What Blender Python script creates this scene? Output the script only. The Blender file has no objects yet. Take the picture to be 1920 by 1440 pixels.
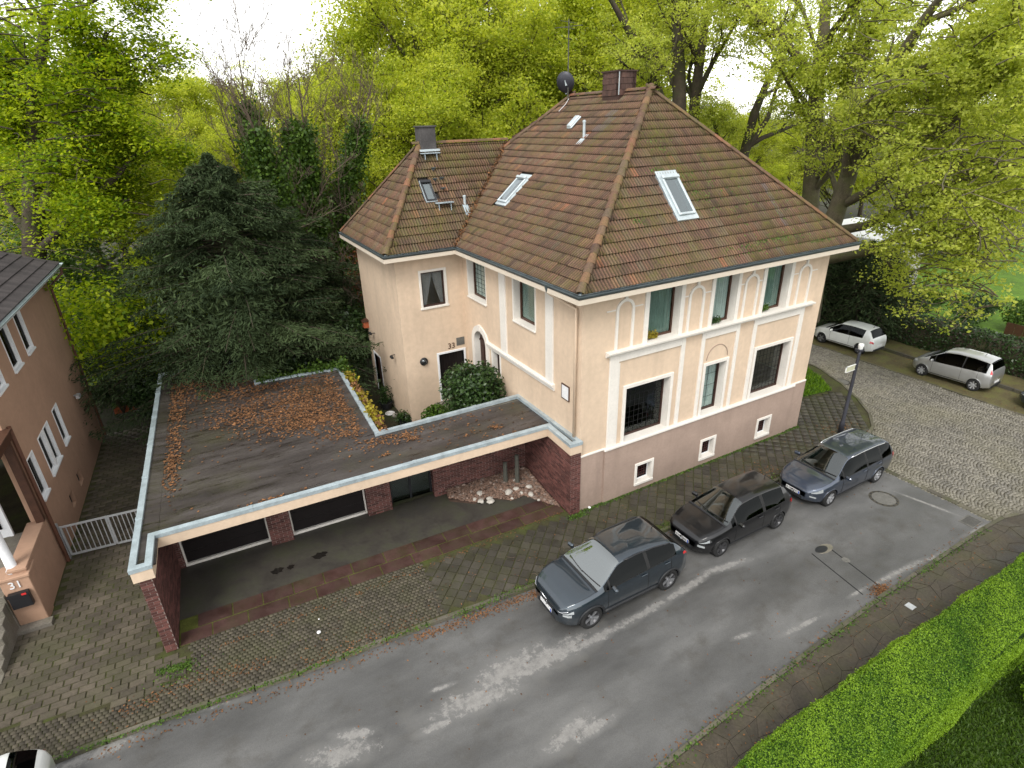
import bpy, math, random
import numpy as np
from mathutils import Vector, Matrix
R = math.radians
random.seed(7)
rng = np.random.default_rng(7)
sc = bpy.context.scene
col = sc.collection

# ---------------------------------------------------------------- camera
FPX, CAM, YAW, PITCH, ROLL = 1077.2, Vector((-9.274, -12.738, 11.897)), 28.468, 24.695, -1.771
_a, _t, _r = R(YAW), R(PITCH), R(ROLL)
FW = Vector((math.sin(_a)*math.cos(_t), math.cos(_a)*math.cos(_t), -math.sin(_t)))
_rt = Vector((math.cos(_a), -math.sin(_a), 0)); _up = _rt.cross(FW)
RT = _rt*math.cos(_r) + _up*math.sin(_r)
UP = -_rt*math.sin(_r) + _up*math.cos(_r)
cd = bpy.data.cameras.new('camera'); cam = bpy.data.objects.new('camera', cd); col.objects.link(cam)
cd.sensor_fit = 'HORIZONTAL'; cd.sensor_width = 36; cd.lens = FPX/1920*36
cd.clip_start = .1; cd.clip_end = 3000
m = Matrix((RT, UP, -FW)).transposed().to_4x4(); m.translation = CAM
cam.matrix_world = m
sc.camera = cam

# ---------------------------------------------------------------- light
SUN_EL, SUN_AZ = 50, 226           # azimuth from +Y towards +X
w = bpy.data.worlds.new('World'); sc.world = w; w.use_nodes = True
nt = w.node_tree; nt.nodes.clear()
sky = nt.nodes.new('ShaderNodeTexSky'); sky.sky_type = 'NISHITA'; sky.sun_disc = False
sky.sun_elevation = R(SUN_EL); sky.sun_rotation = R(SUN_AZ); sky.air_density = 2.; sky.dust_density = .4; sky.ozone_density = 1
hs = nt.nodes.new('ShaderNodeHueSaturation'); hs.inputs['Saturation'].default_value = .05
bg = nt.nodes.new('ShaderNodeBackground'); bg.inputs[1].default_value = .15
wo = nt.nodes.new('ShaderNodeOutputWorld')
nt.links.new(sky.outputs[0], hs.inputs['Color']); nt.links.new(hs.outputs[0], bg.inputs[0]); nt.links.new(bg.outputs[0], wo.inputs[0])
sd = bpy.data.lights.new('sun', 'SUN'); sd.energy = 1.3; sd.angle = R(22); sd.color = (1, .96, .9)
sun = bpy.data.objects.new('sun', sd); col.objects.link(sun)
sdir = Vector((math.sin(R(SUN_AZ))*math.cos(R(SUN_EL)), math.cos(R(SUN_AZ))*math.cos(R(SUN_EL)), math.sin(R(SUN_EL))))
sun.rotation_euler = sdir.to_track_quat('Z', 'Y').to_euler(); sun.location = (0, 0, 60)
vs = sc.view_settings; vs.view_transform = 'Standard'; vs.look = 'None'; vs.exposure = .95; vs.gamma = 1; vs.use_curve_mapping = False
sc.cycles.max_bounces = 6; sc.cycles.transparent_max_bounces = 12; sc.cycles.use_denoising = True
sc.cycles.diffuse_bounces = 3; sc.cycles.caustics_reflective = False; sc.cycles.caustics_refractive = False

# ---------------------------------------------------------------- pixels to places
def ray(u, v): return FW + RT*((u-960)/FPX) + UP*((720-v)/FPX)
def gpt(u, v, z=0.):
    d = ray(u, v); return CAM + d*((z-CAM.z)/d.z)
def at(u, dist, z=0.):                    # ground point in pixel column u at a horizontal distance
    d = ray(u, 225); d = Vector((d.x, d.y, 0)).normalized(); p = CAM + d*dist; p.z = z; return p
def pat(u, v, dist):                      # point of pixel (u,v) at a horizontal distance
    d = ray(u, v); return CAM + d*(dist/math.hypot(d.x, d.y))
def screen(p):
    d = Vector(p)-CAM; z = d.dot(FW)
    return (960+FPX*d.dot(RT)/z, 720-FPX*d.dot(UP)/z, z) if z > .1 else (0, 0, -1)
GR = -.041                                 # the garage and number 31 stand at a slight angle to the house
MG = Matrix.Rotation(GR, 4, 'Z')

# ---------------------------------------------------------------- materials
def nodes(name):
    m = bpy.data.materials.new(name); m.use_nodes = True; t = m.node_tree
    return m, t, t.nodes['Principled BSDF'], t.nodes['Material Output']
def N(t, kind, **k):
    n = t.nodes.new(kind)
    for a, b in k.items():
        if a.startswith('i_'): n.inputs[a[2:].replace('_', ' ')].default_value = b
        else: setattr(n, a, b)
    return n
def noise(t, scale, detail=4, rough=.6, vec=None, stretch=None):
    n = N(t, 'ShaderNodeTexNoise'); n.inputs['Scale'].default_value = scale; n.inputs['Detail'].default_value = detail; n.inputs['Roughness'].default_value = rough
    g = vec
    if g is None:
        gg = N(t, 'ShaderNodeNewGeometry'); g = gg.outputs['Position']
    if stretch:
        mp = N(t, 'ShaderNodeMapping'); mp.inputs['Scale'].default_value = stretch; t.links.new(g, mp.inputs['Vector']); g = mp.outputs[0]
    t.links.new(g, n.inputs['Vector']); return n.outputs[0]
def ramp(t, fac, stops, interp='LINEAR'):
    n = N(t, 'ShaderNodeValToRGB'); cr = n.color_ramp; cr.interpolation = interp
    while len(cr.elements) < len(stops): cr.elements.new(.5)
    for e, (p, c) in zip(cr.elements, stops):
        e.position = p; e.color = (*c, 1) if len(c) == 3 else c
    t.links.new(fac, n.inputs[0]); return n.outputs[0]
def mix(t, a, b, fac, mode='MIX'):
    n = N(t, 'ShaderNodeMix', data_type='RGBA', blend_type=mode)
    for s, x in ((6, a), (7, b)):
        if hasattr(x, 'is_linked') or hasattr(x, 'links'): t.links.new(x, n.inputs[s])
        else: n.inputs[s].default_value = (*x, 1)
    if isinstance(fac, (int, float)): n.inputs[0].default_value = fac
    else: t.links.new(fac, n.inputs[0])
    return n.outputs[2]
def mth(t, op, a, b=0., clamp=False):
    n = N(t, 'ShaderNodeMath', operation=op); n.use_clamp = clamp
    for i, x in enumerate((a, b)):
        if isinstance(x, (int, float)): n.inputs[i].default_value = x
        else: t.links.new(x, n.inputs[i])
    return n.outputs[0]
def attr(t, name='tint'):
    return N(t, 'ShaderNodeAttribute', attribute_name=name).outputs['Fac']
def g3(v): return (v, v, v)
def sc3(c, f): return tuple(min(1, max(0, x*f)) for x in c)
MATS = {}
def M(name, c, rough=.8, var=.12, scale=3., fine=.08, bump=0., bscale=60., tint=0., spec=.35, metal=0., coat=0., dirt=None, dirt_scale=1.2, dirt_amt=.5, streak=0., rvar=0.):
    m, t, b, o = nodes(name); L = t.links
    n1 = noise(t, scale, 5); n2 = noise(t, scale*9, 3)
    c1 = ramp(t, n1, [(.3, sc3(c, 1-var)), (.7, sc3(c, 1+var))])
    c1 = mix(t, c1, ramp(t, n2, [(.3, g3(1-fine*2)), (.7, g3(1.))]), 1., 'MULTIPLY')
    if tint:
        a = attr(t); c1 = mix(t, c1, ramp(t, a, [(0, g3(1-tint)), (1, g3(1.))]), 1., 'MULTIPLY')
    if dirt:
        n3 = noise(t, dirt_scale, 6, .65)
        c1 = mix(t, c1, dirt, mth(t, 'MULTIPLY', ramp(t, n3, [(.45, g3(0)), (.68, g3(1))]), dirt_amt))
    if streak:
        n4 = noise(t, 2.2, 4, .6, stretch=(1, 1, .12))
        c1 = mix(t, c1, sc3(c, .5), mth(t, 'MULTIPLY', ramp(t, n4, [(.5, g3(0)), (.75, g3(1))]), streak))
    L.new(c1, b.inputs['Base Color'])
    b.inputs['Roughness'].default_value = rough; b.inputs['Specular IOR Level'].default_value = spec; b.inputs['Metallic'].default_value = metal
    if coat: b.inputs['Coat Weight'].default_value = coat; b.inputs['Coat Roughness'].default_value = .04
    if rvar:
        L.new(ramp(t, n1, [(.35, g3(max(.05, rough-rvar))), (.65, g3(min(1, rough+rvar)))]), b.inputs['Roughness'])
    if bump:
        bp = N(t, 'ShaderNodeBump'); bp.inputs['Strength'].default_value = bump; bp.inputs['Distance'].default_value = .02
        L.new(noise(t, bscale, 4), bp.inputs['Height']); L.new(bp.outputs[0], b.inputs['Normal'])
    MATS[name] = m; return m
def leafmat(name, c1, c2, trans=.35, rvar=.25, rough=.55):
    m, t, b, o = nodes(name); L = t.links
    a = attr(t); oi = N(t, 'ShaderNodeObjectInfo')
    c = ramp(t, a, [(0, c1), (1, c2)])
    c = mix(t, c, ramp(t, oi.outputs['Random'], [(0, g3(1-rvar)), (1, g3(1.))]), 1., 'MULTIPLY')
    L.new(c, b.inputs['Base Color']); b.inputs['Roughness'].default_value = rough; b.inputs['Specular IOR Level'].default_value = .3
    tr = N(t, 'ShaderNodeBsdfTranslucent'); L.new(mix(t, c, (1.3, 1.3, .7), 1., 'MULTIPLY'), tr.inputs[0])
    mx = N(t, 'ShaderNodeMixShader'); mx.inputs[0].default_value = trans
    L.new(b.outputs[0], mx.inputs[1]); L.new(tr.outputs[0], mx.inputs[2]); L.new(mx.outputs[0], o.inputs[0])
    MATS[name] = m; return m
def glassmat(name, tintc=(.55, .62, .6), refl=1.0, base=0.06):
    m, t, b, o = nodes(name); L = t.links; t.nodes.remove(b)
    tr = N(t, 'ShaderNodeBsdfTransparent'); tr.inputs[0].default_value = (*tintc, 1)
    gl = N(t, 'ShaderNodeBsdfGlossy'); gl.inputs['Roughness'].default_value = .015; gl.inputs[0].default_value = (.9, .95, .95, 1)
    lw = N(t, 'ShaderNodeLayerWeight'); lw.inputs[0].default_value = .5
    f = mth(t, 'ADD', mth(t, 'MULTIPLY', mth(t, 'POWER', lw.outputs['Facing'], 4.), .9*refl), base, True)
    mx = N(t, 'ShaderNodeMixShader'); L.new(f, mx.inputs[0]); L.new(tr.outputs[0], mx.inputs[1]); L.new(gl.outputs[0], mx.inputs[2]); L.new(mx.outputs[0], o.inputs[0])
    MATS[name] = m; return m
def paint(name, c, flake=.0, rough=.35, ior=1.7):
    m, t, b, o = nodes(name)
    n = noise(t, 1.5, 3)
    t.links.new(ramp(t, n, [(.3, sc3(c, .9)), (.7, sc3(c, 1.05))]), b.inputs['Base Color'])
    b.inputs['Metallic'].default_value = flake; b.inputs['Roughness'].default_value = rough
    b.inputs['Coat Weight'].default_value = 1; b.inputs['Coat Roughness'].default_value = .03; b.inputs['Coat IOR'].default_value = ior
    MATS[name] = m; return m

# ---------------------------------------------------------------- mesh helpers
def fast_mesh(name, V, Q, tint=None, smooth=False):
    V = np.asarray(V, np.float32).reshape(-1, 3); Q = np.asarray(Q, np.int32)
    k = Q.shape[1]; me = bpy.data.meshes.new(name)
    me.vertices.add(len(V)); me.vertices.foreach_set('co', V.ravel())
    me.loops.add(Q.size); me.loops.foreach_set('vertex_index', Q.ravel())
    me.polygons.add(len(Q)); me.polygons.foreach_set('loop_start', np.arange(0, Q.size, k, dtype=np.int32))
    if tint is not None:
        at_ = me.attributes.new('tint', 'FLOAT', 'FACE'); at_.data.foreach_set('value', np.asarray(tint, np.float32))
    me.update(calc_edges=True)
    if smooth: me.polygons.foreach_set('use_smooth', np.ones(len(Q), bool))
    return me
BOXF = ((0, 3, 2, 1), (4, 5, 6, 7), (0, 1, 5, 4), (1, 2, 6, 5), (2, 3, 7, 6), (3, 0, 4, 7))
class MB:
    def __init__(s): s.v = []; s.f = []; s.t = []
    def add(s, vs, fs, t=.5):
        n = len(s.v); s.v += [tuple(x) for x in vs]; s.f += [tuple(i+n for i in f) for f in fs]; s.t += [t]*len(fs); return s
    def box(s, x0, y0, z0, x1, y1, z1, t=.5):
        x0, x1 = sorted((x0, x1)); y0, y1 = sorted((y0, y1)); z0, z1 = sorted((z0, z1))
        return s.add([(x0, y0, z0), (x1, y0, z0), (x1, y1, z0), (x0, y1, z0), (x0, y0, z1), (x1, y0, z1), (x1, y1, z1), (x0, y1, z1)], BOXF, t)
    def mbox(s, M4, sx, sy, sz, t=.5):          # box centred on a matrix
        p = [M4 @ Vector((x*sx/2, y*sy/2, z*sz/2)) for z in (-1, 1) for x, y in ((-1, -1), (1, -1), (1, 1), (-1, 1))]
        return s.add(p, BOXF, t)
    def beam(s, p, q, w, h, up=(0, 0, 1), t=.5):
        p, q = Vector(p), Vector(q); d = (q-p).normalized(); u = Vector(up)
        if abs(d.dot(u)) > .99: u = Vector((0, 1, 0))
        a = d.cross(u).normalized(); b = a.cross(d)
        v = [c + a*(i*w/2) + b*(j*h/2) for c in (p, q) for i, j in ((-1, -1), (1, -1), (1, 1), (-1, 1))]
        return s.add(v, ((0, 1, 2, 3), (7, 6, 5, 4), (0, 4, 5, 1), (1, 5, 6, 2), (2, 6, 7, 3), (3, 7, 4, 0)), t)
    def quad(s, a, b, c, d, t=.5): return s.add([a, b, c, d], [(0, 1, 2, 3)], t)
    def poly(s, pts, t=.5): return s.add(pts, [tuple(range(len(pts)))], t)
    def prism(s, poly, z0, z1, t=.5):
        n = len(poly); v = [(x, y, z0) for x, y in poly]+[(x, y, z1) for x, y in poly]
        return s.add(v, [tuple(range(n-1, -1, -1)), tuple(range(n, 2*n))]+[(i, (i+1) % n, n+(i+1) % n, n+i) for i in range(n)], t)
    def ext(s, pts, vec, t=.5):
        n = len(pts); v = [Vector(p) for p in pts]; v += [p+Vector(vec) for p in v]
        return s.add(v, [tuple(range(n-1, -1, -1)), tuple(range(n, 2*n))]+[(i, (i+1) % n, n+(i+1) % n, n+i) for i in range(n)], t)
    def tube(s, pts, r, n=8, caps=True, t=.5):
        pts = [Vector(p) for p in pts]; rs = r if isinstance(r, (list, tuple)) else [r]*len(pts)
        ref = None; rings = []
        for i, p in enumerate(pts):
            d = (pts[min(i+1, len(pts)-1)]-pts[max(i-1, 0)]).normalized()
            if ref is None: ref = d.orthogonal().normalized()
            ref = (ref-d*ref.dot(d)); ref = ref.normalized() if ref.length > 1e-5 else d.orthogonal().normalized()
            b = d.cross(ref)
            rings.append([p+(ref*math.cos(2*math.pi*k/n)+b*math.sin(2*math.pi*k/n))*rs[i] for k in range(n)])
        v = [x for g in rings for x in g]; f = []
        for i in range(len(pts)-1):
            for k in range(n): f.append((i*n+k, i*n+(k+1) % n, (i+1)*n+(k+1) % n, (i+1)*n+k))
        if caps: f += [tuple(range(n-1, -1, -1)), tuple(range((len(pts)-1)*n, len(pts)*n))]
        return s.add(v, f, t)
    def lathe(s, prof, M4=Matrix(), n=16, t=.5, cap=True):     # (r, z) about local z
        v = [M4 @ Vector((r*math.cos(2*math.pi*k/n), r*math.sin(2*math.pi*k/n), z)) for r, z in prof for k in range(n)]
        f = [(i*n+k, i*n+(k+1) % n, (i+1)*n+(k+1) % n, (i+1)*n+k) for i in range(len(prof)-1) for k in range(n)]
        if cap: f += [tuple(range(n-1, -1, -1)), tuple(range((len(prof)-1)*n, len(prof)*n))]
        return s.add(v, f, t)
    def sweep(s, prof, path, closed=False, t=.5):              # prof (outward, z); path (x, y), outward = right of travel
        P = [Vector((p[0], p[1])) for p in path]; zz = [p[2] if len(p) > 2 else 0 for p in path]; n = len(P); rings = []
        for i in range(n):
            d0 = (P[i]-P[i-1]) if (i or closed) else (P[1]-P[0]); d1 = (P[(i+1) % n]-P[i]) if (i < n-1 or closed) else d0
            d0.normalize(); d1.normalize(); a = Vector((d0.y, -d0.x)); b = Vector((d1.y, -d1.x)); mt = (a+b).normalized(); k = 1/max(.3, mt.dot(a))
            rings.append([(P[i].x+mt.x*k*o, P[i].y+mt.y*k*o, zz[i]+z) for o, z in prof])
        m_ = len(prof); v = [x for g in rings for x in g]; f = []
        for i in range(n if closed else n-1):
            j = (i+1) % n
            for k in range(m_): f.append((i*m_+k, j*m_+k, j*m_+(k+1) % m_, i*m_+(k+1) % m_))
        if not closed: f += [tuple(range(m_)), tuple(range((n-1)*m_, n*m_))[::-1]]
        return s.add(v, f, t)
    def mesh(s, name, base=(0, 0, 0), smooth=False, tint=False):
        me = bpy.data.meshes.new(name); b = base
        me.from_pydata([(x-b[0], y-b[1], z-b[2]) for x, y, z in s.v], [], s.f)
        if tint: me.attributes.new('tint', 'FLOAT', 'FACE').data.foreach_set('value', s.t)
        if smooth: me.polygons.foreach_set('use_smooth', [True]*len(me.polygons))
        me.update(); return me
BASE = {}
def mk(name, data, parent=None, mat=None):
    o = bpy.data.objects.new(name, data); col.objects.link(o)
    if parent is not None: o.parent = parent; BASE[o.name] = BASE.get(parent.name, (0, 0, 0))
    if mat is not None and data is not None and not data.materials: data.materials.append(MATS[mat])
    return o
def tag(o, label, cat, group=None):
    o['label'] = label; o['category'] = cat
    if group: o['group'] = group
    return o
def thing(name, label, cat, base=(0, 0, 0), rz=0., group=None):
    o = mk(name, None); o.empty_display_size = .3
    o.location = Matrix.Rotation(rz, 3, 'Z') @ Vector(base); o.rotation_euler = (0, 0, rz)
    BASE[o.name] = tuple(base); return tag(o, label, cat, group)
def part(mb, name, mat, parent, smooth=False, tint=False, kind=None, bevel=0, label=None):
    me = mb.mesh(name, BASE.get(parent.name, (0, 0, 0)), smooth, tint)
    o = mk(name, me, parent, mat)
    if kind: o['kind'] = kind
    if label: o['label'] = label
    if bevel:
        b = o.modifiers.new('bevel', 'BEVEL'); b.width = bevel; b.segments = 1; b.limit_method = 'ANGLE'
    return o
def solo(mb, name, label, cat, mat, base=(0, 0, 0), rz=0., group=None, smooth=False, tint=False, bevel=0):
    me = mb.mesh(name, base, smooth, tint); o = mk(name, me, None, mat)
    o.location = Matrix.Rotation(rz, 3, 'Z') @ Vector(base); o.rotation_euler = (0, 0, rz)
    if bevel:
        b = o.modifiers.new('bevel', 'BEVEL'); b.width = bevel; b.segments = 1; b.limit_method = 'ANGLE'
    return tag(o, label, cat, group)
def struct(mb, name, mat, rz=0., smooth=False, tint=False):
    o = mk(name, mb.mesh(name, (0, 0, 0), smooth, tint) if isinstance(mb, MB) else mb, None, mat)
    o.rotation_euler = (0, 0, rz); o['kind'] = 'structure'; return o
def stuff(me, name, mat, parent=None, label=None, cat=None):
    o = mk(name, me, parent, mat); o['kind'] = 'stuff'
    if label and parent is None: o['label'] = label; o['category'] = cat
    return o
def pieces(parent, name, mat, variants, places, frame=Matrix(), most=300, minpx=6., size=.3, normal=None):
    """places: (Matrix in the frame, variant, shareable). The ones that show largest become objects, the rest one joined mesh."""
    base = Vector(BASE.get(parent.name, (0, 0, 0))); sc_ = []
    for i, (m4, k, ok) in enumerate(places):
        wp = frame @ m4.translation; u, v, z = screen(wp)
        s_ = FPX*size/z if z > 0 and -20 < u < 1940 and -20 < v < 1460 else 0
        if normal is not None and s_:
            s_ *= max(0, (frame.to_3x3() @ normal).dot((CAM-wp).normalized()))**.5
        sc_.append((s_ if ok else 0, i))
    sc_.sort(reverse=True); own = {i for s_, i in sc_[:most] if s_ >= minpx}
    V, Q, T, n = [], [], [], 0
    data = []
    for me in variants:
        vv = np.array([tuple(x.co) for x in me.vertices]); ff = np.array([tuple(p.vertices) for p in me.polygons])
        tt = me.attributes['tint'].data[0].value if 'tint' in me.attributes else .5
        data.append((vv, ff, tt))
    Tm = Matrix.Translation(-base)
    for i, (m4, k, ok) in enumerate(places):
        if i in own:
            o = mk(name, variants[k], parent, mat); o.matrix_basis = Tm @ m4
        else:
            vv, ff, tt = data[k]; mm = np.array(Tm @ m4)
            V.append(vv @ mm[:3, :3].T + mm[:3, 3]); Q.append(ff+n); T.append(np.full(len(ff), tt)); n += len(vv)
    if V:
        me = fast_mesh(name+'_rest', np.concatenate(V), np.concatenate(Q), np.concatenate(T))
        o = mk(name+'_field', me, parent, mat); o['kind'] = 'stuff'
    return len(own)
def quadmesh(mb, name, t):          # a variant mesh with constant tint, quads only
    me = mb.mesh(name); me.attributes.new('tint', 'FLOAT', 'FACE').data.foreach_set('value', [t]*len(me.polygons)); return me
def inpoly(pts, poly):
    x, y = pts[:, 0], pts[:, 1]; r = np.zeros(len(pts), bool); n = len(poly)
    for i in range(n):
        (x0, y0), (x1, y1) = poly[i], poly[i-1]
        c = ((y0 > y) != (y1 > y)) & (x < (x1-x0)*(y-y0)/(y1-y0+1e-12)+x0); r ^= c
    return r
def text_mesh(s, size, ext=.004):
    cu = bpy.data.curves.new('text', 'FONT'); cu.body = s; cu.size = size; cu.extrude = ext; cu.align_x = 'CENTER'; cu.align_y = 'CENTER'
    o = bpy.data.objects.new('text', cu); col.objects.link(o); dg = bpy.context.evaluated_depsgraph_get()
    me = bpy.data.meshes.new_from_object(o.evaluated_get(dg)); bpy.data.objects.remove(o); bpy.data.curves.remove(cu); me.materials.clear(); return me
def leaves(P, size, asp=.55, nrm=None, flat=.0, jit=.35, t=None, droop=None):
    """diamond leaves at points P; nrm + flat pull their faces towards a normal"""
    n = len(P); a = rng.normal(size=(n, 3)); nn = rng.normal(size=(n, 3))
    if nrm is not None: nn = nn*(1-flat)+nrm*flat*2
    if droop is not None: a = a*.45+droop
    nn /= np.linalg.norm(nn, axis=1, keepdims=True)+1e-9
    a -= nn*(a*nn).sum(1, keepdims=True); a /= np.linalg.norm(a, axis=1, keepdims=True)+1e-9
    b = np.cross(nn, a); s = size*(1+jit*rng.uniform(-1, 1, (n, 1)))
    V = np.stack([P-a*s*.5, P+b*s*asp*.5+a*s*.05, P+a*s*.5, P-b*s*asp*.5+a*s*.05], 1)
    Q = np.arange(4*n).reshape(n, 4)
    return V.reshape(-1, 3), Q, (rng.uniform(0, 1, n) if t is None else t)
# ---------------------------------------------------------------- material library
M('plaster', (.635, .492, .362), .9, .08, .6, .05, .25, 90, streak=.22)
M('plaster_white', (.72, .68, .62), .85, .05, 1.5, .04, .1, 80, streak=.10)
M('plinth', (.35, .26, .21), .9, .10, 1.2, .06, .2, 90, streak=.28)
M('soffit', (.62, .54, .44), .8, .05, 2, .03)
M('zinc_dark', (.075, .095, .10), .45, .25, 3, .1, spec=.5, metal=.3)
M('zinc', (.40, .47, .50), .42, .2, 3, .08, metal=.25, rvar=.1)
M('zinc_pale', (.52, .58, .60), .45, .15, 3, .08, metal=.3)
M('brick', (.175, .070, .058), .85, .22, 6, .15, .3, 120, tint=.6)
M('mortar', (.30, .245, .22), .95, .15, 8, .1, .3, 140)
M('wood_dark', (.045, .020, .014), .5, .2, 5, .1)
M('wood_brown', (.075, .035, .022), .45, .2, 5, .1)
M('door_black', (.012, .009, .009), .4, .2, 6, .1)
M('white_paint', (.75, .76, .77), .5, .05, 3, .05)
M('curtain_teal', (.16, .225, .205), .9, .12, 4, .05)
M('curtain_white', (.45, .50, .50), .9, .1, 6, .06)
M('curtain_grey', (.22, .20, .22), .9, .1, 6, .06)
M('blind_white', (.70, .72, .70), .7, .05, 5, .04)
M('lead', (.014, .014, .014), .7)
M('iron_red', (.10, .03, .03), .7, .2, 8)
M('black_metal', (.018, .019, .022), .4, .2, 6, spec=.5)
M('dark_plastic', (.02, .021, .023), .55, .15, 6)
M('pole_grey', (.045, .046, .058), .45, .15, 3, spec=.5, metal=.3)
M('galvanised', (.58, .60, .62), .42, .12, 8, .06, metal=.5)
M('lamp_white', (.75, .76, .74), .4)
M('terracotta', (.38, .10, .04), .8, .2, 8)
M('stone_grey', (.30, .29, .26), .9, .2, 6, .15, .3, 50, tint=.5)
M('concrete', (.22, .20, .17), .9, .2, 2.5, .12, .2, 60, dirt=(.07, .07, .03), dirt_amt=.6)
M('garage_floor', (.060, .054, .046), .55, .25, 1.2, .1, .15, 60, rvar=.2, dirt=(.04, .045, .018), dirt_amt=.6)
M('red_slab', (.080, .040, .033), .62, .22, 2, .12, .12, 70, tint=.4, rvar=.18, dirt=(.045, .04, .016), dirt_amt=.55)
M('slab_dark', (.070, .062, .048), .58, .2, 2, .12, .2, 70, tint=.45, rvar=.18, dirt=(.05, .052, .018), dirt_scale=.9, dirt_amt=.6)
M('slab_walk', (.085, .070, .050), .6, .3, 1.5, .2, .35, 50, tint=.25, rvar=.2, dirt=(.06, .06, .022), dirt_scale=.9, dirt_amt=.5)
M('moss_bed', (.095, .105, .018), .95, .3, 4, .2, .5, 60)
M('paver', (.118, .098, .072), .75, .2, 1.3, .15, .25, 70, tint=.45, dirt=(.065, .066, .030), dirt_scale=.7, dirt_amt=.6)
M('paver_small', (.105, .090, .064), .8, .2, 1.5, .15, .2, 70, tint=.5, dirt=(.075, .075, .035), dirt_scale=1.1, dirt_amt=.55)
M('joint_soil', (.055, .05, .022), .95, .3, 3, .2, .4, 60, dirt=(.06, .08, .012), dirt_amt=.7)
M('kerb', (.145, .13, .10), .75, .2, 3, .15, .2, 60, tint=.5, dirt=(.07, .08, .02), dirt_amt=.6)
M('sett', (.255, .235, .195), .48, .18, .5, .1, .15, 60, tint=.5, rvar=.15, dirt=(.12, .11, .05), dirt_scale=.25, dirt_amt=.5)
M('sett_bed', (.075, .065, .045), .9, .2, 3, .1)
M('strip_soil', (.12, .10, .045), .9, .25, 1.2, .15, .3, 60, dirt=(.10, .12, .02), dirt_amt=.6)
M('soil', (.045, .040, .022), .95, .3, 1.5, .2, .5, 30, dirt=(.03, .05, .012), dirt_amt=.8)
M('grass', (.075, .15, .012), .9, .3, .6, .2, .6, 60, tint=.4)
M('lawn', (.10, .20, .012), .9, .25, .5, .2, .6, 60)
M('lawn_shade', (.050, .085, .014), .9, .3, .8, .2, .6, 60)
M('bark', (.13, .108, .07), .9, .3, 2.5, .2, .6, 25, dirt=(.10, .12, .03), dirt_amt=.5)
M('bark_dark', (.075, .058, .042), .9, .3, 3, .2, .6, 25, dirt=(.05, .07, .015), dirt_amt=.6)
M('twig', (.14, .105, .075), .9, .2, 4, .1)
M('dead_leaf', (.27, .125, .05), .85, .4, 12, .1, tint=.8)
M('stone_white', (.58, .54, .48), .85, .15, 6, .1, .3, 40, tint=.35)
M('rubble', (.36, .27, .22), .9, .3, 5, .15, .3, 40, tint=.75)
M('gravel', (.30, .19, .14), .85, .25, 6, .1, .2, 40, tint=.65)
M('stucco_pink', (.42, .262, .178), .92, .07, .7, .05, .5, 110, streak=.15)
M('tile_dark', (.060, .052, .050), .75, .25, 2, .15, .2, 60, tint=.4)
M('copper_pipe', (.12, .055, .035), .5, .2, 4)
M('step_stone', (.20, .18, .15), .85, .2, 3, .15, .2, 50, dirt=(.08, .08, .04))
M('mail_black', (.02, .02, .022), .3, .1, 6)
M('mail_red', (.55, .03, .03), .5)
M('plate_white', (.75, .75, .75), .4)
M('plate_blue', (.02, .09, .5), .4)
M('plate_text', (.02, .02, .02), .5)
M('tyre', (.018, .018, .018), .8, .15, 10)
M('alloy', (.42, .43, .45), .3, .1, 6, metal=.8)
M('alloy_dark', (.09, .09, .095), .4, .1, 6, metal=.6)
M('chimney_grey', (.085, .080, .078), .9, .3, 2, .15, .3, 40, streak=.4)
M('hedge_core', (.03, .075, .008), .9)
M('post_dark', (.085, .085, .07), .9, .2, 8)
M('hubcap', (.55, .56, .58), .35, .1, 6, metal=.6)
M('chrome', (.75, .76, .78), .12, .05, 6, metal=1)
M('interior', (.02, .02, .021), .8)
M('seat_grey', (.045, .045, .048), .9)
M('rust_leaf', (.30, .10, .03), .85, .2, 5, tint=.5)
M('far_roof', (.07, .062, .06), .8, .2, 2, .1)
M('far_wall', (.46, .44, .42), .9, .08, 1)
M('manhole', (.13, .115, .085), .6, .25, 10, .1, .3, 60, tint=.5)
M('rubber', (.015, .015, .015), .7)
M('sign_pale', (.50, .50, .36), .5, .1, 4)
M('slate_shingle', (.105, .055, .042), .6, .2, 4, .1, tint=.45)
M('mirror_glass', (.6, .65, .66), .05, metal=1)
M('puddle', (.016, .014, .012), .08, .2, 3)
glassmat('window_glass', (.86, .90, .88), 1., .02)
glassmat('car_glass', (.30, .38, .36), 1.3, .16)
glassmat('car_glass_dark', (.05, .06, .065), .3, .02)
glassmat('car_glass_sky', (.30, .40, .38), 1.3, .34)
glassmat('lamp_glass', (.85, .88, .9), 1., .12)
glassmat('nb_glass', (.30, .30, .29), .12, .01)
glassmat('sky_glass', (.50, .60, .62), 1., .24)
paint('paint_anthracite', (.034, .050, .066), .75, .33)
paint('paint_black', (.002, .002, .003), .0, .3, 1.33)
paint('paint_bluegrey', (.062, .080, .118), .75, .33)
paint('paint_white', (.72, .74, .72), 0)
paint('paint_silver', (.44, .445, .44), .65, .38)
paint('paint_darkblue', (.012, .025, .035), .4)
def redlamp():
    m, t, b, o = nodes('red_lamp'); b.inputs['Base Color'].default_value = (.5, .01, .012, 1); b.inputs['Roughness'].default_value = .15; b.inputs['Coat Weight'].default_value = 1; MATS['red_lamp'] = m
    m, t, b, o = nodes('head_lamp'); b.inputs['Base Color'].default_value = (.62, .66, .68, 1); b.inputs['Roughness'].default_value = .12; b.inputs['Metallic'].default_value = .55; b.inputs['Coat Weight'].default_value = 1; MATS['head_lamp'] = m
redlamp()
leafmat('leaf_spring', (.27, .345, .024), (.62, .65, .085), .58, .13)
leafmat('leaf_plane', (.30, .37, .045), (.64, .68, .14), .58, .12)
leafmat('leaf_maple', (.11, .22, .008), (.54, .62, .03), .55)
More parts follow.
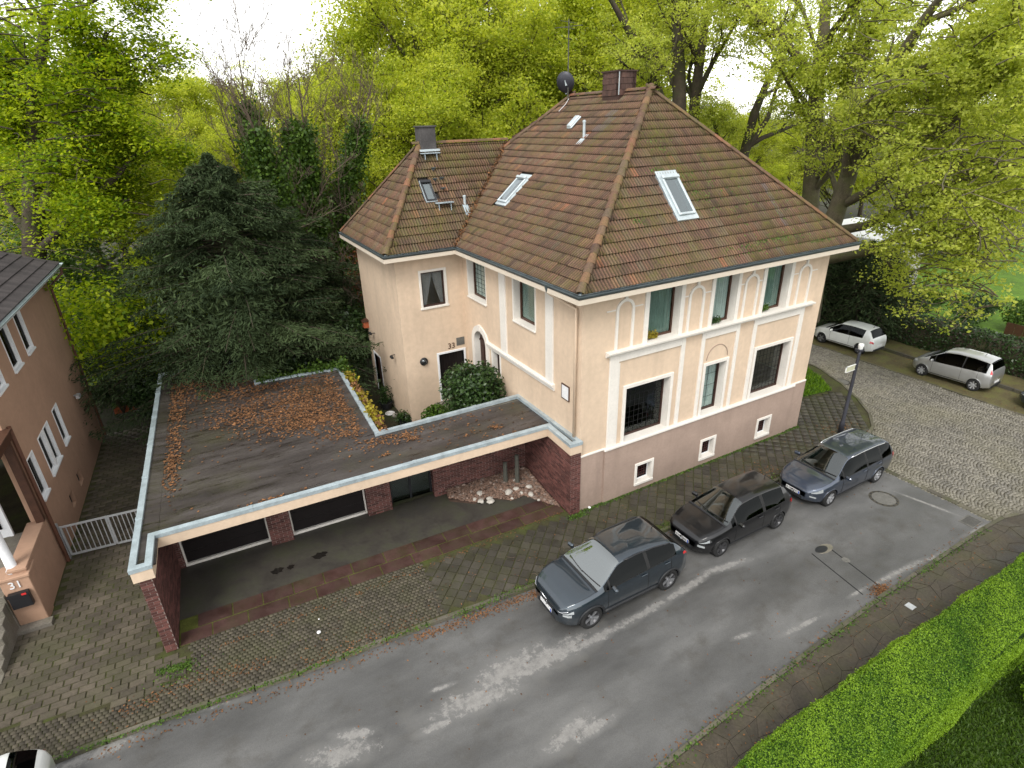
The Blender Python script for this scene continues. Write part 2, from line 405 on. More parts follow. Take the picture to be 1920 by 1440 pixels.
leafmat('leaf_far', (.28, .32, .07), (.55, .57, .17), .55, .12)
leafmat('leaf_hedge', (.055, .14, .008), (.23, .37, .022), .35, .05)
leafmat('leaf_laurel', (.012, .030, .008), (.045, .085, .022), .2, .1, .35)
leafmat('leaf_yew', (.016, .031, .010), (.066, .098, .036), .18, .1, .85)
leafmat('leaf_ivy', (.03, .07, .010), (.11, .19, .025), .3, .1, .5)
leafmat('leaf_shrub', (.014, .034, .009), (.06, .11, .028), .2, .15, .35)
leafmat('leaf_lawn', (.028, .065, .006), (.085, .15, .014), .25, .1)
leafmat('leaf_yellow', (.20, .14, .02), (.40, .34, .035), .3, .1)
leafmat('leaf_grass', (.05, .12, .006), (.17, .30, .012), .3, .1)

def tile_mat(name, moss_dir):
    m, t, b, o = nodes(name); L = t.links; a = attr(t)
    c = ramp(t, a, [(0, (.060, .036, .030)), (.22, (.105, .058, .043)), (.45, (.15, .078, .054)), (.65, (.13, .092, .062)), (.82, (.20, .108, .062)), (.93, (.25, .10, .06)), (1, (.10, .095, .098))])
    c = mix(t, c, ramp(t, attr(t, 'rib'), [(0, g3(.55)), (1, g3(1.3))]), 1., 'MULTIPLY')      # rib contrast put into the colour: tops lighter, troughs and lips darker
    n1 = noise(t, .55, 5, .6); c = mix(t, c, (.055, .042, .034), mth(t, 'MULTIPLY', ramp(t, n1, [(.35, g3(0)), (.65, g3(1))]), .35))
    gg = N(t, 'ShaderNodeNewGeometry'); sp = N(t, 'ShaderNodeSeparateXYZ'); L.new(gg.outputs['Normal'], sp.inputs[0])
    fr = mth(t, 'MULTIPLY', sp.outputs[1], -1.3, True)                    # moss grows on the side that faces north
    st_ = mix(t, noise(t, 1.1, 5, .7, stretch=(.5, 5, .5)), noise(t, 1.1, 5, .7, stretch=(5, .5, .5)), fr)      # rain streaks run down the slope
    c = mix(t, c, (.19, .10, .055), mth(t, 'MULTIPLY', ramp(t, st_, [(.55, g3(0)), (.72, g3(1))]), .55)); c = mix(t, c, (.045, .036, .030), mth(t, 'MULTIPLY', ramp(t, st_, [(.28, g3(1)), (.45, g3(0))]), .6))
    n2 = noise(t, 26, 3, .7); c = mix(t, c, ramp(t, n2, [(.3, g3(.55)), (.75, g3(1.25))]), 1., 'MULTIPLY')
    n3 = noise(t, .9, 6, .7); n4 = noise(t, 9, 4, .7)
    k = mth(t, 'MULTIPLY', mth(t, 'ADD', ramp(t, n3, [(.42, g3(0)), (.72, g3(1))]), .15), mth(t, 'ADD', mth(t, 'MULTIPLY', fr, .95), .2))
    c = mix(t, c, (.105, .098, .022), mth(t, 'MULTIPLY', k, ramp(t, n4, [(.35, g3(.2)), (.65, g3(1))])))
    L.new(c, b.inputs['Base Color']); b.inputs['Roughness'].default_value = .82; b.inputs['Specular IOR Level'].default_value = .3
    bp = N(t, 'ShaderNodeBump'); bp.inputs['Strength'].default_value = .3; bp.inputs['Distance'].default_value = .01; L.new(n2, bp.inputs['Height']); L.new(bp.outputs[0], b.inputs['Normal'])
    MATS[name] = m
tile_mat('roof_tile', 1)

def felt_mat():
    m, t, b, o = nodes('roof_felt'); L = t.links
    n1 = noise(t, 1.0, 6, .62, stretch=(.45, 1.6, 1)); n2 = noise(t, 30, 3); n3 = noise(t, .5, 4); n4 = noise(t, 2.2, 5, .7, stretch=(.35, 2.2, 1))
    c = ramp(t, n1, [(.28, (.022, .017, .015)), (.5, (.047, .038, .034)), (.72, (.084, .073, .067))])
    c = mix(t, c, (.060, .058, .024), mth(t, 'MULTIPLY', ramp(t, n3, [(.5, g3(0)), (.75, g3(1))]), .5))
    c = mix(t, c, (.015, .012, .010), mth(t, 'MULTIPLY', ramp(t, n4, [(.56, g3(0)), (.68, g3(1))]), .75))
    c = mix(t, c, ramp(t, n2, [(.3, g3(.8)), (.7, g3(1.1))]), 1., 'MULTIPLY')
    L.new(c, b.inputs['Base Color'])
    L.new(ramp(t, n4, [(.45, g3(.62)), (.64, g3(.22))]), b.inputs['Roughness'])
    bp = N(t, 'ShaderNodeBump'); bp.inputs['Strength'].default_value = .25; bp.inputs['Distance'].default_value = .01; L.new(n2, bp.inputs['Height']); L.new(bp.outputs[0], b.inputs['Normal'])
    MATS['roof_felt'] = m
felt_mat()

def asphalt_mat():
    m, t, b, o = nodes('asphalt'); L = t.links
    g = N(t, 'ShaderNodeNewGeometry').outputs['Position']
    n1 = noise(t, .45, 5, .6, stretch=(.5, 1.3, 1)); n2 = noise(t, 60, 3, .7); n3 = noise(t, 5.5, 7, .78); n5 = noise(t, 1.4, 5, .65)
    c = ramp(t, n1, [(.28, (.050, .049, .047)), (.5, (.095, .094, .091)), (.74, (.16, .158, .153))])
    c = mix(t, c, (.052, .046, .036), mth(t, 'MULTIPLY', ramp(t, n5, [(.52, g3(0)), (.72, g3(1))]), .5))
    c = mix(t, c, ramp(t, n2, [(.25, g3(.72)), (.75, g3(1.15))]), 1., 'MULTIPLY')
    # places where the thin top coat has worn through to the pale concrete
    worn = []
    for (u0, v0), (u1, v1), hw in [((820,1335),(960,1290),0.26),((900,1290),(1000,1225),0.3),((960,1270),(1090,1200),0.26),((1060,1225),(1170,1170),0.12),((1170,1170),(1260,1120),0.1),((1250,1125),(1330,1075),0.1),((1320,1075),(1400,1050),0.1),((1035,1400),(1100,1345),0.2),((1090,1380),(1140,1350),0.12),((800,1370),(835,1355),0.1),((590,1425),(690,1400),0.24),((640,1380),(690,1375),0.12),((120,1438),(260,1375),0.16),((300,1348),(420,1318),0.07),((1480,1185),(1530,1160),0.06),((1740,1050),(1830,1010),0.07),((1650,1090),(1720,1055),0.07),((1820,1000),(1850,985),0.06),((1250,1440),(1330,1395),0.05),((1385,1195),(1400,1190),0.06),((820,1292),(840,1285),0.05),((1600,1115),(1618,1105),0.05),((1700,930),(1780,960),0.05)]:
        q0, q1 = gpt(u0, v0, -.09), gpt(u1, v1, -.09); worn.append(((q0.x+q1.x)/2, (q0.y+q1.y)/2, math.degrees(math.atan2(q1.y-q0.y, q1.x-q0.x)), (q1-q0).length/2+.1, hw))
    best = None
    for x, y, an, hl, hw in worn:
        mp = N(t, 'ShaderNodeMapping', vector_type='TEXTURE'); mp.inputs['Location'].default_value = (x, y, 0); mp.inputs['Rotation'].default_value = (0, 0, R(an)); mp.inputs['Scale'].default_value = (hl, hw, 1e3)
        L.new(g, mp.inputs['Vector']); vl = N(t, 'ShaderNodeVectorMath', operation='LENGTH'); L.new(mp.outputs[0], vl.inputs[0])
        best = vl.outputs['Value'] if best is None else mth(t, 'MINIMUM', best, vl.outputs['Value'])
    k = mth(t, 'SUBTRACT', mth(t, 'ADD', 1.0, mth(t, 'MULTIPLY', mth(t, 'SUBTRACT', n3, .5), 4.2)), best)
    k = ramp(t, k, [(.0, g3(0)), (.45, g3(1))])
    pale = mix(t, (.27, .26, .245), (.17, .165, .155), ramp(t, n3, [(.35, g3(1)), (.6, g3(0))]))
    c = mix(t, c, (.17, .167, .16), mth(t, 'MULTIPLY', ramp(t, mth(t, 'SUBTRACT', mth(t, 'ADD', 1.9, mth(t, 'MULTIPLY', mth(t, 'SUBTRACT', n5, .5), 3.)), best), [(0, g3(0)), (.9, g3(1))]), .45))
    c = mix(t, c, pale, mth(t, 'MULTIPLY', mth(t, 'MULTIPLY', k, ramp(t, n2, [(.3, g3(.55)), (.6, g3(1))])), .85))
    L.new(c, b.inputs['Base Color'])
    L.new(ramp(t, n1, [(.35, g3(.42)), (.65, g3(.75))]), b.inputs['Roughness'])
    bp = N(t, 'ShaderNodeBump'); bp.inputs['Strength'].default_value = .35; bp.inputs['Distance'].default_value = .01; L.new(n2, bp.inputs['Height']); L.new(bp.outputs[0], b.inputs['Normal'])
    MATS['asphalt'] = m
asphalt_mat()

# ---------------------------------------------------------------- ground, road, pavements
ZR = -.09                                   # road level; pavements are at 0
struct(MB().quad((-900, -900, -.30), (900, -900, -.30), (900, 900, -.30), (-900, 900, -.30)), 'ground', 'soil')
KERB = [(-60, 2.5), (-14.3, -1.27), (-12.26, -1.38), (-9.35, -1.72), (-6.14, -1.92), (-3, -2.18), (0, -2.25), (11.2, -2.25), (12.6, -2.1), (13.6, -1.75), (14.6, -1.0), (15.6, .2), (16.4, 1.4), (17.2, 3.1), (17.6, 5), (17.7, 9), (17.7, 60)]
OPP = [(-60, -8.2), (-3.5, -7.62), (-.7, -7.45), (4.6, -7.2), (10.2, -7.15), (11.3, -7.2), (12.5, -7.5), (13.6, -8.4), (14.3, -10), (14.5, -14), (14.5, -40)]
EDGE = 10.86
lk = [p for p in KERB if p[0] < EDGE]; lo = [p for p in OPP if p[0] < EDGE]
struct(MB().poly([(x, y, ZR) for x, y in lk+[(EDGE, -2.25), (EDGE, -7.17)]+lo[::-1]]), 'road', 'asphalt')
cob = [(EDGE, -2.25)]+[p for p in KERB if p[0] > EDGE]+[(20.0, 60), (20.05, 4), (19.85, -4), (19.6, -40)]+[p for p in OPP if p[0] > EDGE][::-1]+[(EDGE, -7.17)]
cobo = struct(MB().poly([(x, y, ZR-.03) for x, y in cob]), 'cobbled_road', 'sett_bed')
def setts():
    B, d, P, A = 1.25, .108, [], []
    for c in range(-2, 12):
        for k in range(-90, 210):
            n = 12
            i = np.arange(n); tt = (i+.5)/n-.5; x = 10.6+c*B+tt*B; y = k*d-2.2+.30*(1-4*tt*tt)
            P.append(np.stack([x, y], 1)); A.append(np.arctan(-8*tt*.30/B))
    P = np.concatenate(P); A = np.concatenate(A); ok = inpoly(P, cob) & (P[:, 1] < 16) & (P[:, 1] > -11)
    P, A = P[ok], A[ok]; n = len(P); P = P+rng.normal(0, .006, P.shape); A = A+rng.normal(0, .07, n)
    hx, hy, h = .045*(1+rng.normal(0, .10, n)), .043*(1+rng.normal(0, .10, n)), ZR+rng.normal(0, .004, n)
    ca, sa = np.cos(A), np.sin(A); V = []
    for z, s in ((ZR-.03, 1.05), (0, .88)):
        for sx, sy in ((-1, -1), (1, -1), (1, 1), (-1, 1)):
            lx, ly = hx*sx*s, hy*sy*s
            V.append(np.stack([P[:, 0]+lx*ca-ly*sa, P[:, 1]+lx*sa+ly*ca, np.full(n, z) if z else h], 1))
    V = np.stack(V, 1).reshape(-1, 3)
    f = np.array([(4, 5, 6, 7), (0, 1, 5, 4), (1, 2, 6, 5), (2, 3, 7, 6), (3, 0, 4, 7)])
    Q = (np.arange(n)[:, None, None]*8+f[None]).reshape(-1, 4); T = np.repeat(rng.uniform(0, 1, n), 5)
    stuff(fast_mesh('setts', V, Q, T), 'sett_field', 'sett', cobo)
setts()
def offset(path, d):
    out = []
    for i, p in enumerate(path):
        a = Vector(path[max(i-1, 0)]); b = Vector(path[min(i+1, len(path)-1)]); t = (b-a).normalized(); out.append((p[0]-t.y*d, p[1]+t.x*d))
    return out
# pavement beds (a sheet that shows as mossy joints between the slabs)
KO = offset(KERB, .13)
bed = [(x, y) for x, y in KO]+[(11.05, 60), (11.05, 14), (11.02, .02), (-.02, .02), (-15.2, 14), (-60, 14)]
pav = struct(MB().poly([(x, y, -.022) for x, y in bed]), 'pavement', 'joint_soil')
# diagonal slab walk before the house
def plate(sx, sy, h=.03, tp=.006):
    return MB().add([(-sx/2, -sy/2, -h), (sx/2, -sy/2, -h), (sx/2, sy/2, -h), (-sx/2, sy/2, -h), (-sx/2+tp, -sy/2+tp, 0), (sx/2-tp, -sy/2+tp, 0), (sx/2-tp, sy/2-tp, 0), (-sx/2+tp, sy/2-tp, 0)], BOXF[1:])
def kerby(x):
    for (x0, y0), (x1, y1) in zip(KO, KO[1:]):
        if x0 <= x <= x1: return y0+(y1-y0)*(x-x0)/(x1-x0)
    return -2
MZ = Vector((0, 0, 1))
def diagonal_slabs():
    s = .30; pl = []; vs = [quadmesh(plate(s-.022, s-.022), 'slab', t) for t in np.linspace(.1, 1, 8)]
    r = Matrix.Rotation(R(45), 4, 'Z'); zone = [(-5.45, .1), (-5.75, -1.75)]+[(x, kerby(x)+.10) for x in np.linspace(-5.7, 13.2, 30)]+[(14.3, -.9), (15.2, .3), (15.5, 1.1), (14.0, 1.4), (11.1, 1.8), (11.0, .02), (-.4, -.02)]
    for i in range(-70, 70):
        for j in range(-70, 70):
            p = r @ Vector((i*s, j*s, 0)); x, y = p.x+4, p.y-1
            if not inpoly(np.array([[x, y]]), zone)[0]: continue
            mm = Matrix.Translation((x, y, random.gauss(0, .003))) @ Matrix.Rotation(R(45+random.gauss(0, .5)), 4, 'Z') @ Matrix.Rotation(random.gauss(0, .006), 4, 'X')
            pl.append((mm, random.randrange(8), True))
    print('diag', len(pl), pieces(pav, 'slab', 'slab_dark', vs, pl, size=.3))
diagonal_slabs()
fc = struct(MB().poly([(-15.1, 13.6, -.012), (-15.1, -.2, -.012), (-11.95, -.2, -.012), (-11.95, 13.6, -.012)][::-1]), 'driveway', 'joint_soil', GR)
def forecourt():
    vs = [quadmesh(plate(.335, .185, .03, .012), 'paver', t) for t in np.linspace(.1, 1, 8)]; pl = []
    for j in range(0, 82):
        for i in range(-24, 14):
            x = -13.6+i*.35+(.175 if j % 2 else 0); y = -1.9+j*.20
            q = MG @ Vector((x, y, 0))
            if y < 0:
                if not (q.x < -11.7 and q.y > kerby(q.x)+1.05+.25*math.sin(q.x*1.1)): continue
            elif not (-15.0 < x < -12.2 or (x <= -15.0 and y < 2.7 and x > -22)): continue
            pl.append((Matrix.Translation((x, y, .003+random.gauss(0, .003))) @ Matrix.Rotation(random.gauss(0, .012), 4, 'Z') @ Matrix.Rotation(random.gauss(0, .012), 4, 'X'), random.randrange(8), True))
    print('pavers', len(pl), pieces(fc, 'paver', 'paver', vs, pl, frame=MG, size=.33))
forecourt()
def small_pavers():
    P, n0 = [], 0
    for j in range(0, 26):
        for i in range(0, 260):
            x = -26+i*.118+(.059 if j % 2 else 0)+random.gauss(0, .004); y = -2.15+j*.1+random.gauss(0, .003)
            q = MG @ Vector((x, y, 0))
            if x > -5.45 or (y > .16): continue
            if q.y < kerby(q.x)+.02: continue
            if q.x < -11.6 and q.y > kerby(q.x)+1.0+.25*math.sin(q.x*1.1): continue
            P.append((q.x, q.y))
    P = np.array(P); n = len(P); f = np.array([(4, 5, 6, 7), (0, 1, 5, 4), (1, 2, 6, 5), (2, 3, 7, 6), (3, 0, 4, 7)]); V = []
    h = .001+rng.normal(0, .003, n)
    for z, s in ((-.02, 1.), (0, .9)):
        for sx, sy in ((-1, -1), (1, -1), (1, 1), (-1, 1)):
            V.append(np.stack([P[:, 0]+sx*.053*s, P[:, 1]+sy*.044*s, np.full(n, z) if z else h], 1))
    V = np.stack(V, 1).reshape(-1, 3); Q = (np.arange(n)[:, None, None]*8+f[None]).reshape(-1, 4)
    stuff(fast_mesh('small_pavers', V, Q, np.repeat(rng.uniform(0, 1, n), 5)), 'small_paver_field', 'paver_small', pav)
small_pavers()
# the strip of large red slabs before the garage and the smooth floor under its roof
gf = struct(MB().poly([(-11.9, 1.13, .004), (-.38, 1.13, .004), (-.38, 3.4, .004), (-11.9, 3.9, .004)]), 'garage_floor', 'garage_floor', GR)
rs = struct(MB().poly([(-11.85, .16, -.008), (-.40, .16, -.008), (-.40, 1.2, -.008), (-11.85, 1.2, -.008)]), 'slab_strip', 'moss_bed', GR)
def red_slabs():
    x = -11.8; pl = []; vs = []
    for row, (y0, y1) in enumerate(((.17, .64), (.655, 1.14))):
        x = -11.83+row*.4
        while x < -.5:
            w_ = random.uniform(.72, 1.05); w_ = min(w_, -.42-x)
            if w_ > .15:
                vs.append(quadmesh(plate(w_-.018, y1-y0-.012, .03, .006), 'red_slab', random.uniform(0, 1)))
                pl.append((Matrix.Translation((x+w_/2, (y0+y1)/2, .006+random.gauss(0, .003))) @ Matrix.Rotation(random.gauss(0, .006), 4, 'X'), len(vs)-1, True))
            x += w_
    pieces(rs, 'red_slab', 'red_slab', vs, pl, frame=MG, size=.8)
red_slabs()
# far side of the cobbled street: parking strip, kerb, walk
struct(MB().poly([(19.6, -40, ZR-.004), (19.85, -4, ZR-.004), (20.05, 4, ZR-.004), (20.0, 60, ZR-.004), (22.35, 60, ZR-.004), (22.4, 4, ZR-.004), (22.1, -4, ZR-.004), (21.8, -40, ZR-.004)][::-1]), 'parking_strip', 'strip_soil')
struct(MB().poly([(22.35, 60, .02), (22.45, 4, .02), (22.15, -4, .02), (21.9, -40, .02), (24.6, -40, .02), (24.9, 60, .02)]), 'far_pavement', 'strip_soil')
# opposite pavement of broken slabs, behind it the hedge and lawn
opp = struct(MB().poly([(x, y-.12, -.02) for x, y in OPP]+[(11.5, -40, -.02), (11.5, -9.2, -.02), (-60, -9.6, -.02)]), 'opposite_pavement', 'slab_walk')
def crazy():
    pl, vs = [], []; nx, ny = 50, 5
    def gp_(i, j): r_ = random.Random(i*31+j*977); x = -6.2+i*.36+r_.uniform(-.11, .11)+(.18 if j % 2 else 0); return x, np.interp(x, *zip(*OPP[:6]))-.14-j*.36+(r_.uniform(-.09, .09) if j else 0)
    for i in range(nx):
        for j in range(ny):
            q = [gp_(i, j+1), gp_(i+1, j+1), gp_(i+1, j), gp_(i, j)]; cx, cy = sum(p[0] for p in q)/4, sum(p[1] for p in q)/4
            if cx > 11.2 or (cx < -3.4-.25*(cy+7.85) and cy < -7.85): continue
            v = [((x-cx)*.998, (y-cy)*.998, -.03) for x, y in q]+[((x-cx)*.982, (y-cy)*.982, random.gauss(0, .002)) for x, y in q]
            vs.append(quadmesh(MB().add(v, BOXF[1:]), 'broken_slab', random.uniform(.1, 1))); pl.append((Matrix.Translation((cx, cy, random.gauss(0, .004))), len(vs)-1, True))
    print('broken', len(pl), pieces(opp, 'broken_slab', 'slab_walk', vs, pl, size=.36))
crazy()
def kerbs(path, name, width, h, inward):
    root = mk(name, None); root['kind'] = 'structure'; pts = [Vector(p) for p in path]; vs = []; pl = []
    for a, b in zip(pts, pts[1:]):
        d = (b-a); n = max(1, round(d.length/1.0)); 
        for i in range(n):
            c = a+d*((i+.5)/n); l = d.length/n; u = screen((c.x, c.y, 0))
            if not (-300 < u[0] < 2200 and u[2] > 0 and u[1] < 1900): continue
            mb = plate(l-.012, width, .2, .012); vs.append(quadmesh(mb, 'kerb_stone', random.uniform(0, 1)))
            nrm = Vector((-d.y, d.x)).normalized()*width/2*inward
            pl.append((Matrix.Translation((c.x+nrm.x, c.y+nrm.y, h+random.gauss(0, .006))) @ Matrix.Rotation(math.atan2(d.y, d.x)+random.gauss(0, .004), 4, 'Z'), len(vs)-1, True))
    pieces(root, 'kerb_stone', 'kerb', vs, pl, size=.9)
kerbs(KERB, 'kerb', .13, .012, 1)
kerbs(OPP, 'opposite_kerb', .13, .0, -1)
kerbs([(22.45, 30), (22.4, 4), (22.1, -4), (21.95, -16)], 'far_kerb', .14, .05, 1)
kerbs([(20.0, 30), (20.05, 4), (19.85, -4), (19.7, -16)], 'gutter_line', .12, ZR+.008, 1)
# row of stones where asphalt meets the cobbles
kerbs([(EDGE+.02, -7.1), (EDGE+.02, -2.3)], 'sett_border', .22, ZR+.012, -1)
# ground in the back garden, right-hand corner grass, far lawn, lawn behind the hedge
struct(MB().poly([(-6, 3.3, .10), (0, 3.3, .10), (0, 14, .10), (-12.3, 40, .10), (-12.3, 13, .10), (-8.9, 10.2, .10), (-5.6, 10, .10)]), 'garden', 'soil')
struct(MB().poly([(-24, 19, -.01), (-11.5, 19, -.01), (-11.5, 34, -.01), (-26, 34, -.01)]), 'back_lawn', 'lawn_shade', GR)
struct(MB().poly([(26, -30, -.05), (60, -30, -.05), (60, 12, -.05), (40, 14, -.05), (26, 4, -.05)]), 'far_lawn', 'lawn')
struct(MB().poly([(-4, -30, -.01), (11.5, -30, -.01), (11.5, -9.3, -.01), (-3, -9.3, -.01)]), 'front_lawn', 'lawn_shade')
struct(MB().poly([(11.05, 1.9, .004), (14.0, 1.5, .004), (15.3, 1.3, .004), (16.2, 2.5, .004), (16.8, 3.8, .004), (17.2, 6, .004), (17.2, 30, .004), (11.05, 30, .004)]), 'corner_grass', 'grass')
# ---------------------------------------------------------------- house 33
def mapper(kind):
    return {'front': lambda a, d, z: (a, d, z), 'side': lambda a, d, z: (d, a, z), 'annex_front': lambda a, d, z: (a, 8.2+d, z),
            'annex_side': lambda a, d, z: (-2.79+d, a, z), 'nb': lambda a, d, z: (-15.02-d, a, z)}[kind]
def mbx(mb, mp, a0, a1, d0, d1, z0, z1, t=.5):
    p, q = mp(a0, d0, z0), mp(a1, d1, z1); return mb.box(*p, *q, t)
def wall_panel(mb, mp, a0, a1, z0, z1, holes, depth=.28):
    A = sorted({a0, a1, *[h[0] for h in holes], *[h[1] for h in holes]}); Z = sorted({z0, z1, *[h[2] for h in holes], *[h[3] for h in holes]})
    A = [a for a in A if a0 <= a <= a1]; Z = [z for z in Z if z0 <= z <= z1]
    for i in range(len(A)-1):
        for j in range(len(Z)-1):
            ca, cz = (A[i]+A[i+1])/2, (Z[j]+Z[j+1])/2
            if any(h[0] < ca < h[1] and h[2] < cz < h[3] for h in holes): continue
            mb.quad(mp(A[i], 0, Z[j]), mp(A[i+1], 0, Z[j]), mp(A[i+1], 0, Z[j+1]), mp(A[i], 0, Z[j+1]))
    for h in holes:
        x0, x1, y0, y1 = h[:4]
        for (p, q) in (((x0, y0), (x1, y0)), ((x1, y0), (x1, y1)), ((x1, y1), (x0, y1)), ((x0, y1), (x0, y0))):
            mb.quad(mp(p[0], 0, p[1]), mp(q[0], 0, q[1]), mp(q[0], depth, q[1]), mp(p[0], depth, p[1]))
def curtain(mp, a0, a1, z0, z1, d, folds, amp=.025, n=40):
    mb = MB(); V = []
    for i in range(n+1):
        a = a0+(a1-a0)*i/n; dd = d+amp*math.sin(folds*2*math.pi*i/n)+amp*.4*math.sin(folds*4.7*i/n)
        V += [mp(a, dd, z0), mp(a, dd+.01, z1)]
    return mb.add(V, [(2*i, 2*i+2, 2*i+3, 2*i+1) for i in range(n)])
def swag(mp, a0, a1, z0, z1, d):
    mb = MB()
    for s_ in (0, 1):
        e = a0 if s_ == 0 else a1; c = (a0+a1)/2; V = []; n = 16; rows = 12
        for r_ in range(rows+1):
            k = r_/rows; z = z1+(z0-z1)*k; w_ = (c-e)*(1-.72*k**1.3)
            for i in range(n+1): V.append(mp(e+w_*i/n, d+.015*math.sin(i*2.3), z))
        mb.add(V, [(r_*(n+1)+i, r_*(n+1)+i+1, (r_+1)*(n+1)+i+1, (r_+1)*(n+1)+i) for r_ in range(rows) for i in range(n)])
    return mb
def window(parent, mp, a0, a1, z0, z1, d=.25, frame='wood_brown', fw=.06, surround=None, sill=None, grid=None, cur=None, glass='window_glass', mullion=(), gridmat='lead', smat='plaster_white', label=None, shutter=False):
    fr = MB()
    mbx(fr, mp, a0, a0+fw, d, d+.07, z0, z1); mbx(fr, mp, a1-fw, a1, d, d+.07, z0, z1)
    mbx(fr, mp, a0+fw, a1-fw, d, d+.07, z0, z0+fw*1.3); mbx(fr, mp, a0+fw, a1-fw, d, d+.07, z1-fw, z1)
    for a in mullion: mbx(fr, mp, a-fw*.6, a+fw*.6, d-.004, d+.066, z0+fw, z1-fw)
    win = part(fr, 'window', frame, parent, bevel=.006, label=label)
    part(mbx(MB(), mp, a0+fw*.7, a1-fw*.7, d+.03, d+.04, z0+fw*.7, z1-fw*.7), 'pane', glass, win)
    if grid:
        nx, nz = grid; gb = MB()
        for i in range(1, nx): x = a0+fw+(a1-a0-2*fw)*i/nx; mbx(gb, mp, x-.0035, x+.0035, d+.02, d+.03, z0+fw, z1-fw)
        for i in range(1, nz): z = z0+fw+(z1-z0-2*fw)*i/nz; mbx(gb, mp, a0+fw, a1-fw, d+.018, d+.029, z-.0035, z+.0035)
        part(gb, 'leading', gridmat, win)
    if surround:
        w_, pr = surround; sb = MB()
        mbx(sb, mp, a0-w_, a0, -pr, .02, z0, z1+w_); mbx(sb, mp, a1, a1+w_, -pr, .02, z0, z1+w_); mbx(sb, mp, a0, a1, -pr, .02, z1, z1+w_)
        mbx(sb, mp, a0-.001, a0+.012, 0, d, z0, z1); mbx(sb, mp, a1-.012, a1+.001, 0, d, z0, z1); mbx(sb, mp, a0+.012, a1-.012, 0, d, z1-.012, z1+.001)
        part(sb, 'surround', smat, win, bevel=.008)
    if sill:
        part(mbx(MB(), mp, a0-sill[0], a1+sill[0], -sill[1], d+.01, z0-sill[2], z0+.006), 'sill', smat, win, bevel=.008)
    if shutter: part(mbx(MB(), mp, a0+fw, a1-fw, d-.01, d+.02, z1-.14, z1-.02), 'roller_shutter', 'blind_white', win)
    if cur:
        k, mat = cur[0], cur[1]
        if k == 'full': part(curtain(mp, a0+fw, a1-fw, z0+fw, z1-fw, d+.09, cur[2]), 'curtain', mat, win, smooth=True)
        if k == 'swag': part(swag(mp, a0+fw, a1-fw, z0+fw, z1-fw, d+.1), 'curtain', mat, win, smooth=True)
        if k == 'half':
            part(curtain(mp, a0+fw, a0+(a1-a0)*.72, z0+fw, z1-fw, d+.09, cur[2]), 'curtain', mat, win, smooth=True)
    return win
H = thing('corner_house', 'cream plastered two-storey corner house with brown tiled hip roof', 'house')
Fm, Sm, Am, Bm = mapper('front'), mapper('side'), mapper('annex_front'), mapper('annex_side')
W1, D1, ZP, ZT = 11.0, 13.3, 2.05, 7.55
OPN = [(1.73, 3.6, 2.12, 4.05), (5.2, 6.2, 2.12, 4.03), (7.72, 9.6, 2.12, 4.07), (2.44, 3.72, 5.46, 7.22), (5.2, 6.26, 5.44, 7.2), (7.65, 8.9, 5.44, 7.12)]
BOP = [(2.36, 3.0, .3, 1.0), (5.42, 6.02, .3, 1.0), (8.42, 9.05, .3, 1.0)]
SOP = [(6.2, 7.75, 5.55, 7.2), (2.63, 4.05, 5.55, 7.22), (6.28, 7.42, 1.05, 4.35), (5.26, 5.85, 2.7, 3.85)]
AOP = [(-1.80, -.82, 5.22, 6.62), (-1.33, -.20, 1.0, 3.12)]
AX, AY, AY2 = -2.79, 8.2, 13.56
wm = MB()
wall_panel(wm, Fm, 0, W1, ZP-.02, ZT, OPN); wall_panel(wm, Sm, 0, 8.2, 0, ZT, SOP)
wall_panel(wm, Am, AX, 0, 0, ZT, AOP); wall_panel(wm, Bm, 8.2, AY2, 0, ZT, [(11.95, 12.9, .1, 2.02)])
wm.quad((AX, AY2, 0), (0, AY2, 0), (0, AY2, ZT), (AX, AY2, ZT)); wm.quad((0, D1, 0), (W1, D1, 0), (W1, D1, ZT), (0, D1, ZT)); wm.quad((W1, 0, ZP), (W1, D1, ZP), (W1, D1, ZT), (W1, 0, ZT))
wm.quad((0, AY2, 0), (0, D1, 0), (0, D1, ZT), (0, AY2, ZT))
part(wm, 'wall', 'plaster', H)
pm = MB()
wall_panel(pm, lambda a, d, z: (a, d-.03, z), 0, .94, -.1, ZP, []); wall_panel(pm, lambda a, d, z: (a, d-.09, z), .94, 10.22, -.1, ZP, BOP, .3); wall_panel(pm, lambda a, d, z: (a, d-.03, z), 10.22, W1+.03, -.1, ZP, [])
for x in (.94, 10.22): pm.quad((x, -.09, -.1), (x, .02, -.1), (x, .02, ZP), (x, -.09, ZP))
pm.quad((W1+.03, -.03, -.1), (W1+.03, D1, -.1), (W1+.03, D1, ZP), (W1+.03, -.03, ZP)); pm.quad((0, -.03, -.1), (0, .2, -.1), (0, .2, ZP), (0, -.03, ZP))
part(pm, 'plinth', 'plinth', H)
cm = MB()          # mouldings of the street front
cm.box(0, -.05, ZP, .92, .01, ZP+.07); cm.box(10.24, -.05, ZP, W1+.05, .01, ZP+.07); cm.box(.90, -.14, ZP-.02, 10.26, .01, ZP+.07)
cm.box(W1, -.05, ZP, W1+.05, D1, ZP+.07)
part(cm, 'plinth_ledge', 'plaster_white', H, bevel=.015)
co = MB()
co.ext([(.86, 0, 5.30), (.86, -.06, 5.30), (.86, -.09, 5.36), (.86, -.19, 5.40), (.86, -.20, 5.455), (.86, 0, 5.47)], (9.56, 0, 0))
part(co, 'cornice', 'plaster_white', H)
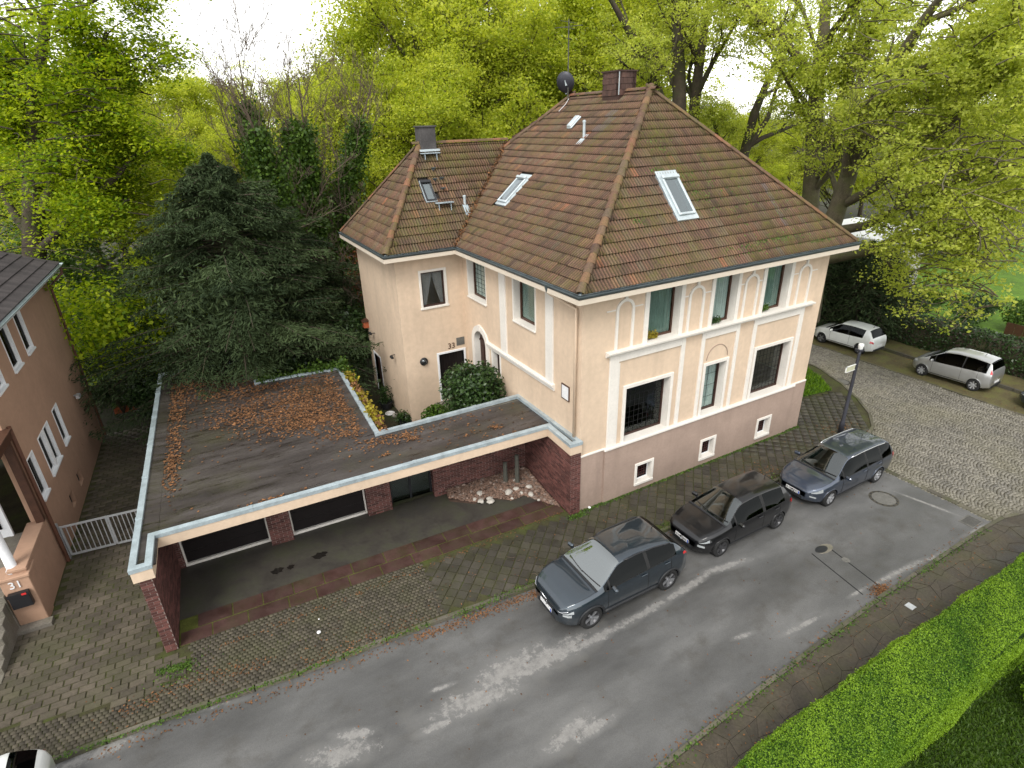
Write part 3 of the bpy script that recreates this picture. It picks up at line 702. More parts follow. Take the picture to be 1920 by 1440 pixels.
for n_, (x0, x1, wl, wr) in enumerate(((1.02, 4.12, .36, .17), (4.87, 6.66, .15, .15), (7.37, 10.06, .17, .22))):
    f = MB(); f.box(x0, -.05, ZP+.07, x0+wl, .01, 5.3); f.box(x1-wr, -.05, ZP+.07, x1, .01, 5.3); f.box(x0+wl, -.047, 5.06, x1-wr, .01, 5.3)
    if n_ == 0: f.box(1.38, -.02, ZP+.07, 1.45, .01, 5.0)
    part(f, 'panel_frame', 'plaster_white', H, bevel=.01)
rg = MB()
for i in range(16):
    a, b = math.pi*i/16, math.pi*(i+1)/16
    rg.beam((5.72+.5*math.cos(a), -.005, 4.22+.5*math.sin(a)), (5.72+.5*math.cos(b), -.005, 4.22+.5*math.sin(b)), .02, .03, (0, 1, 0))
part(rg, 'blind_arc', 'plinth', H)
for xc, zt in ((1.52, 7.02), (4.42, 6.97), (6.95, 6.97), (9.72, 6.93)):      # blind arches of the upper floor
    f = MB(); hw, zs = .30, zt-.32; pr = -.05
    f.box(xc-hw-.045, pr, 5.46, xc-hw+.045, .01, zs); f.box(xc+hw-.045, pr, 5.46, xc+hw+.045, .01, zs)
    n = 12
    for i in range(n):
        a, b = math.pi*i/n, math.pi*(i+1)/n; V = []
        for an in (a, b):
            for rr in (hw-.045, hw+.045):
                for y in (pr, .01): V.append((xc+rr*math.cos(an), y, zs+rr*math.sin(an)))
        f.add(V, [(0, 1, 3, 2), (4, 6, 7, 5), (0, 2, 6, 4), (1, 5, 7, 3), (0, 4, 5, 1), (2, 3, 7, 6)])
    f.box(xc-.05, pr-.01, zt+.03, xc+.05, .01, ZT); f.box(xc-hw-.38, -.025, zs+.02, xc-hw-.05, .01, zs+.055); f.box(xc+hw+.05, -.025, zs+.02, xc+hw+.38, .01, zs+.055)
    part(f, 'blind_arch', 'plaster_white', H)
window(H, Fm, *OPN[0], frame='wood_dark', surround=(.12, .05), grid=(9, 9), sill=(.1, .10, .05), mullion=()); window(H, Fm, *OPN[2], frame='wood_dark', surround=(.12, .05), grid=(9, 9), sill=(.1, .10, .05))
window(H, Fm, *OPN[1], frame='wood_dark', surround=(.11, .05), grid=(2, 4), cur=('full', 'curtain_white', 6), sill=(.1, .10, .05))
u1 = window(H, Fm, *OPN[3], surround=(.17, .05), sill=(.12, .1, .04), cur=('full', 'curtain_teal', 9), shutter=True)
u2 = window(H, Fm, *OPN[4], surround=(.15, .05), sill=(.12, .1, .04), cur=('full', 'curtain_white', 9))
u3 = window(H, Fm, *OPN[5], surround=(.17, .05), sill=(.12, .1, .04), cur=('full', 'curtain_teal', 9), shutter=True)
for b in BOP: window(H, lambda a, d, z: (a, d-.09, z), *b, d=.16, frame='white_paint', fw=.03, surround=(.10, .03), sill=(.10, .05, .09), grid=(5, 6), gridmat='iron_red', glass='car_glass_dark')
window(H, Sm, *SOP[0], surround=(.03, .02), sill=(.05, .06, .06), cur=('full', 'curtain_white', 7), grid=(5, 9)); window(H, Sm, *SOP[1], surround=(.06, .03), sill=(.05, .06, .06), cur=('full', 'curtain_teal', 9), shutter=True)
window(H, Sm, *SOP[3], d=.2, frame='wood_dark', surround=(.09, .03), grid=(2, 4))
window(H, Am, *AOP[0], d=.06, frame='wood_dark', surround=(.09, .03), sill=(.12, .05, .07), cur=('swag', 'curtain_grey'))
# window boxes
fb = MB()
def flower(u, x0, x1, y, z, mat, leaf=900):
    P = np.stack([rng.uniform(x0, x1, leaf), rng.normal(y, .05, leaf), z+np.abs(rng.normal(0, .08, leaf))], 1); V, Q, T = leaves(P, .06)
    stuff(fast_mesh('plant', V, Q, T), 'window_plant', mat, u)
flower(u1, 2.52, 3.0, .17, 5.50, 'leaf_yellow'); flower(u2, 5.3, 5.8, .16, 5.5, 'leaf_shrub', 500); flower(u3, 7.75, 8.2, .16, 5.5, 'leaf_ivy', 500)
# side front: pilasters, string course, arched door, plaque
for y0, y1 in ((4.61, 5.06), (1.52, 1.96)): part(MB().box(-.05, y0, 4.06, .01, y1, ZT), 'pilaster', 'plaster_white', H, bevel=.01)
part(MB().ext([(0, 1.44, 3.84), (-.05, 1.44, 3.84), (-.06, 1.44, 3.94), (-.13, 1.44, 4.0), (-.13, 1.44, 4.06), (0, 1.44, 4.08)], (0, 4.78, 0)), 'string_course', 'plaster_white', H)
dm = MB(); ac, ar, zs = 6.85, .57, 3.78
for i in range(14):                                   # arch surround of the entrance
    a, b = math.pi*i/14, math.pi*(i+1)/14; V = []
    for an in (a, b):
        for rr in (ar-.06, ar+.17):
            for x in (-.07, .28): V.append((x, ac+rr*math.cos(an), zs+rr*math.sin(an)))
    dm.add(V, [(0, 1, 3, 2), (4, 6, 7, 5), (0, 2, 6, 4), (1, 5, 7, 3), (0, 4, 5, 1), (2, 3, 7, 6)])
dm.box(-.07, ac-ar-.17, 1.05, .28, ac-ar+.06, zs); dm.box(-.07, ac+ar-.06, 1.05, .28, ac+ar+.17, zs)
dm.box(-.10, ac-.11, zs+ar-.02, .1, ac+.11, zs+ar+.2)
da = MB(); 
dd = MB(); pts = [(.2, ac-ar, 1.05), (.2, ac+ar, 1.05)]+[(.2, ac+ar*math.cos(math.pi*i/14), zs+ar*math.sin(math.pi*i/14)) for i in range(15)]
dd.ext(pts, (.05, 0, 0)); dd.box(.17, ac-.02, 1.1, .2, ac+.02, zs+ar-.05); dd.box(.165, ac-ar+.04, zs-.04, .2, ac+ar-.04, zs+.04)
for y in (-.3, .3):
    for z in (1.3, 2.2, 3.0): dd.box(.175, ac+y-.16, z, .2, ac+y+.16, z+.55)
ed = part(dd, 'front_door', 'wood_dark', H, bevel=.008)
part(dm, 'door_surround', 'plaster_white', ed); part(MB().tube([(.14, ac-.12, 2.05), (.14, ac-.12, 2.3)], .02), 'handle', 'black_metal', ed)
sd_ = MB(); mbx(sd_, Am, -1.33, -.20, .12, .17, 1.0, 3.12)
for i in range(9): mbx(sd_, Am, -1.31+i*.124, -1.31+i*.124+.112, .105, .12, 1.02, 3.10)
an = part(sd_, 'side_door', 'door_black', H)
f = MB(); mbx(f, Am, -1.42, -1.33, -.03, .14, 1.0, 3.21); mbx(f, Am, -.20, -.11, -.03, .14, 1.0, 3.21); mbx(f, Am, -1.33, -.20, -.03, .14, 3.12, 3.21); part(f, 'door_frame', 'white_paint', an, bevel=.008)
cd_ = MB(); mbx(cd_, Bm, 11.95, 12.9, .12, .16, .1, 2.02); cdo = part(cd_, 'cellar_door', 'wood_dark', H)
f = MB(); mbx(f, Bm, 11.86, 11.95, -.02, .14, .1, 2.1); mbx(f, Bm, 12.9, 12.99, -.02, .14, .1, 2.1); mbx(f, Bm, 11.95, 12.9, -.02, .14, 2.02, 2.1); part(f, 'door_frame', 'white_paint', cdo)
st = MB(); st.box(-1.7, 6.0, .1, -.02, 8.17, 1.0); st.box(-1.7, 5.65, .1, -.02, 6.0, .7); st.box(-1.7, 5.3, .1, -.02, 5.65, .4); part(st, 'entrance_steps', 'step_stone', H)
def text_on(s, size, mat, parent, M4, name='number'):
    o = mk(name, text_mesh(s, size), parent, mat); o.matrix_basis = Matrix.Translation(-Vector(BASE.get(parent.name, (0, 0, 0)))) @ M4; return o
MXF = Matrix.Rotation(R(90), 4, 'X')                 # faces -Y
text_on('33', .34, 'wood_brown', H, Matrix.Translation((-.74, 8.185, 3.40)) @ MXF)
vg = MB(); mbx(vg, Am, -.50, -.14, -.02, .01, 3.36, 3.70); 
for i in range(5): mbx(vg, Am, -.48, -.16, -.03, -.018, 3.39+i*.06, 3.42+i*.06)
part(vg, 'vent_grille', 'stone_grey', H)
pq = MB(); mbx(pq, Sm, .60, 1.04, -.03, .005, 3.78, 4.30); pl_ = part(pq, 'notice_case', 'wood_brown', H); part(mbx(MB(), Sm, .64, 1.0, -.036, -.029, 3.82, 4.26), 'notice', 'plate_white', pl_)

# ---- roof: planes, tiles, hips, gutters
EX, EY, EXR, EYB, EZ = -.42, -.42, 11.66, 13.5, 7.56
AP1, AP2 = Vector((5.62, 4.18, 12.67)), Vector((5.62, 8.9, 12.67))
AEX, AEY, AEY2 = -3.22, 7.73, 13.91
AAP, ARI = Vector((-.37, 10.82, 11.08)), Vector((3.62, 10.82, 11.08))
c00, c10, c11, c01 = Vector((EX, EY, EZ)), Vector((EXR, EY, EZ)), Vector((EXR, EYB, EZ)), Vector((EX, EYB, EZ))
a00, a01 = Vector((AEX, AEY, EZ)), Vector((AEX, AEY2, EZ))
rm = MB(); dn = Vector((0, 0, -.05))
vi = Vector((EX, AEY, EZ)); vi2 = Vector((EX, AEY2, EZ))
for f in ([c00, c10, AP1], [c10, c11, AP2, AP1], [c11, c01, AP2], [c00, AP1, AP2, c01], [a00, vi, ARI, AAP], [a01, AAP, ARI, vi2], [a00, AAP, a01]): rm.poly([p+dn for p in f])
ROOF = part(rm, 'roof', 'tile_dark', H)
sf = MB(); sf.poly([(EX, EY, EZ-.10), (EXR, EY, EZ-.10), (EXR, EYB, EZ-.10), (EX, EYB, EZ-.10)]); sf.poly([(AEX, AEY, EZ-.102), (EX+.1, AEY, EZ-.102), (EX+.1, AEY2, EZ-.102), (AEX, AEY2, EZ-.102)])
part(sf, 'soffit', 'soffit', H)
path = [(EX, AEY), (EX, EY), (EXR, EY), (EXR, EYB)]; apath = [(AEX+3.5, AEY2), (AEX, AEY2), (AEX, AEY), (EX, AEY)]
for pth in (path, apath):
    f = MB(); f.sweep([(-.03, -.20), (.0, -.20), (.0, -.02), (-.03, -.02)], [(x, y, EZ) for x, y in pth]); f.sweep([(-.05, -.27), (.12, -.27), (.12, -.125), (-.05, -.125)], [(x, y, EZ) for x, y in pth]); part(f, 'fascia', 'soffit', H)
    g = MB(); pr = [(.01+.075+.075*math.cos(a), -.02+.085*math.sin(a)) for a in np.linspace(math.pi, 2*math.pi, 9)]; pr += [(x+(.012 if x < .085 else -.012)*0+0, z) for x, z in [(.150, -.012), (.085, -.075), (.022, -.012)]]
    g.sweep(pr, [(x, y, EZ-.015) for x, y in pth]); part(g, 'gutter', 'zinc_dark', H)
    s2 = MB(); s2.sweep([(-.10, .045), (.05, -.012), (.05, -.004), (-.10, .053)], [(x, y, EZ) for x, y in pth]); part(s2, 'eaves_flashing', 'zinc', H)
dp = MB(); dp.tube([(-.50, 1.1, 7.5), (-.50, 1.1, 7.3), (-.42, 1.0, 7.22), (-.09, .22, 6.92), (-.09, .22, 6.8), (-.09, .22, 2.75)], .045, 10); part(dp, 'downpipe', 'plaster', H, smooth=True)
part(MB().lathe([(.05, 0), (.08, .12), (.10, .2)], Matrix.Translation((-.50, 1.1, 7.30)), 10), 'pipe_head', 'zinc_dark', H)
RW, RH = .222, .352
def tile_mb():
    mb = MB(); xs = [RW*(k/8-.5) for k in range(9)]; zz = [(.042, .016, .0, .016)[k % 4] for k in range(9)]; V = []
    for y, lift in ((-.035, .050), (RH+.01, .0)): V += [(x, y, z+lift) for x, z in zip(xs, zz)]
    V += [(x, -.035, z-.012) for x, z in zip(xs, zz)]
    return mb.add(V, [(k, k+1, 10+k, 9+k) for k in range(8)]+[(18+k, 19+k, k+1, k) for k in range(8)])
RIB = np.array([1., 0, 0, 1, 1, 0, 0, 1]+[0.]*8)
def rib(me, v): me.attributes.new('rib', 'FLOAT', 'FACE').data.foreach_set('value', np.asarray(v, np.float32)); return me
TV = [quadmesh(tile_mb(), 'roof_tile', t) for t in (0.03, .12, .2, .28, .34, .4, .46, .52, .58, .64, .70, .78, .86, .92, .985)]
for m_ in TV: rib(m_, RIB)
TW = np.array([.6, 2, 4, 6, 8, 9, 9, 8, 6, 4, 2, 1.2, .6, .35, .05]); TW /= TW.sum()
PL = []
def roof_face(p0, p1, poly, skips=(), grey=()):
    """p0->p1 the eave line; poly the face corners; tiles cut at the edges go to the joined field"""
    u = (p1-p0).normalized(); nrm = None
    for q in poly:
        c = u.cross(q-p0)
        if c.length > .5: nrm = c.normalized(); break
    if nrm.z < 0: nrm = -nrm
    v = nrm.cross(u); P2 = np.array([((q-p0).dot(u), (q-p0).dot(v)) for q in poly]); L = (p1-p0).length; S = P2[:, 1].max()
    base = np.array((*u, *v, *nrm)).reshape(3, 3)
    for j in range(int(S/RH)+1):
        off = -random.uniform(.02, .06)
        for i in range(int(P2[:, 0].min()/RW)-2, int(P2[:, 0].max()/RW)+3):
            x, y = (i+.5)*RW+off, j*RH; cen = np.array([[x, y+RH/2]])
            cs = np.array([[x+sx*RW*.5, y+sy] for sx in (-1, 1) for sy in (0., RH)])
            ins = inpoly(cs, P2)
            if not (ins.any() or inpoly(cen, P2)[0]): continue
            if any(a0 < x < a1 and b0 < y+RH/2 < b1 for a0, a1, b0, b1 in skips): continue
            o = p0+u*x+v*y+nrm*.0
            m4 = Matrix(((u.x, v.x, nrm.x, o.x), (u.y, v.y, nrm.y, o.y), (u.z, v.z, nrm.z, o.z), (0, 0, 0, 1)))
            m4 = m4 @ Matrix.Rotation(random.gauss(0, .006), 4, 'Z') @ Matrix.Rotation(random.gauss(0, .012), 4, 'X')
            k = int(rng.choice(len(TW), p=TW))
            if any(a0 < x < a1 and b0 < y+RH/2 < b1 for a0, a1, b0, b1 in grey): k = 14
            PL.append((m4, k, bool(ins.all()), nrm, P2, o, u, v, x, y))
def uv_of(p0, u, v, p): return ((p-p0).dot(u), (p-p0).dot(v))
nF = Vector((1, 0, 0)).cross(AP1-c00).normalized(); vF = nF.cross(Vector((1, 0, 0)))
roof_face(c00, c10, [c00, c10, AP1], skips=[(4.42, 5.35, 1.72, 3.55)], grey=[(8.75, 9.0, 1.0, 2.8), (6.1, 6.25, 5.1, 5.5)])
vbot, vtop = Vector((EX, AEY, EZ)), Vector((3.62, 10.82, 11.02))
lp = [c00, AP1, AP2, Vector((3.62, 10.9, 11.04)), vtop, vbot]
dL = Vector((0, -1, 0))
roof_face(vbot, c00, lp, skips=[(.22, 1.10, 2.15, 3.72)], grey=[(2.45, 2.95, 5.9, 6.3), (2.65, 3.05, 6.3, 6.7), (2.5, 2.95, 6.7, 7.0)])
roof_face(a00, vi, [a00, Vector((EX+.05, AEY, EZ)), ARI, AAP], skips=[(2.2, 2.72, 1.95, 3.0)])
roof_face(a01, a00, [a01, a00, AAP])
# clip cut tiles to their face and hand all to pieces()
def clip_tiles():
    own = [p for p in PL if p[2]]; cut = [p for p in PL if not p[2]]
    sc_ = []
    for p in own:
        u_, v_, z_ = screen(p[5]); s_ = FPX*.3/z_*max(0, p[3].dot((CAM-p[5]).normalized())) if z_ > 0 else 0; sc_.append(s_)
    order = np.argsort(sc_)[::-1][:300]; keep = set(order.tolist())
    V, Q, T, n = [], [], [], 0
    vv0 = np.array([tuple(x.co) for x in TV[0].vertices]); ff0 = np.array([tuple(p.vertices) for p in TV[0].polygons]); tv = [m_.attributes['tint'].data[0].value for m_ in TV]
    for i, p in enumerate(own):
        if i in keep: o = mk('roof_tile', TV[p[1]], ROOF, 'roof_tile'); o.matrix_basis = p[0]
        else:
            mm = np.array(p[0]); V.append(vv0 @ mm[:3, :3].T+mm[:3, 3]); Q.append(ff0+n); T.append(np.full(len(ff0), tv[p[1]])); n += len(vv0)
    for m4, k, ok, nrm, P2, o, u, v, x, y in cut:
        loc = vv0.copy(); w_ = np.array([(x, y)])+loc[:, :2]
        for q in range(len(w_)):                       # slide the tile's corners back inside the face along the course
            yy = min(max(w_[q, 1], .001), P2[:, 1].max()-.001); xs = []
            for a in range(len(P2)):
                (x0, y0), (x1, y1) = P2[a], P2[a-1]
                if (y0 > yy) != (y1 > yy): xs.append(x0+(x1-x0)*(yy-y0)/(y1-y0))
            if len(xs) >= 2: w_[q, 0] = min(max(w_[q, 0], min(xs)), max(xs)); 
            if w_[q, 1] > P2[:, 1].max(): w_[q, 1] = P2[:, 1].max()
        p0 = np.array(o-u*x-v*y); V.append(p0+w_[:, :1]*np.array(u)+w_[:, 1:]*np.array(v)+loc[:, 2:]*np.array(nrm)); Q.append(ff0+n); T.append(np.full(len(ff0), tv[k])); n += len(vv0)
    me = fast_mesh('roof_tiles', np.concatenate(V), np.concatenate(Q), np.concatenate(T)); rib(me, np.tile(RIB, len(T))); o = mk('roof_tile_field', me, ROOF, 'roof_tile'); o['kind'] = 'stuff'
    print('tiles', len(PL))
clip_tiles()
def cap_mb(l=.40):
    mb = MB(); V = []; n = 6
    for y, r_ in ((0, .135), (.05, .135), (l, .105)): V += [(r_*math.cos(math.pi*k/n), y, r_*.75*math.sin(math.pi*k/n)) for k in range(n+1)]
    V += [(.105*math.cos(math.pi*k/n), 0, .08*math.sin(math.pi*k/n)) for k in range(n+1)]
    return mb.add(V, [(r_*7+k, r_*7+k+1, r_*7+k+8, r_*7+k+7) for r_ in range(2) for k in range(n)]+[(21+k, 22+k, k+1, k) for k in range(n)])
CV = [quadmesh(cap_mb(), 'ridge_tile', t) for t in (.15, .3, .45, .55, .62, .72, .82, .90)]
for m_ in CV: rib(m_, np.full(len(m_.polygons), .75))
def caps(a, b, lift=.03, start=0):
    d = (b-a); L = d.length; d.normalize(); n = int(L/.36); x = d.cross(Vector((0, 0, 1))).normalized(); z = x.cross(d); pl = []
    for i in range(start, n+1):
        o = a+d*(i*.36)+z*lift
        pl.append((Matrix(((x.x, d.x, z.x, o.x), (x.y, d.y, z.y, o.y), (x.z, d.z, z.z, o.z), (0, 0, 0, 1))) @ Matrix.Rotation(random.gauss(0, .02), 4, 'Z') @ Matrix.Rotation(R(2.5), 4, 'X'), random.randrange(8), True))
    return pl
pl = caps(c00, AP1)+caps(c10, AP1)+caps(AP2, AP1)+caps(c01, AP2)+caps(c11, AP2)+caps(a00, AAP)+caps(a01, AAP)+caps(ARI, AAP)
pieces(ROOF, 'ridge_tile', 'roof_tile', CV, pl, size=.35, minpx=3)
# leaves and moss that lie in the valley
n = 1500; k = rng.uniform(0, 1, n)**1.2; va, vb = np.array(vbot), np.array(vtop); P = va+(vb-va)*k[:, None]+np.stack([rng.normal(0, .10, n), rng.normal(0, .10, n), np.abs(rng.normal(.05, .03, n))], 1)
V, Q, T = leaves(P, .11, .7); stuff(fast_mesh('valley_leaves', V, Q, T), 'valley_leaves', 'dead_leaf', ROOF)
V, Q, T = [], [], []
def moss(p0, u, v, nrm, cx, cy, sx, sy, n, size=.06):
    P = np.array(p0)+np.outer(rng.normal(cx, sx, n), u)+np.outer(rng.normal(cy, sy, n), v)+np.outer(.035+np.abs(rng.normal(0, .01, n)), nrm); return leaves(P, size, .9, np.array(nrm)[None], .6)
MP = [moss(c00, Vector((1, 0, 0)), vF, nF, *q) for q in ((6.9, .45, .5, .10, 260), (8.5, .6, .7, .14, 420), (10.2, .35, .6, .1, 200), (5.6, 3.3, .25, .3, 160), (5.9, 2.6, .25, .2, 140), (4.6, 3.62, .2, .05, 200), (5.2, 4.6, .3, .3, 90), (7.5, 2.2, .6, .5, 130), (3.0, 1.9, .1, .1, 40), (6.6, 3.4, .1, .4, 90), (9.3, 1.8, .6, .4, 110))]
off = 0; VV, QQ, TT = [], [], []
for a, b, c in MP: VV.append(a); QQ.append(b+off); TT.append(c); off += len(a)
stuff(fast_mesh('moss', np.concatenate(VV), np.concatenate(QQ), np.concatenate(TT)), 'moss_clumps', 'leaf_ivy', ROOF)
# skylights
def skylight(p0, u, v, nrm, x0, x1, y0, y1, glass, apron=.14, frame='zinc_pale', h=.15, open_=0.):
    def q(a, b, c): return p0+u*a+v*b+nrm*c
    def bx(a0, a1, b0, b1, h0, h1): return [q(a, b, c) for c in (h0, h1) for a, b in ((a0, b0), (a1, b0), (a1, b1), (a0, b1))]
    f = MB()
    for a0, a1, b0, b1 in ((x0, x0+.07, y0, y1), (x1-.07, x1, y0, y1), (x0+.07, x1-.07, y0, y0+.08), (x0+.07, x1-.07, y1-.10, y1)): f.add(bx(a0, a1, b0, b1, -.02, h), BOXF)
    s_ = part(f, 'skylight', frame, H, bevel=.01)
    part(MB().add(bx(x0+.06, x1-.06, y0+.07, y1-.09, h-.035, h-.02), BOXF), 'pane', glass, s_)
    a = MB()
    for a0, a1, b0, b1, h1 in ((x0-apron*.6, x1+apron*.6, y0-apron, y0, .085), (x0-apron*.6, x0, y0, y1, .08), (x1, x1+apron*.6, y0, y1, .08), (x0-apron*.6, x1+apron*.6, y1, y1+apron*1.6, .082)): a.add(bx(a0, a1, b0, b1, -.02, h1), BOXF)
    part(a, 'flashing', 'zinc_pale', s_, bevel=.006)
    part(MB().add(bx(x0+.05, x1-.05, y0+.05, y1-.05, -.12, -.06), BOXF), 'lining', 'blind_white', s_)
    part(MB().add(bx(x0-.01, x1+.01, y1-.09, y1+.02, h, h+.05), BOXF), 'hood', frame, s_, bevel=.01)
    return s_
U1 = Vector((1, 0, 0)); skylight(c00, U1, vF, nF, 4.56, 5.24, 1.92, 3.34, 'sky_glass', .16)
uL = Vector((0, -1, 0)); nL = uL.cross(AP1-c00).normalized(); nL = nL if nL.z > 0 else -nL; vL = nL.cross(uL)
skylight(vbot, uL, vL, nL, .34, 1.0, 2.28, 3.52, 'lamp_glass', .12)
nA = U1.cross(AAP-a00).normalized(); nA = nA if nA.z > 0 else -nA; vA = nA.cross(U1)
skylight(a00, U1, vA, nA, 2.26, 2.68, 2.02, 2.92, 'sky_glass', .03, 'black_metal', .11)
def onroof(p0, u, v, nrm, a, b, c=0.): return p0+u*a+v*b+nrm*c
# roof vents, pipes and chimney-sweep steps
def pipe(p, h, r_=.06, mat='zinc_pale'):
    mb = MB(); mb.lathe([(r_*1.0, -.1), (r_, h), (r_*1.25, h), (r_*1.25, h+.06), (.02, h+.08)], Matrix.Translation(p), 12); return part(mb, 'vent_pipe', mat, H, smooth=False)
pipe(onroof(vbot, uL, vL, nL, 2.2, 5.62), .55, .05); part(MB().mbox(Matrix.Translation(onroof(vbot, uL, vL, nL, 2.2, 5.55, .05)) @ Matrix((uL, vL, nL)).transposed().to_4x4(), .25, .5, .012), 'pipe_flashing', 'zinc_pale', H)
pipe(onroof(a00, U1, vA, nA, 3.78, 1.70), .34, .055); part(MB().mbox(Matrix.Translation(onroof(a00, U1, vA, nA, 3.78, 1.5, .05)) @ Matrix((U1, vA, nA)).transposed().to_4x4(), .22, .5, .012), 'pipe_flashing', 'zinc', H)
mb = MB(); mm = Matrix.Translation(onroof(vbot, uL, vL, nL, .85, 6.35, .06)) @ Matrix((uL, vL, nL)).transposed().to_4x4()
for a, b in ((.30, .62), (.26, .56)): mb.mbox(mm @ Matrix.Translation((0, 0, .04 if a == .3 else .10)), a, b, .08 if a == .3 else .08)
part(mb, 'roof_vent', 'zinc_pale', H, bevel=.03)
for (x, y, w_) in ((3.08, 4.02, .78), (2.9, 1.72, .72)):
    mm = Matrix.Translation(onroof(a00, U1, vA, nA, x, y, .0)); mb = MB(); mb.mbox(mm @ Matrix.Translation((0, -.05, .20)), w_, .22, .03)
    for s_ in (-.25, .25): mb.beam(mm @ Vector((s_, .1, .0)), mm @ Vector((s_, -.1, .19)), .03, .03); mb.beam(mm @ Vector((s_, -.12, -.2)), mm @ Vector((s_, -.1, .19)), .03, .03)
    part(mb, 'roof_walk_board', 'zinc', H)
for x, y in ((3.0, 3.45), (2.9, 2.95), (3.2, 2.98), (3.1, 2.5)):
    mm = Matrix.Translation(onroof(a00, U1, vA, nA, x, y, .03)); part(MB().mbox(mm @ Matrix.Translation((0, -.06, .09)), .15, .18, .02).mbox(mm @ Matrix.Translation((0, .0, .03)), .12, .03, .14), 'roof_step', 'zinc_dark', H)
# chimneys
ch = MB(); ch.box(-.42, 10.55, 10.4, .24, 11.1, 11.72); ch.box(-.46, 10.51, 11.72, .28, 11.14, 11.78)
chm = part(ch, 'chimney', 'chimney_grey', ROOF, bevel=.01, label='plain grey rendered chimney on the lower roof')
part(MB().box(-.52, 10.45, 10.84, .34, 11.2, 10.92), 'chimney_flashing', 'zinc_pale', ROOF)
cb = MB(); cb.box(5.25, 5.40, 12.2, 5.98, 6.35, 13.34); cb.box(5.20, 5.35, 13.34, 6.03, 6.40, 13.39)
bc = part(cb, 'chimney', 'slate_shingle', ROOF, label='large chimney clad in brown shingles')
shm = [quadmesh(MB().add([(-.088, 0, 0), (.088, 0, 0), (.088, .0, .2), (-.088, .0, .2), (-.086, -.018, .002), (.086, -.018, .002), (.086, -.004, .2), (-.086, -.004, .2)], [(4, 5, 6, 7), (0, 1, 5, 4), (1, 2, 6, 5), (3, 0, 4, 7)]), 'shingle', t) for t in (.1, .3, .5, .7, .95)]
pl = []
for face in range(2):
    L = .73 if face == 0 else .95
    for j in range(4):
        for i in range(int(L/.18)+1):
            a = min(i*.18+.09+(.09 if j % 2 else 0), L-.06)
            if face == 0: mm = Matrix.Translation((5.25+a, 5.395, 12.58+j*.19))
            else: mm = Matrix.Translation((5.245, 6.35-a, 12.58+j*.19)) @ Matrix.Rotation(R(-90), 4, 'Z')
            pl.append((mm, random.randrange(5), True))
for mm, k, _ in pl: o = mk('shingle', shm[k], ROOF, 'slate_shingle'); o.matrix_basis = mm
edge = MB(); edge.box(5.22, 5.37, 12.6, 5.245, 5.395, 13.34); part(edge, 'corner_strip', 'zinc_pale', ROOF)
# mast and dish
mp_ = Vector((5.35, 8.75, 12.5))
an_ = thing('antenna_mast', 'thin steel antenna mast with crossed rods on the ridge', 'antenna', mp_)
mb = MB(); mb.tube([mp_, mp_+Vector((0, 0, 2.85))], .024, 8); part(mb, 'pole', 'post_dark', an_)
mb = MB()
for z, l in ((2.75, .5), (2.55, .35), (2.2, .2)): mb.beam(mp_+Vector((-l, -l*.4, z)), mp_+Vector((l, l*.4, z)), .02, .02)
mb.beam(mp_+Vector((-.3, .5, 2.6)), mp_+Vector((.3, -.5, 2.6)), .02, .02); part(mb, 'antenna_rod', 'post_dark', an_)
part(MB().tube([mp_+Vector((.02, -.03, .1)), mp_+Vector((-.25, -.2, -.1)), mp_+Vector((-.5, -.1, -.35))], .012, 5), 'cable', 'plate_white', an_)
dc = mp_+Vector((-.06, .10, .70)); ds = thing('satellite_dish', 'dark grey oval satellite dish on the roof mast', 'satellite dish', dc)
q = Vector((.75, .66, .32)).to_track_quat('Z', 'Y').to_matrix().to_4x4()
mb = MB(); mb.lathe([(.001, -.11), (.15, -.095), (.26, -.05), (.35, .0), (.365, .0), (.36, -.02), (.26, -.07), (.15, -.115), (.001, -.13)], Matrix.Translation(dc) @ q @ Matrix.Diagonal((1, 1.1, 1, 1)), 24, cap=False); part(mb, 'reflector', 'pole_grey', ds, smooth=True)
mb = MB(); c_ = Matrix.Translation(dc) @ q; mb.beam(c_ @ Vector((0, -.42, -.05)), c_ @ Vector((0, -.38, .45)), .03, .04); part(mb, 'arm', 'zinc_pale', ds)
part(MB().mbox(c_ @ Matrix.Translation((0, -.34, .46)), .08, .08, .14), 'receiver', 'zinc_pale', ds); part(MB().beam(c_ @ Vector((0, 0, -.12)), mp_+Vector((0, 0, .7)), .08, .2), 'bracket', 'zinc_pale', ds)
# small things on the walls and in the court
def wall_lamp(p, nrm, label):
    o = thing('wall_lamp', label, 'lamp', p); q = Vector(nrm).to_track_quat('Z', 'Y').to_matrix().to_4x4(); mm = Matrix.Translation(p) @ q
    part(MB().lathe([(.15, 0), (.17, .03), (.17, .07), (.14, .09)], mm, 20), 'housing', 'black_metal', o, smooth=True); part(MB().lathe([(.13, .08), (.10, .13), (.01, .15)], mm, 20), 'globe', 'lamp_glass', o, smooth=True)
wall_lamp((-2.02, 8.19, 3.0), (0, -1, 0), 'round black porthole lamp beside the dark side door')
def spot(p, label, d):
    o = thing('security_camera', label, 'camera', p); part(MB().tube([p, Vector(p)+Vector((-.14, 0, 0)), Vector(p)+Vector((-.16, d, -.03))], .02, 6), 'bracket', 'black_metal', o); part(MB().mbox(Matrix.Translation(Vector(p)+Vector((-.18, d*1.6, -.03))), .1, .22, .1), 'body', 'dark_plastic', o, bevel=.01)
spot((-2.79, 12.3, 3.15), 'black wall camera above the cellar door', .1); spot((-2.79, 9.55, 3.0), 'small black wall spotlight near the corner of the annex', -.08)
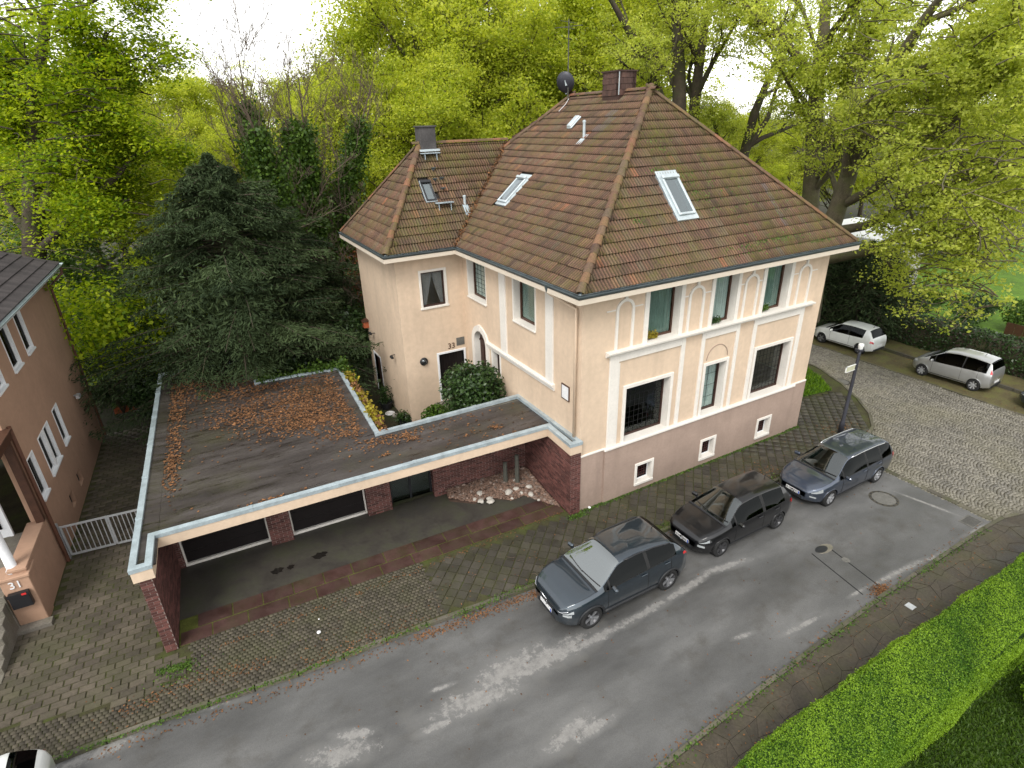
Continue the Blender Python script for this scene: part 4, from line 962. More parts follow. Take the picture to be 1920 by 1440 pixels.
o = thing('wall_box', 'orange clay box hung on the far corner of the annex', 'box', (-2.79, 13.4, 3.2)); part(MB().box(-3.02, 13.2, 3.15, -2.78, 13.55, 3.45), 'box', 'terracotta', o, bevel=.01); part(MB().ext([(-3.06, 13.15, 3.45), (-2.78, 13.15, 3.55), (-2.78, 13.15, 3.45)], (0, .45, 0)), 'lid', 'wood_brown', o)
def pot(p, label, r_, h, plant, mat='dark_plastic', leaf='leaf_shrub', square=False):
    o = thing('plant_pot', label, 'plant pot', p); p = Vector(p)
    part(MB().lathe([(r_*.75, 0), (r_, h), (r_*1.08, h), (r_*1.08, h+.03), (r_*.9, h+.03), (r_*.85, h-.03)], Matrix.Translation(p) @ Matrix.Rotation(R(45), 4, 'Z'), 4 if square else 14), 'pot', mat, o)
    part(MB().lathe([(r_*.85, h-.04), (.001, h-.03)], Matrix.Translation(p) @ Matrix.Rotation(R(45), 4, 'Z'), 4 if square else 14, cap=False), 'soil', 'soil', o)
    n = 500; P = np.array(p)+np.stack([rng.normal(0, r_*.5, n), rng.normal(0, r_*.5, n), h+rng.uniform(0, plant, n)], 1); V, Q, T = leaves(P, .1); f = mk('foliage', fast_mesh('foliage', V, Q, T), o, leaf); f.location = -p; f.parent = o
pot((-3.05, 8.45, .1), 'square dark planter with a small plant at the annex corner', .34, .32, .35, square=True); pot((-3.15, 10.6, .1), 'round dark pot with a dense green plant by the annex wall', .28, .3, .8, leaf='leaf_laurel')
solo(MB().lathe([(.20, .1), (.22, .13), (.17, .16), (.10, .14), (.001, .14)], Matrix.Translation((-3.2, 10.0, 0)), 16), 'water_bowl', 'shallow white bowl on the ground by the annex', 'bowl', 'plate_white', (-3.2, 10.0, .1))
solo(MB().lathe([(.10, .1), (.13, .17), (.10, .25), (.03, .28)], Matrix.Translation((-3.1, 9.6, 0)), 9), 'pebble', 'round pale stone lying by the annex wall', 'stone', 'stone_white', (-3.1, 9.6, .1))
# ---------------------------------------------------------------- garage with flat roof (its own slightly turned frame)
GA = thing('flat_roof_garage', 'low brick garage with flat felt roof and blue-grey metal edging', 'garage', (0, 0, 0), GR)
OUT = [(-12.22, .10), (-11.80, .10), (-11.80, 1.28), (-.42, 1.28), (-.42, -.12), (-.02, -.12), (-.18, 3.86), (-5.46, 3.70), (-5.44, 9.96), (-8.62, 10.14), (-8.62, 13.1), (-12.16, 13.1)]
ZB, ZF, ZRF, ZTR = 2.33, 2.60, 2.62, 2.73
CC = OUT                                    # clockwise or not, sort out once
area = sum(OUT[i-1][0]*OUT[i][1]-OUT[i][0]*OUT[i-1][1] for i in range(len(OUT)))
CCW = OUT if area > 0 else OUT[::-1]
rf = MB(); rf.prism(CCW, ZB+.02, ZRF-.03); part(rf, 'roof_slab', 'concrete', GA)
fa = MB(); fa.sweep([(-.06, ZB), (.014, ZB), (.014, ZTR-.09), (-.06, ZTR-.09)], CCW, closed=True); part(fa, 'fascia', 'plaster', GA)
# felt sheets: each lap is a sheet of its own, a few millimetres proud
def felt():
    inner = CCW
    k = 0
    def sheet(x0, y0, x1, y1, z, n=1):
        part(MB().box(x0, y0, z-.02, x1, y1, z), 'felt_sheet', 'roof_felt', GA)
    ys = [1.33, 2.3, 3.28, 4.25, 5.2, 6.2, 7.15, 8.15, 9.1, 10.02, 11.0, 12.0, 13.04]
    for j, (y0, y1) in enumerate(zip(ys, ys[1:])):
        xr = -.22 if y1 < 3.8 else (-5.5 if y1 < 10.05 else -8.68)
        if y0 < 3.7 < y1: xr = -5.5
        cut = -11.72; xs = [cut]
        x = cut+random.uniform(2.2, 4.5)
        while x < xr-1.2: xs.append(x); x += random.uniform(3.2, 5)
        xs.append(xr)
        for i, (a, b) in enumerate(zip(xs, xs[1:])): sheet(a-.04, y0-.05, b, y1, ZRF+.003*((j+i) % 3)+.004*(i % 2))
    sheet(-5.5, 3.22, -.25, 3.62, ZRF+.001)
    # upstands along the edges
    part(MB().add([(-12.12, .25, ZRF+.05), (-11.72, .25, ZRF+.012), (-11.72, 13.0, ZRF+.012), (-12.12, 13.0, ZRF+.05), (-12.12, .25, ZRF-.05), (-11.72, .25, ZRF-.05), (-11.72, 13, ZRF-.05), (-12.12, 13, ZRF-.05)], BOXF), 'felt_sheet', 'roof_felt', GA)
    part(MB().add([(-5.95, 3.75, ZRF+.014), (-5.52, 3.75, ZRF+.06), (-5.50, 9.9, ZRF+.06), (-5.93, 9.9, ZRF+.014), (-5.95, 3.75, ZRF-.05), (-5.52, 3.75, ZRF-.05), (-5.5, 9.9, ZRF-.05), (-5.93, 9.9, ZRF-.05)], BOXF), 'felt_sheet', 'roof_felt', GA)
    part(MB().add([(-8.6, 9.7, ZRF+.014), (-5.95, 9.6, ZRF+.016), (-5.95, 9.93, ZRF+.06), (-8.6, 10.08, ZRF+.06), (-8.6, 9.7, ZRF-.05), (-5.95, 9.6, ZRF-.05), (-5.95, 9.93, ZRF-.05), (-8.6, 10.08, ZRF-.05)], BOXF), 'felt_sheet', 'roof_felt', GA)
felt()
def trim(pts, name='metal_edging', mat='zinc', w_=.13):
    mb = MB(); mb.sweep([(-w_, ZTR-.10), (.025, ZTR-.10), (.03, ZTR), (-w_, ZTR+.004)], pts); part(mb, name, mat, GA, bevel=.006)
# outward = right of travel, so travel counter-clockwise
i0 = CCW
for a in range(len(CCW)):
    p, q = Vector(CCW[a]), Vector(CCW[(a+1) % len(CCW)]); d = q-p; n = max(1, round(d.length/3.0))
    if d.length > 11: n = 4
# metal edging in lengths, mitred at the corners
mb = MB(); mb.sweep([(-.12, ZTR-.10), (.03, ZTR-.11), (.035, ZTR), (-.12, ZTR+.006)], CCW, closed=True); part(mb, 'metal_edging', 'zinc', GA)
for a in range(len(CCW)):
    p, q = Vector(CCW[a]), Vector(CCW[(a+1) % len(CCW)]); d = (q-p); n = int(d.length/2.4)
    for i in range(1, n+1):
        c = p+d*(i/(n+1)); ang = math.atan2(d.y, d.x); nr = Vector((d.y, -d.x)).normalized()
        part(MB().mbox(Matrix.Translation((c.x-nr.x*.04, c.y-nr.y*.04, ZTR-.045)) @ Matrix.Rotation(ang, 4, 'Z'), .10, .168, .115), 'edging_joint', 'zinc', GA)
# brick walls
def brick_face(mb, o, u, L, h, nrm, skip=(), course=.0745, bl=.245, proud=.008, phase=0):
    o, u, nrm = Vector(o), Vector(u).normalized(), Vector(nrm); k = 0; z = .004
    while z < h-.03:
        x = -(bl/2 if k % 2 else 0)-phase
        while x < L:
            x0, x1 = max(x+.006, 0), min(x+bl-.006, L); z1 = min(z+course-.011, h)
            if x1-x0 > .02 and not any(a0 < (x0+x1)/2 < a1 and b0 < (z+z1)/2 < b1 for a0, a1, b0, b1 in skip):
                v = [o+u*a+Vector((0, 0, c))+nrm*e for e in (0, proud+random.uniform(-.002, .002)) for a, c in ((x0, z), (x1, z), (x1, z1), (x0, z1))]
                mb.add(v, ((4, 5, 6, 7), (0, 1, 5, 4), (1, 2, 6, 5), (2, 3, 7, 6), (3, 0, 4, 7)), random.random())
            x += bl
        z += course; k += 1
def brick_block(x0, y0, x1, y1, h, faces, name='brick_wall', skip=(), core=True, holes=()):
    c = MB()
    if holes:
        A = sorted({x0, x1, *[q for hh in holes for q in hh[:2]]}); Z = sorted({0, h, *[q for hh in holes for q in hh[2:]]})
        for a0, a1 in zip(A, A[1:]):
            for z0, z1 in zip(Z, Z[1:]):
                if not any(hh[0] < (a0+a1)/2 < hh[1] and hh[2] < (z0+z1)/2 < hh[3] for hh in holes): c.box(a0+.0, y0, z0, a1-.0, y1, z1)
    else: c.box(x0, y0, 0, x1, y1, h)
    o = part(c, name, 'mortar', GA); mb = MB()
    for f in faces:
        if f == '-y': brick_face(mb, (x0, y0, 0), (1, 0, 0), x1-x0, h, (0, -1, 0), [(a-x0, b-x0, c_, d_) for a, b, c_, d_ in holes])
        if f == '+x': brick_face(mb, (x1, y0, 0), (0, 1, 0), y1-y0, h, (1, 0, 0), phase=.1)
        if f == '-x': brick_face(mb, (x0, y1, 0), (0, -1, 0), y1-y0, h, (-1, 0, 0), phase=.1)
    b = part(mb, 'brick_course', 'brick', o, tint=True); b['kind'] = 'stuff'
brick_block(-12.13, .12, -11.87, 13.0, ZB, ['-y', '+x', '-x']); brick_block(-.373, -.08, -.012, 3.35, ZB, ['-y', '-x'])
brick_block(-11.87, 3.35, -11.72, 3.8, ZB, ['-y', '+x'], 'pillar'); brick_block(-9.30, 3.1, -8.65, 3.75, ZB, ['-y', '+x', '-x'], 'pillar'); brick_block(-6.25, 3.1, -5.45, 3.75, ZB, ['-y', '+x', '-x'], 'pillar')
hol = []
for i in range(6):
    for z in (1.10, 1.62): hol.append((-3.62+i*.55, -3.62+i*.55+.25, z, z+.24))
brick_block(-3.94, 3.05, -.38, 3.29, ZB, ['-y', '-x'], 'lattice_wall', holes=hol)
part(MB().box(-3.9, 3.295, 0, -.38, 3.34, ZB), 'lattice_backing', 'black_metal', GA)
def garage_door(x0, x1, y):
    d = MB(); d.box(x0, y, .10, x1, y+.05, ZB)
    for i in range(6): d.box(x0+.02, y-.012, .12+i*.36, x1-.02, y, .12+i*.36+.34)
    o = part(d, 'garage_door', 'door_black', GA, bevel=.005); f = MB(); f.box(x0-.05, y-.03, 0, x0, y+.06, ZB); f.box(x1, y-.03, 0, x1+.05, y+.06, ZB); f.box(x0-.05, y-.06, .0, x1+.05, y+.08, .09); part(f, 'door_frame', 'plaster_white', o)
    part(MB().tube([((x0+x1)/2-.06, y-.05, 1.0), ((x0+x1)/2+.06, y-.05, 1.0)], .014, 6), 'handle', 'galvanised', o)
garage_door(-11.66, -9.36, 3.42); garage_door(-8.60, -6.31, 3.36)
part(MB().box(-11.8, 3.50, 0, -5.45, 3.6, ZB), 'back_wall', 'black_metal', GA)
gd = MB(); 
for x in (-5.44, -4.75, -4.02): gd.box(x, 3.30, .02, x+.07, 3.38, ZB)
gd.box(-5.37, 3.30, .02, -4.02, 3.38, .10); gd.box(-5.37, 3.3, ZB-.1, -4.02, 3.38, ZB); go = part(gd, 'glass_door', 'black_metal', GA)
part(MB().box(-5.36, 3.33, .1, -4.02, 3.345, ZB-.1), 'pane', 'car_glass', go); part(MB().box(-5.4, 3.52, .0, -3.95, 3.56, ZB), 'door_panel', 'curtain_grey', go)
# back walls under the roof
bw = MB(); bw.box(-8.6, 9.7, 0, -5.5, 9.95, ZB); bw.box(-5.66, 3.9, 0, -5.48, 9.7, ZB); bw.box(-12, 12.8, 0, -8.7, 13.0, ZB); bw.box(-8.78, 10.2, 0, -8.66, 12.8, ZB); bw.box(-5.4, 3.5, 0, -.2, 3.68, ZB); part(bw, 'rear_wall', 'plaster_white', GA)
# stones and gravel of the little rock bed, cacti-like posts
gz = [(-3.55, 3.0), (-3.6, 2.55), (-2.9, 2.0), (-2.3, 2.0), (-1.7, 1.55), (-1.2, 1.6), (-.75, .9), (-.42, .45), (-.42, 3.0)]
n = 5000; P = np.stack([rng.uniform(-3.6, -.4, n*2), rng.uniform(.4, 3.0, n*2)], 1); P = P[inpoly(P, gz)][:n]; n = len(P)
s = rng.uniform(.018, .045, n); V = []; a = rng.uniform(0, 6.28, n); zz = .01+rng.uniform(0, .03, n)+.12*np.clip(P[:, 1]-1.5, 0, 1.5)
for k in range(4): V.append(np.stack([P[:, 0]+s*np.cos(a+k*1.57), P[:, 1]+s*np.sin(a+k*1.57), zz], 1))
V.append(np.stack([P[:, 0], P[:, 1], zz+s*.9], 1)); V.append(np.stack([P[:, 0], P[:, 1], zz+s*.9+.001], 1))
V = np.stack(V, 1).reshape(-1, 3); f = np.array([(0, 1, 4, 5), (1, 2, 4, 5), (2, 3, 4, 5), (3, 0, 4, 5)]); Q = (np.arange(n)[:, None, None]*6+f[None]).reshape(-1, 4)
gv = stuff(fast_mesh('gravel', V, Q, np.repeat(rng.uniform(0, 1, n), 4)), 'gravel_bed', 'gravel', None, 'reddish gravel bed with pale stones beside the brick wall', 'gravel'); gv.rotation_euler = (0, 0, GR)
gb = MB(); gb.poly([(x, y, .012) for x, y in gz]); struct(gb, 'rock_bed', 'gravel', GR)
def rock(r_, seed):
    rr = random.Random(seed); mb = MB(); n = 7; V = []
    for z, k in ((0, .9), (.35, 1.), (.7, .7)): V += [(r_*k*math.cos(2*math.pi*i/n)*(1+rr.uniform(-.2, .2)), r_*k*.8*math.sin(2*math.pi*i/n)*(1+rr.uniform(-.2, .2)), r_*z) for i in range(n)]
    V.append((0, 0, r_*.85)); return mb.add(V, [(q*n+i, q*n+(i+1) % n, (q+1)*n+(i+1) % n, (q+1)*n+i) for q in range(2) for i in range(n)]+[(14+i, 14+(i+1) % n, 21) for i in range(n)])
for i, (u, v, r_) in enumerate(((884, 925, .13), (899, 928, .16), (903, 909, .12), (920, 942, .14), (890, 938, .10), (902, 941, .12), (918, 936, .11), (954, 925, .17), (995, 928, .12), (992, 914, .12), (966, 903, .15), (921, 905, .12), (968, 918, .12), (942, 897, .14), (978, 925, .08), (944, 922, .07), (877, 918, .07), (898, 941, .07), (960, 935, .06), (1010, 938, .06))):
    p = gpt(u, v, .06); o = solo(rock(r_, i), 'garden_stone', 'pale rounded stone lying on the gravel bed', 'stone', 'stone_white', (0, 0, 0), 0, 'stones on the gravel bed', tint=True, smooth=False); o.location = p; o.rotation_euler = (0, 0, i)
for i, (u, v, h, lb) in enumerate(((948, 905, .85, 'short mossy wooden post in the gravel bed'), (970, 905, 1.15, 'taller grey wooden post in the gravel bed'))):
    p = gpt(u, v, .1); o = solo(MB().lathe([(.085, 0), (.08, h*.6), (.075, h), (.03, h+.02)], Matrix.Translation(p), 8), 'wooden_post', lb, 'post', 'post_dark', p)
rb = MB(); rq = random.Random(8)
for i in range(420):
    x, y = rq.uniform(-3.5, -.45), rq.uniform(.5, 3.0)
    if not inpoly(np.array([[x, y]]), gz)[0]: continue
    k = rock(rq.choice((.03, .04, .05, .07)), i); q = MG @ Vector((x, y, .02+.12*max(0, y-1.5))); rb.add([(a+q.x, b+q.y, c+q.z) for a, b, c in k.v], k.f, rq.random())
o = mk('rubble', rb.mesh('rubble', tint=True), None, 'rubble'); o['kind'] = 'stuff'; o['label'] = 'broken reddish and grey rubble on the gravel bed'; o['category'] = 'rubble'
# dead leaves on the flat roof
def roof_leaves():
    blobs = [(-7.2, 7.0, 1.0, .75, 1500), (-7.0, 5.6, .9, .4, 900), (-6.6, 8.3, .8, .6, 700), (-8.9, 8.3, .9, .8, 800), (-9.6, 7.3, .6, .35, 250), (-8.2, 6.4, .7, .4, 300), (-6.3, 4.3, .5, .25, 260), (-5.3, 3.2, .7, .2, 160), (-8.0, 9.7, 1.5, .25, 700), (-10.3, 11.5, 1.2, 1., 1500), (-11.45, 9.5, .18, 1.6, 650), (-11.5, 6.2, .12, .9, 160), (-11.5, 4.6, .13, .8, 220), (-6.1, 7, .1, 1.8, 260), (-4.2, 3.35, 1.3, .12, 90), (-2.5, 2.4, 1.2, .6, 60), (-6, 2.6, 2.5, .6, 60), (-4.6, 2.9, .12, .12, 40), (-1.9, 2.2, .10, .08, 30), (-9.0, 1.6, .5, .06, 40), (-1.5, 1.5, .5, .1, 25), (-8.6, 5.2, 1.6, .8, 60), (-5.6, 2.3, .1, .06, 18)]
    P = np.concatenate([np.stack([rng.normal(x, sx, n), rng.normal(y, sy, n)], 1) for x, y, sx, sy, n in blobs])
    ok = inpoly(P, CCW) & (P[:, 0] > -11.72) & ~((P[:, 0] > -5.6) & (P[:, 1] > 3.5)); P = P[ok]; n = len(P)
    P3 = np.concatenate([P, ZRF+.022+np.abs(rng.normal(0, .012, (n, 1)))], 1); V, Q, T = leaves(P3, .085, .7, np.array([[0, 0, 1.]]), .75)
    o = stuff(fast_mesh('leaf_litter', V, Q, T), 'leaf_litter', 'dead_leaf', None, 'brown dead leaves scattered on the flat roof', 'leaves'); o.rotation_euler = (0, 0, GR)
roof_leaves()
# low block of number 31 on the left
NB = thing('neighbour_house', 'salmon pink roughcast house with white window frames and porch', 'house', (-15.02, 5, 0), GR)
Nm = mapper('nb'); NZ = 7.2
NW = [(9.3, 10.05, 5.5, 6.75), (7.65, 8.45, 5.5, 6.75), (5.85, 6.6, 5.5, 6.75), (9.33, 9.98, 2.12, 3.4), (7.93, 8.48, 2.12, 3.4), (7.2, 7.78, 2.12, 3.4), (5.78, 6.38, 2.08, 3.4)]
NBW = [(9.2, 9.75, .45, .95), (7.75, 8.25, .45, .95)]
wm = MB(); wall_panel(wm, Nm, 5.15, 14.3, -.1, NZ, NW+NBW, .16)
wm.quad((-15.02, 14.3, -.1), (-27, 14.3, -.1), (-27, 14.3, NZ), (-15.02, 14.3, NZ)); wm.quad((-15.02, 5.15, 4.7), (-27, 5.15, 4.7), (-27, 5.15, NZ), (-15.02, 5.15, NZ)); wm.quad((-15.3, 5.15, -.1), (-15.02, 5.15, -.1), (-15.02, 5.15, 4.7), (-15.3, 5.15, 4.7)); wm.quad((-17.5, 5.15, -.1), (-27, 5.15, -.1), (-27, 5.15, 4.7), (-17.5, 5.15, 4.7))
part(wm, 'wall', 'stucco_pink', NB)
for wdw in NW: window(NB, Nm, *wdw, d=.045, frame='white_paint', fw=.05, surround=(.05, .015), sill=(.06, .06, .06), smat='white_paint', glass='nb_glass')
for wdw in NBW: window(NB, Nm, *wdw, d=.12, frame='black_metal', fw=.03, glass='car_glass_dark')
rm = MB(); rz_, rx = 10.6, -21.2; e0, e1 = Vector((-14.55, 4.7, 7.32)), Vector((-14.55, 14.8, 7.32))
rm.poly([e0, e1, (rx, 10.8, rz_), (rx, 8.5, rz_)]); rm.poly([e1, (-27.8, 14.8, 7.32), (rx, 10.8, rz_)]); rm.poly([e0, (rx, 8.5, rz_), (-27.8, 4.7, 7.32)]); rm.poly([(-14.55, 4.7, 7.22), (-27.8, 4.7, 7.22), (-27.8, 14.8, 7.22), (-14.55, 14.8, 7.22)]); NR = part(rm, 'roof', 'tile_dark', NB)
nn = Vector((0, 1, 0)).cross(Vector((rx, 8.5, rz_))-e0); nn = (nn if nn.z > 0 else -nn).normalized(); uN = Vector((0, 1, 0)); vN = nn.cross(uN); vN = vN if vN.z > 0 else -vN
ntile = [quadmesh(tile_mb(), 'roof_tile', t) for t in (.2, .5, .8)]; pl = []
P2 = np.array([((q-e0).dot(uN), (q-e0).dot(vN)) for q in (e0, e1, Vector((rx, 10.8, rz_)), Vector((rx, 8.5, rz_)))])
for j in range(22):
    for i in range(46):
        x, y = (i+.5)*RW, j*RH
        if inpoly(np.array([[x, y+RH/2]]), P2)[0]:
            o = e0+uN*x+vN*y; xa = vN.cross(nn); pl.append((Matrix(((xa.x, vN.x, nn.x, o.x), (xa.y, vN.y, nn.y, o.y), (xa.z, vN.z, nn.z, o.z), (0, 0, 0, 1))), random.randrange(3), True))
pieces(NR, 'roof_tile', 'tile_dark', ntile, pl, frame=MG, size=.3, minpx=8)
g = MB(); pr = [(.0+.07+.07*math.cos(a), .08*math.sin(a)) for a in np.linspace(math.pi, 2*math.pi, 8)]+[(.13, .005), (.07, -.06), (.01, .005)]
g.sweep(pr, [(-27.8, 4.7, 7.30), (-14.55, 4.7, 7.30), (-14.55, 14.8, 7.30), (-27.8, 14.8, 7.30)]); part(g, 'gutter', 'zinc', NB)
f = MB(); f.sweep([(-.03, -.2), (0, -.2), (0, -.0), (-.03, 0)], [(-27.8, 4.7, 7.32), (-14.56, 4.7, 7.32), (-14.56, 14.8, 7.32), (-27.8, 14.8, 7.32)]); part(f, 'fascia', 'white_paint', NB)
part(MB().tube([(-14.48, 14.5, 7.25), (-14.48, 14.5, 7.0), (-14.93, 14.22, 6.6), (-14.93, 14.22, .05)], .05, 8), 'downpipe', 'copper_pipe', NB); part(MB().tube([(-14.95, 5.4, 4.7), (-14.95, 5.4, .02)], .055, 8), 'downpipe', 'copper_pipe', NB)
for i, (y, z) in enumerate(((9.1, 7.9), (9.4, 7.95), (8.6, 7.95), (8.9, 7.98))):
    p = e0+uN*(4.3+i*.42)+vN*1.55; part(MB().mbox(Matrix.Translation(p+nn*.07) @ Matrix((uN, vN, nn)).transposed().to_4x4(), .22, .34, .05), 'glass_tile', 'zinc_dark', NB)
# porch of number 31
po = MB(); po.box(-15.02, 2.95, 0, -15.32, 5.15, 1.72); po.box(-14.98, 2.9, 1.72, -15.40, 5.15, 1.80); pw = part(po, 'porch_wall', 'stucco_pink', NB, bevel=.01)
pi = MB(); pi.box(-15.0, 2.86, -.02, -15.62, 3.4, 1.55); pi.box(-14.96, 2.82, 1.55, -15.68, 3.44, 1.64); part(pi, 'porch_pier', 'stucco_pink', NB, bevel=.015)
cl = MB(); cl.lathe([(.15, 0), (.15, .06), (.115, .09), (.105, 1.0), (.10, 2.6), (.14, 2.66), (.14, 2.75)], Matrix.Translation((-15.33, 3.12, 1.64)), 18); part(cl, 'column', 'white_paint', NB, smooth=True)
ro = MB(); ro.box(-14.90, 2.75, 4.42, -18.4, 5.2, 4.66); ro.box(-14.84, 2.68, 4.66, -18.5, 5.2, 4.73); part(ro, 'porch_roof', 'wood_brown', NB, bevel=.01); part(MB().box(-14.95, 4.98, 1.8, -15.14, 5.13, 4.42), 'corner_post', 'wood_brown', NB)
sp = MB(); sp.box(-15.32, 3.4, 0, -18.4, 5.15, 1.55)
for i in range(8): sp.box(-15.62 if i > 1 else -15.62, 3.4-.30*(i+1)+.0, 0, -18.4, 3.4-.30*i, 1.55-.19*(i+1)) if i < 2 else sp.box(-15.64, 3.4-.30*(i+1), 0, -18.4, 3.4-.30*i, max(.03, 1.55-.19*(i+1)))
part(sp, 'steps', 'step_stone', NB, bevel=.01)
part(MB().box(-14.9, 2.6, -.02, -15.9, 2.86, .10), 'plinth_step', 'step_stone', NB)
dr = MB(); dr.box(-15.75, 5.06, 1.55, -15.83, 5.14, 4.0); dr.box(-16.85, 5.06, 1.55, -16.93, 5.14, 4.0); dr.box(-15.83, 5.06, 3.92, -16.85, 5.14, 4.0); dr.box(-15.83, 5.08, 1.55, -16.85, 5.12, 3.92); do = part(dr, 'front_door', 'white_paint', NB)
for i in range(4):
    for j in range(2): part(MB().box(-15.92-j*.44, 5.045, 1.85+i*.48, -16.28-j*.44, 5.078, 2.2+i*.48), 'pane', 'car_glass_dark', do)
mbx_ = thing('mailbox', 'black letterbox with a red tag under the house number 31', 'mailbox', (-15.33, 2.86, .75), GR)
part(MB().box(-15.10, 2.72, .72, -15.54, 2.855, 1.18), 'box', 'mail_black', mbx_, bevel=.012); part(MB().box(-15.09, 2.70, 1.10, -15.55, 2.72, 1.20), 'flap', 'mail_black', mbx_); part(MB().box(-15.14, 2.697, 1.12, -15.24, 2.701, 1.18), 'tag', 'mail_red', mbx_)
o = mk('number', text_mesh('31', .30, .01), NB, 'plate_white'); o.matrix_basis = Matrix.Translation((-15.32+15.02, 2.845-5, 1.38)) @ MXF
spot_ = thing('wall_camera', 'grey camera on the pink wall above the path', 'camera', (-15.0, 12.3, 2.75), GR); part(MB().mbox(Matrix.Translation((-14.86, 12.2, 2.75)), .12, .28, .12), 'body', 'galvanised', spot_); part(MB().tube([(-15.02, 12.3, 2.75), (-14.86, 12.3, 2.8)], .025, 6), 'bracket', 'galvanised', spot_)
# white bar gate between 31 and the garage
def gate_leaf(x0, y0, x1, y1, label):
    o = thing('gate', label, 'gate', (x0, y0, 0), GR, 'two leaves of the bar gate'); d = Vector((x1-x0, y1-y0, 0)); L = d.length; d.normalize()
    p = lambda a, z: (x0+d.x*a, y0+d.y*a, z)
    f = MB(); f.beam(p(0, .12), p(0, 1.18), .05, .05); f.beam(p(L, .12), p(L, 1.18), .05, .05); f.beam(p(0, 1.15), p(L, 1.15), .05, .05); f.beam(p(0, .12), p(L, .12), .05, .05); part(f, 'gate_frame', 'galvanised', o)
    n = int(L/.12)
    for i in range(1, n): part(MB().beam(p(L*i/n, .14), p(L*i/n, 1.14), .022, .022), 'bar', 'galvanised', o)
    return o
gate_leaf(-14.86, 5.55, -13.70, 5.48, 'white metal bar gate leaf hinged beside the pink house wall'); gate_leaf(-13.64, 5.47, -12.20, 5.38, 'white metal bar gate leaf hinged beside the flat roof garage')
gp = MB(); gp.box(-14.98, 5.48, 0, -14.90, 5.60, 1.3); solo(gp, 'gate_post', 'white metal gate post against the pink wall', 'post', 'galvanised', (-14.94, 5.54, 0), GR)
# ---------------------------------------------------------------- cars: lofted bodies, x forward, y left
def interp(tab, x):
    xs, ys = zip(*tab); return float(np.interp(x, xs, ys))
def smooth_tab(tab, n=60):
    xs = np.linspace(tab[0][0], tab[-1][0], n); ys = np.interp(xs, *zip(*tab)); return list(zip(xs, ys))
class Car:
    def __init__(s, L, Wd, Ht, wb, top, belt, plan, wr, wheel, xf):
        s.L, s.w, s.h, s.wb, s.top, s.belt, s.plan, s.wr, s.wheel, s.xf = L, Wd/2, Ht, wb, top, belt, plan, wr, wheel, xf
    def sec(s, x):
        w_ = s.w*interp(s.plan, x); zt = interp(s.top, x); zb_ = min(interp(s.belt, x), zt-.035); x0, x1 = s.top[0][0], s.top[-1][0]
        e = min(x-x0, x1-x); zbot = .20+.10*max(0, 1-e/.35)
        hh = max(0, zt-zb_-.035); k = min(1, hh/(s.h-.98)); k = k*k*(3-2*k)
        wr_ = w_*(.90*(1-k))+s.w*s.wr*k; wr_ = min(wr_, w_*.93)
        zre = zb_+.02+hh*.86
        pts = [(0, zbot), (.80*w_, zbot), (.93*w_, zbot+.05), (.975*w_, zbot+.16), (.995*w_, zbot+.30), (w_, (zbot+.3+zb_)/2+.02), (.99*w_, zb_-.10), (.955*w_, zb_)]
        b, r_ = Vector(pts[-1]), Vector((wr_, zre))
        for i in (1, 2, 3): q = b.lerp(r_, i/4); pts.append((q.x+.018*k*math.sin(math.pi*i/4), q.y))
        pts.append((wr_, zre))
        for i in (1, 2, 3, 4, 5, 6):
            a = i/6; pts.append((wr_*math.cos(a*math.pi/2)**.75 if i < 6 else 0, zre+(zt-zre)*math.sin(a*math.pi/2)**.8))
        return pts
    def surf(s, x, j, off=.0, side=1):
        p = s.sec(x); i = int(min(max(j, 0), len(p)-1.001)); q = Vector(p[i]).lerp(Vector(p[i+1]), j-i)
        d = Vector(p[i+1])-Vector(p[i]); n = Vector((d.y, -d.x)); n = n.normalized() if n.length > 1e-6 else Vector((1, 0))
        return Vector((x, (q.x+n.x*off)*side, q.y+n.y*off))
JB, JR = 7, 11          # section indices of belt and roof edge
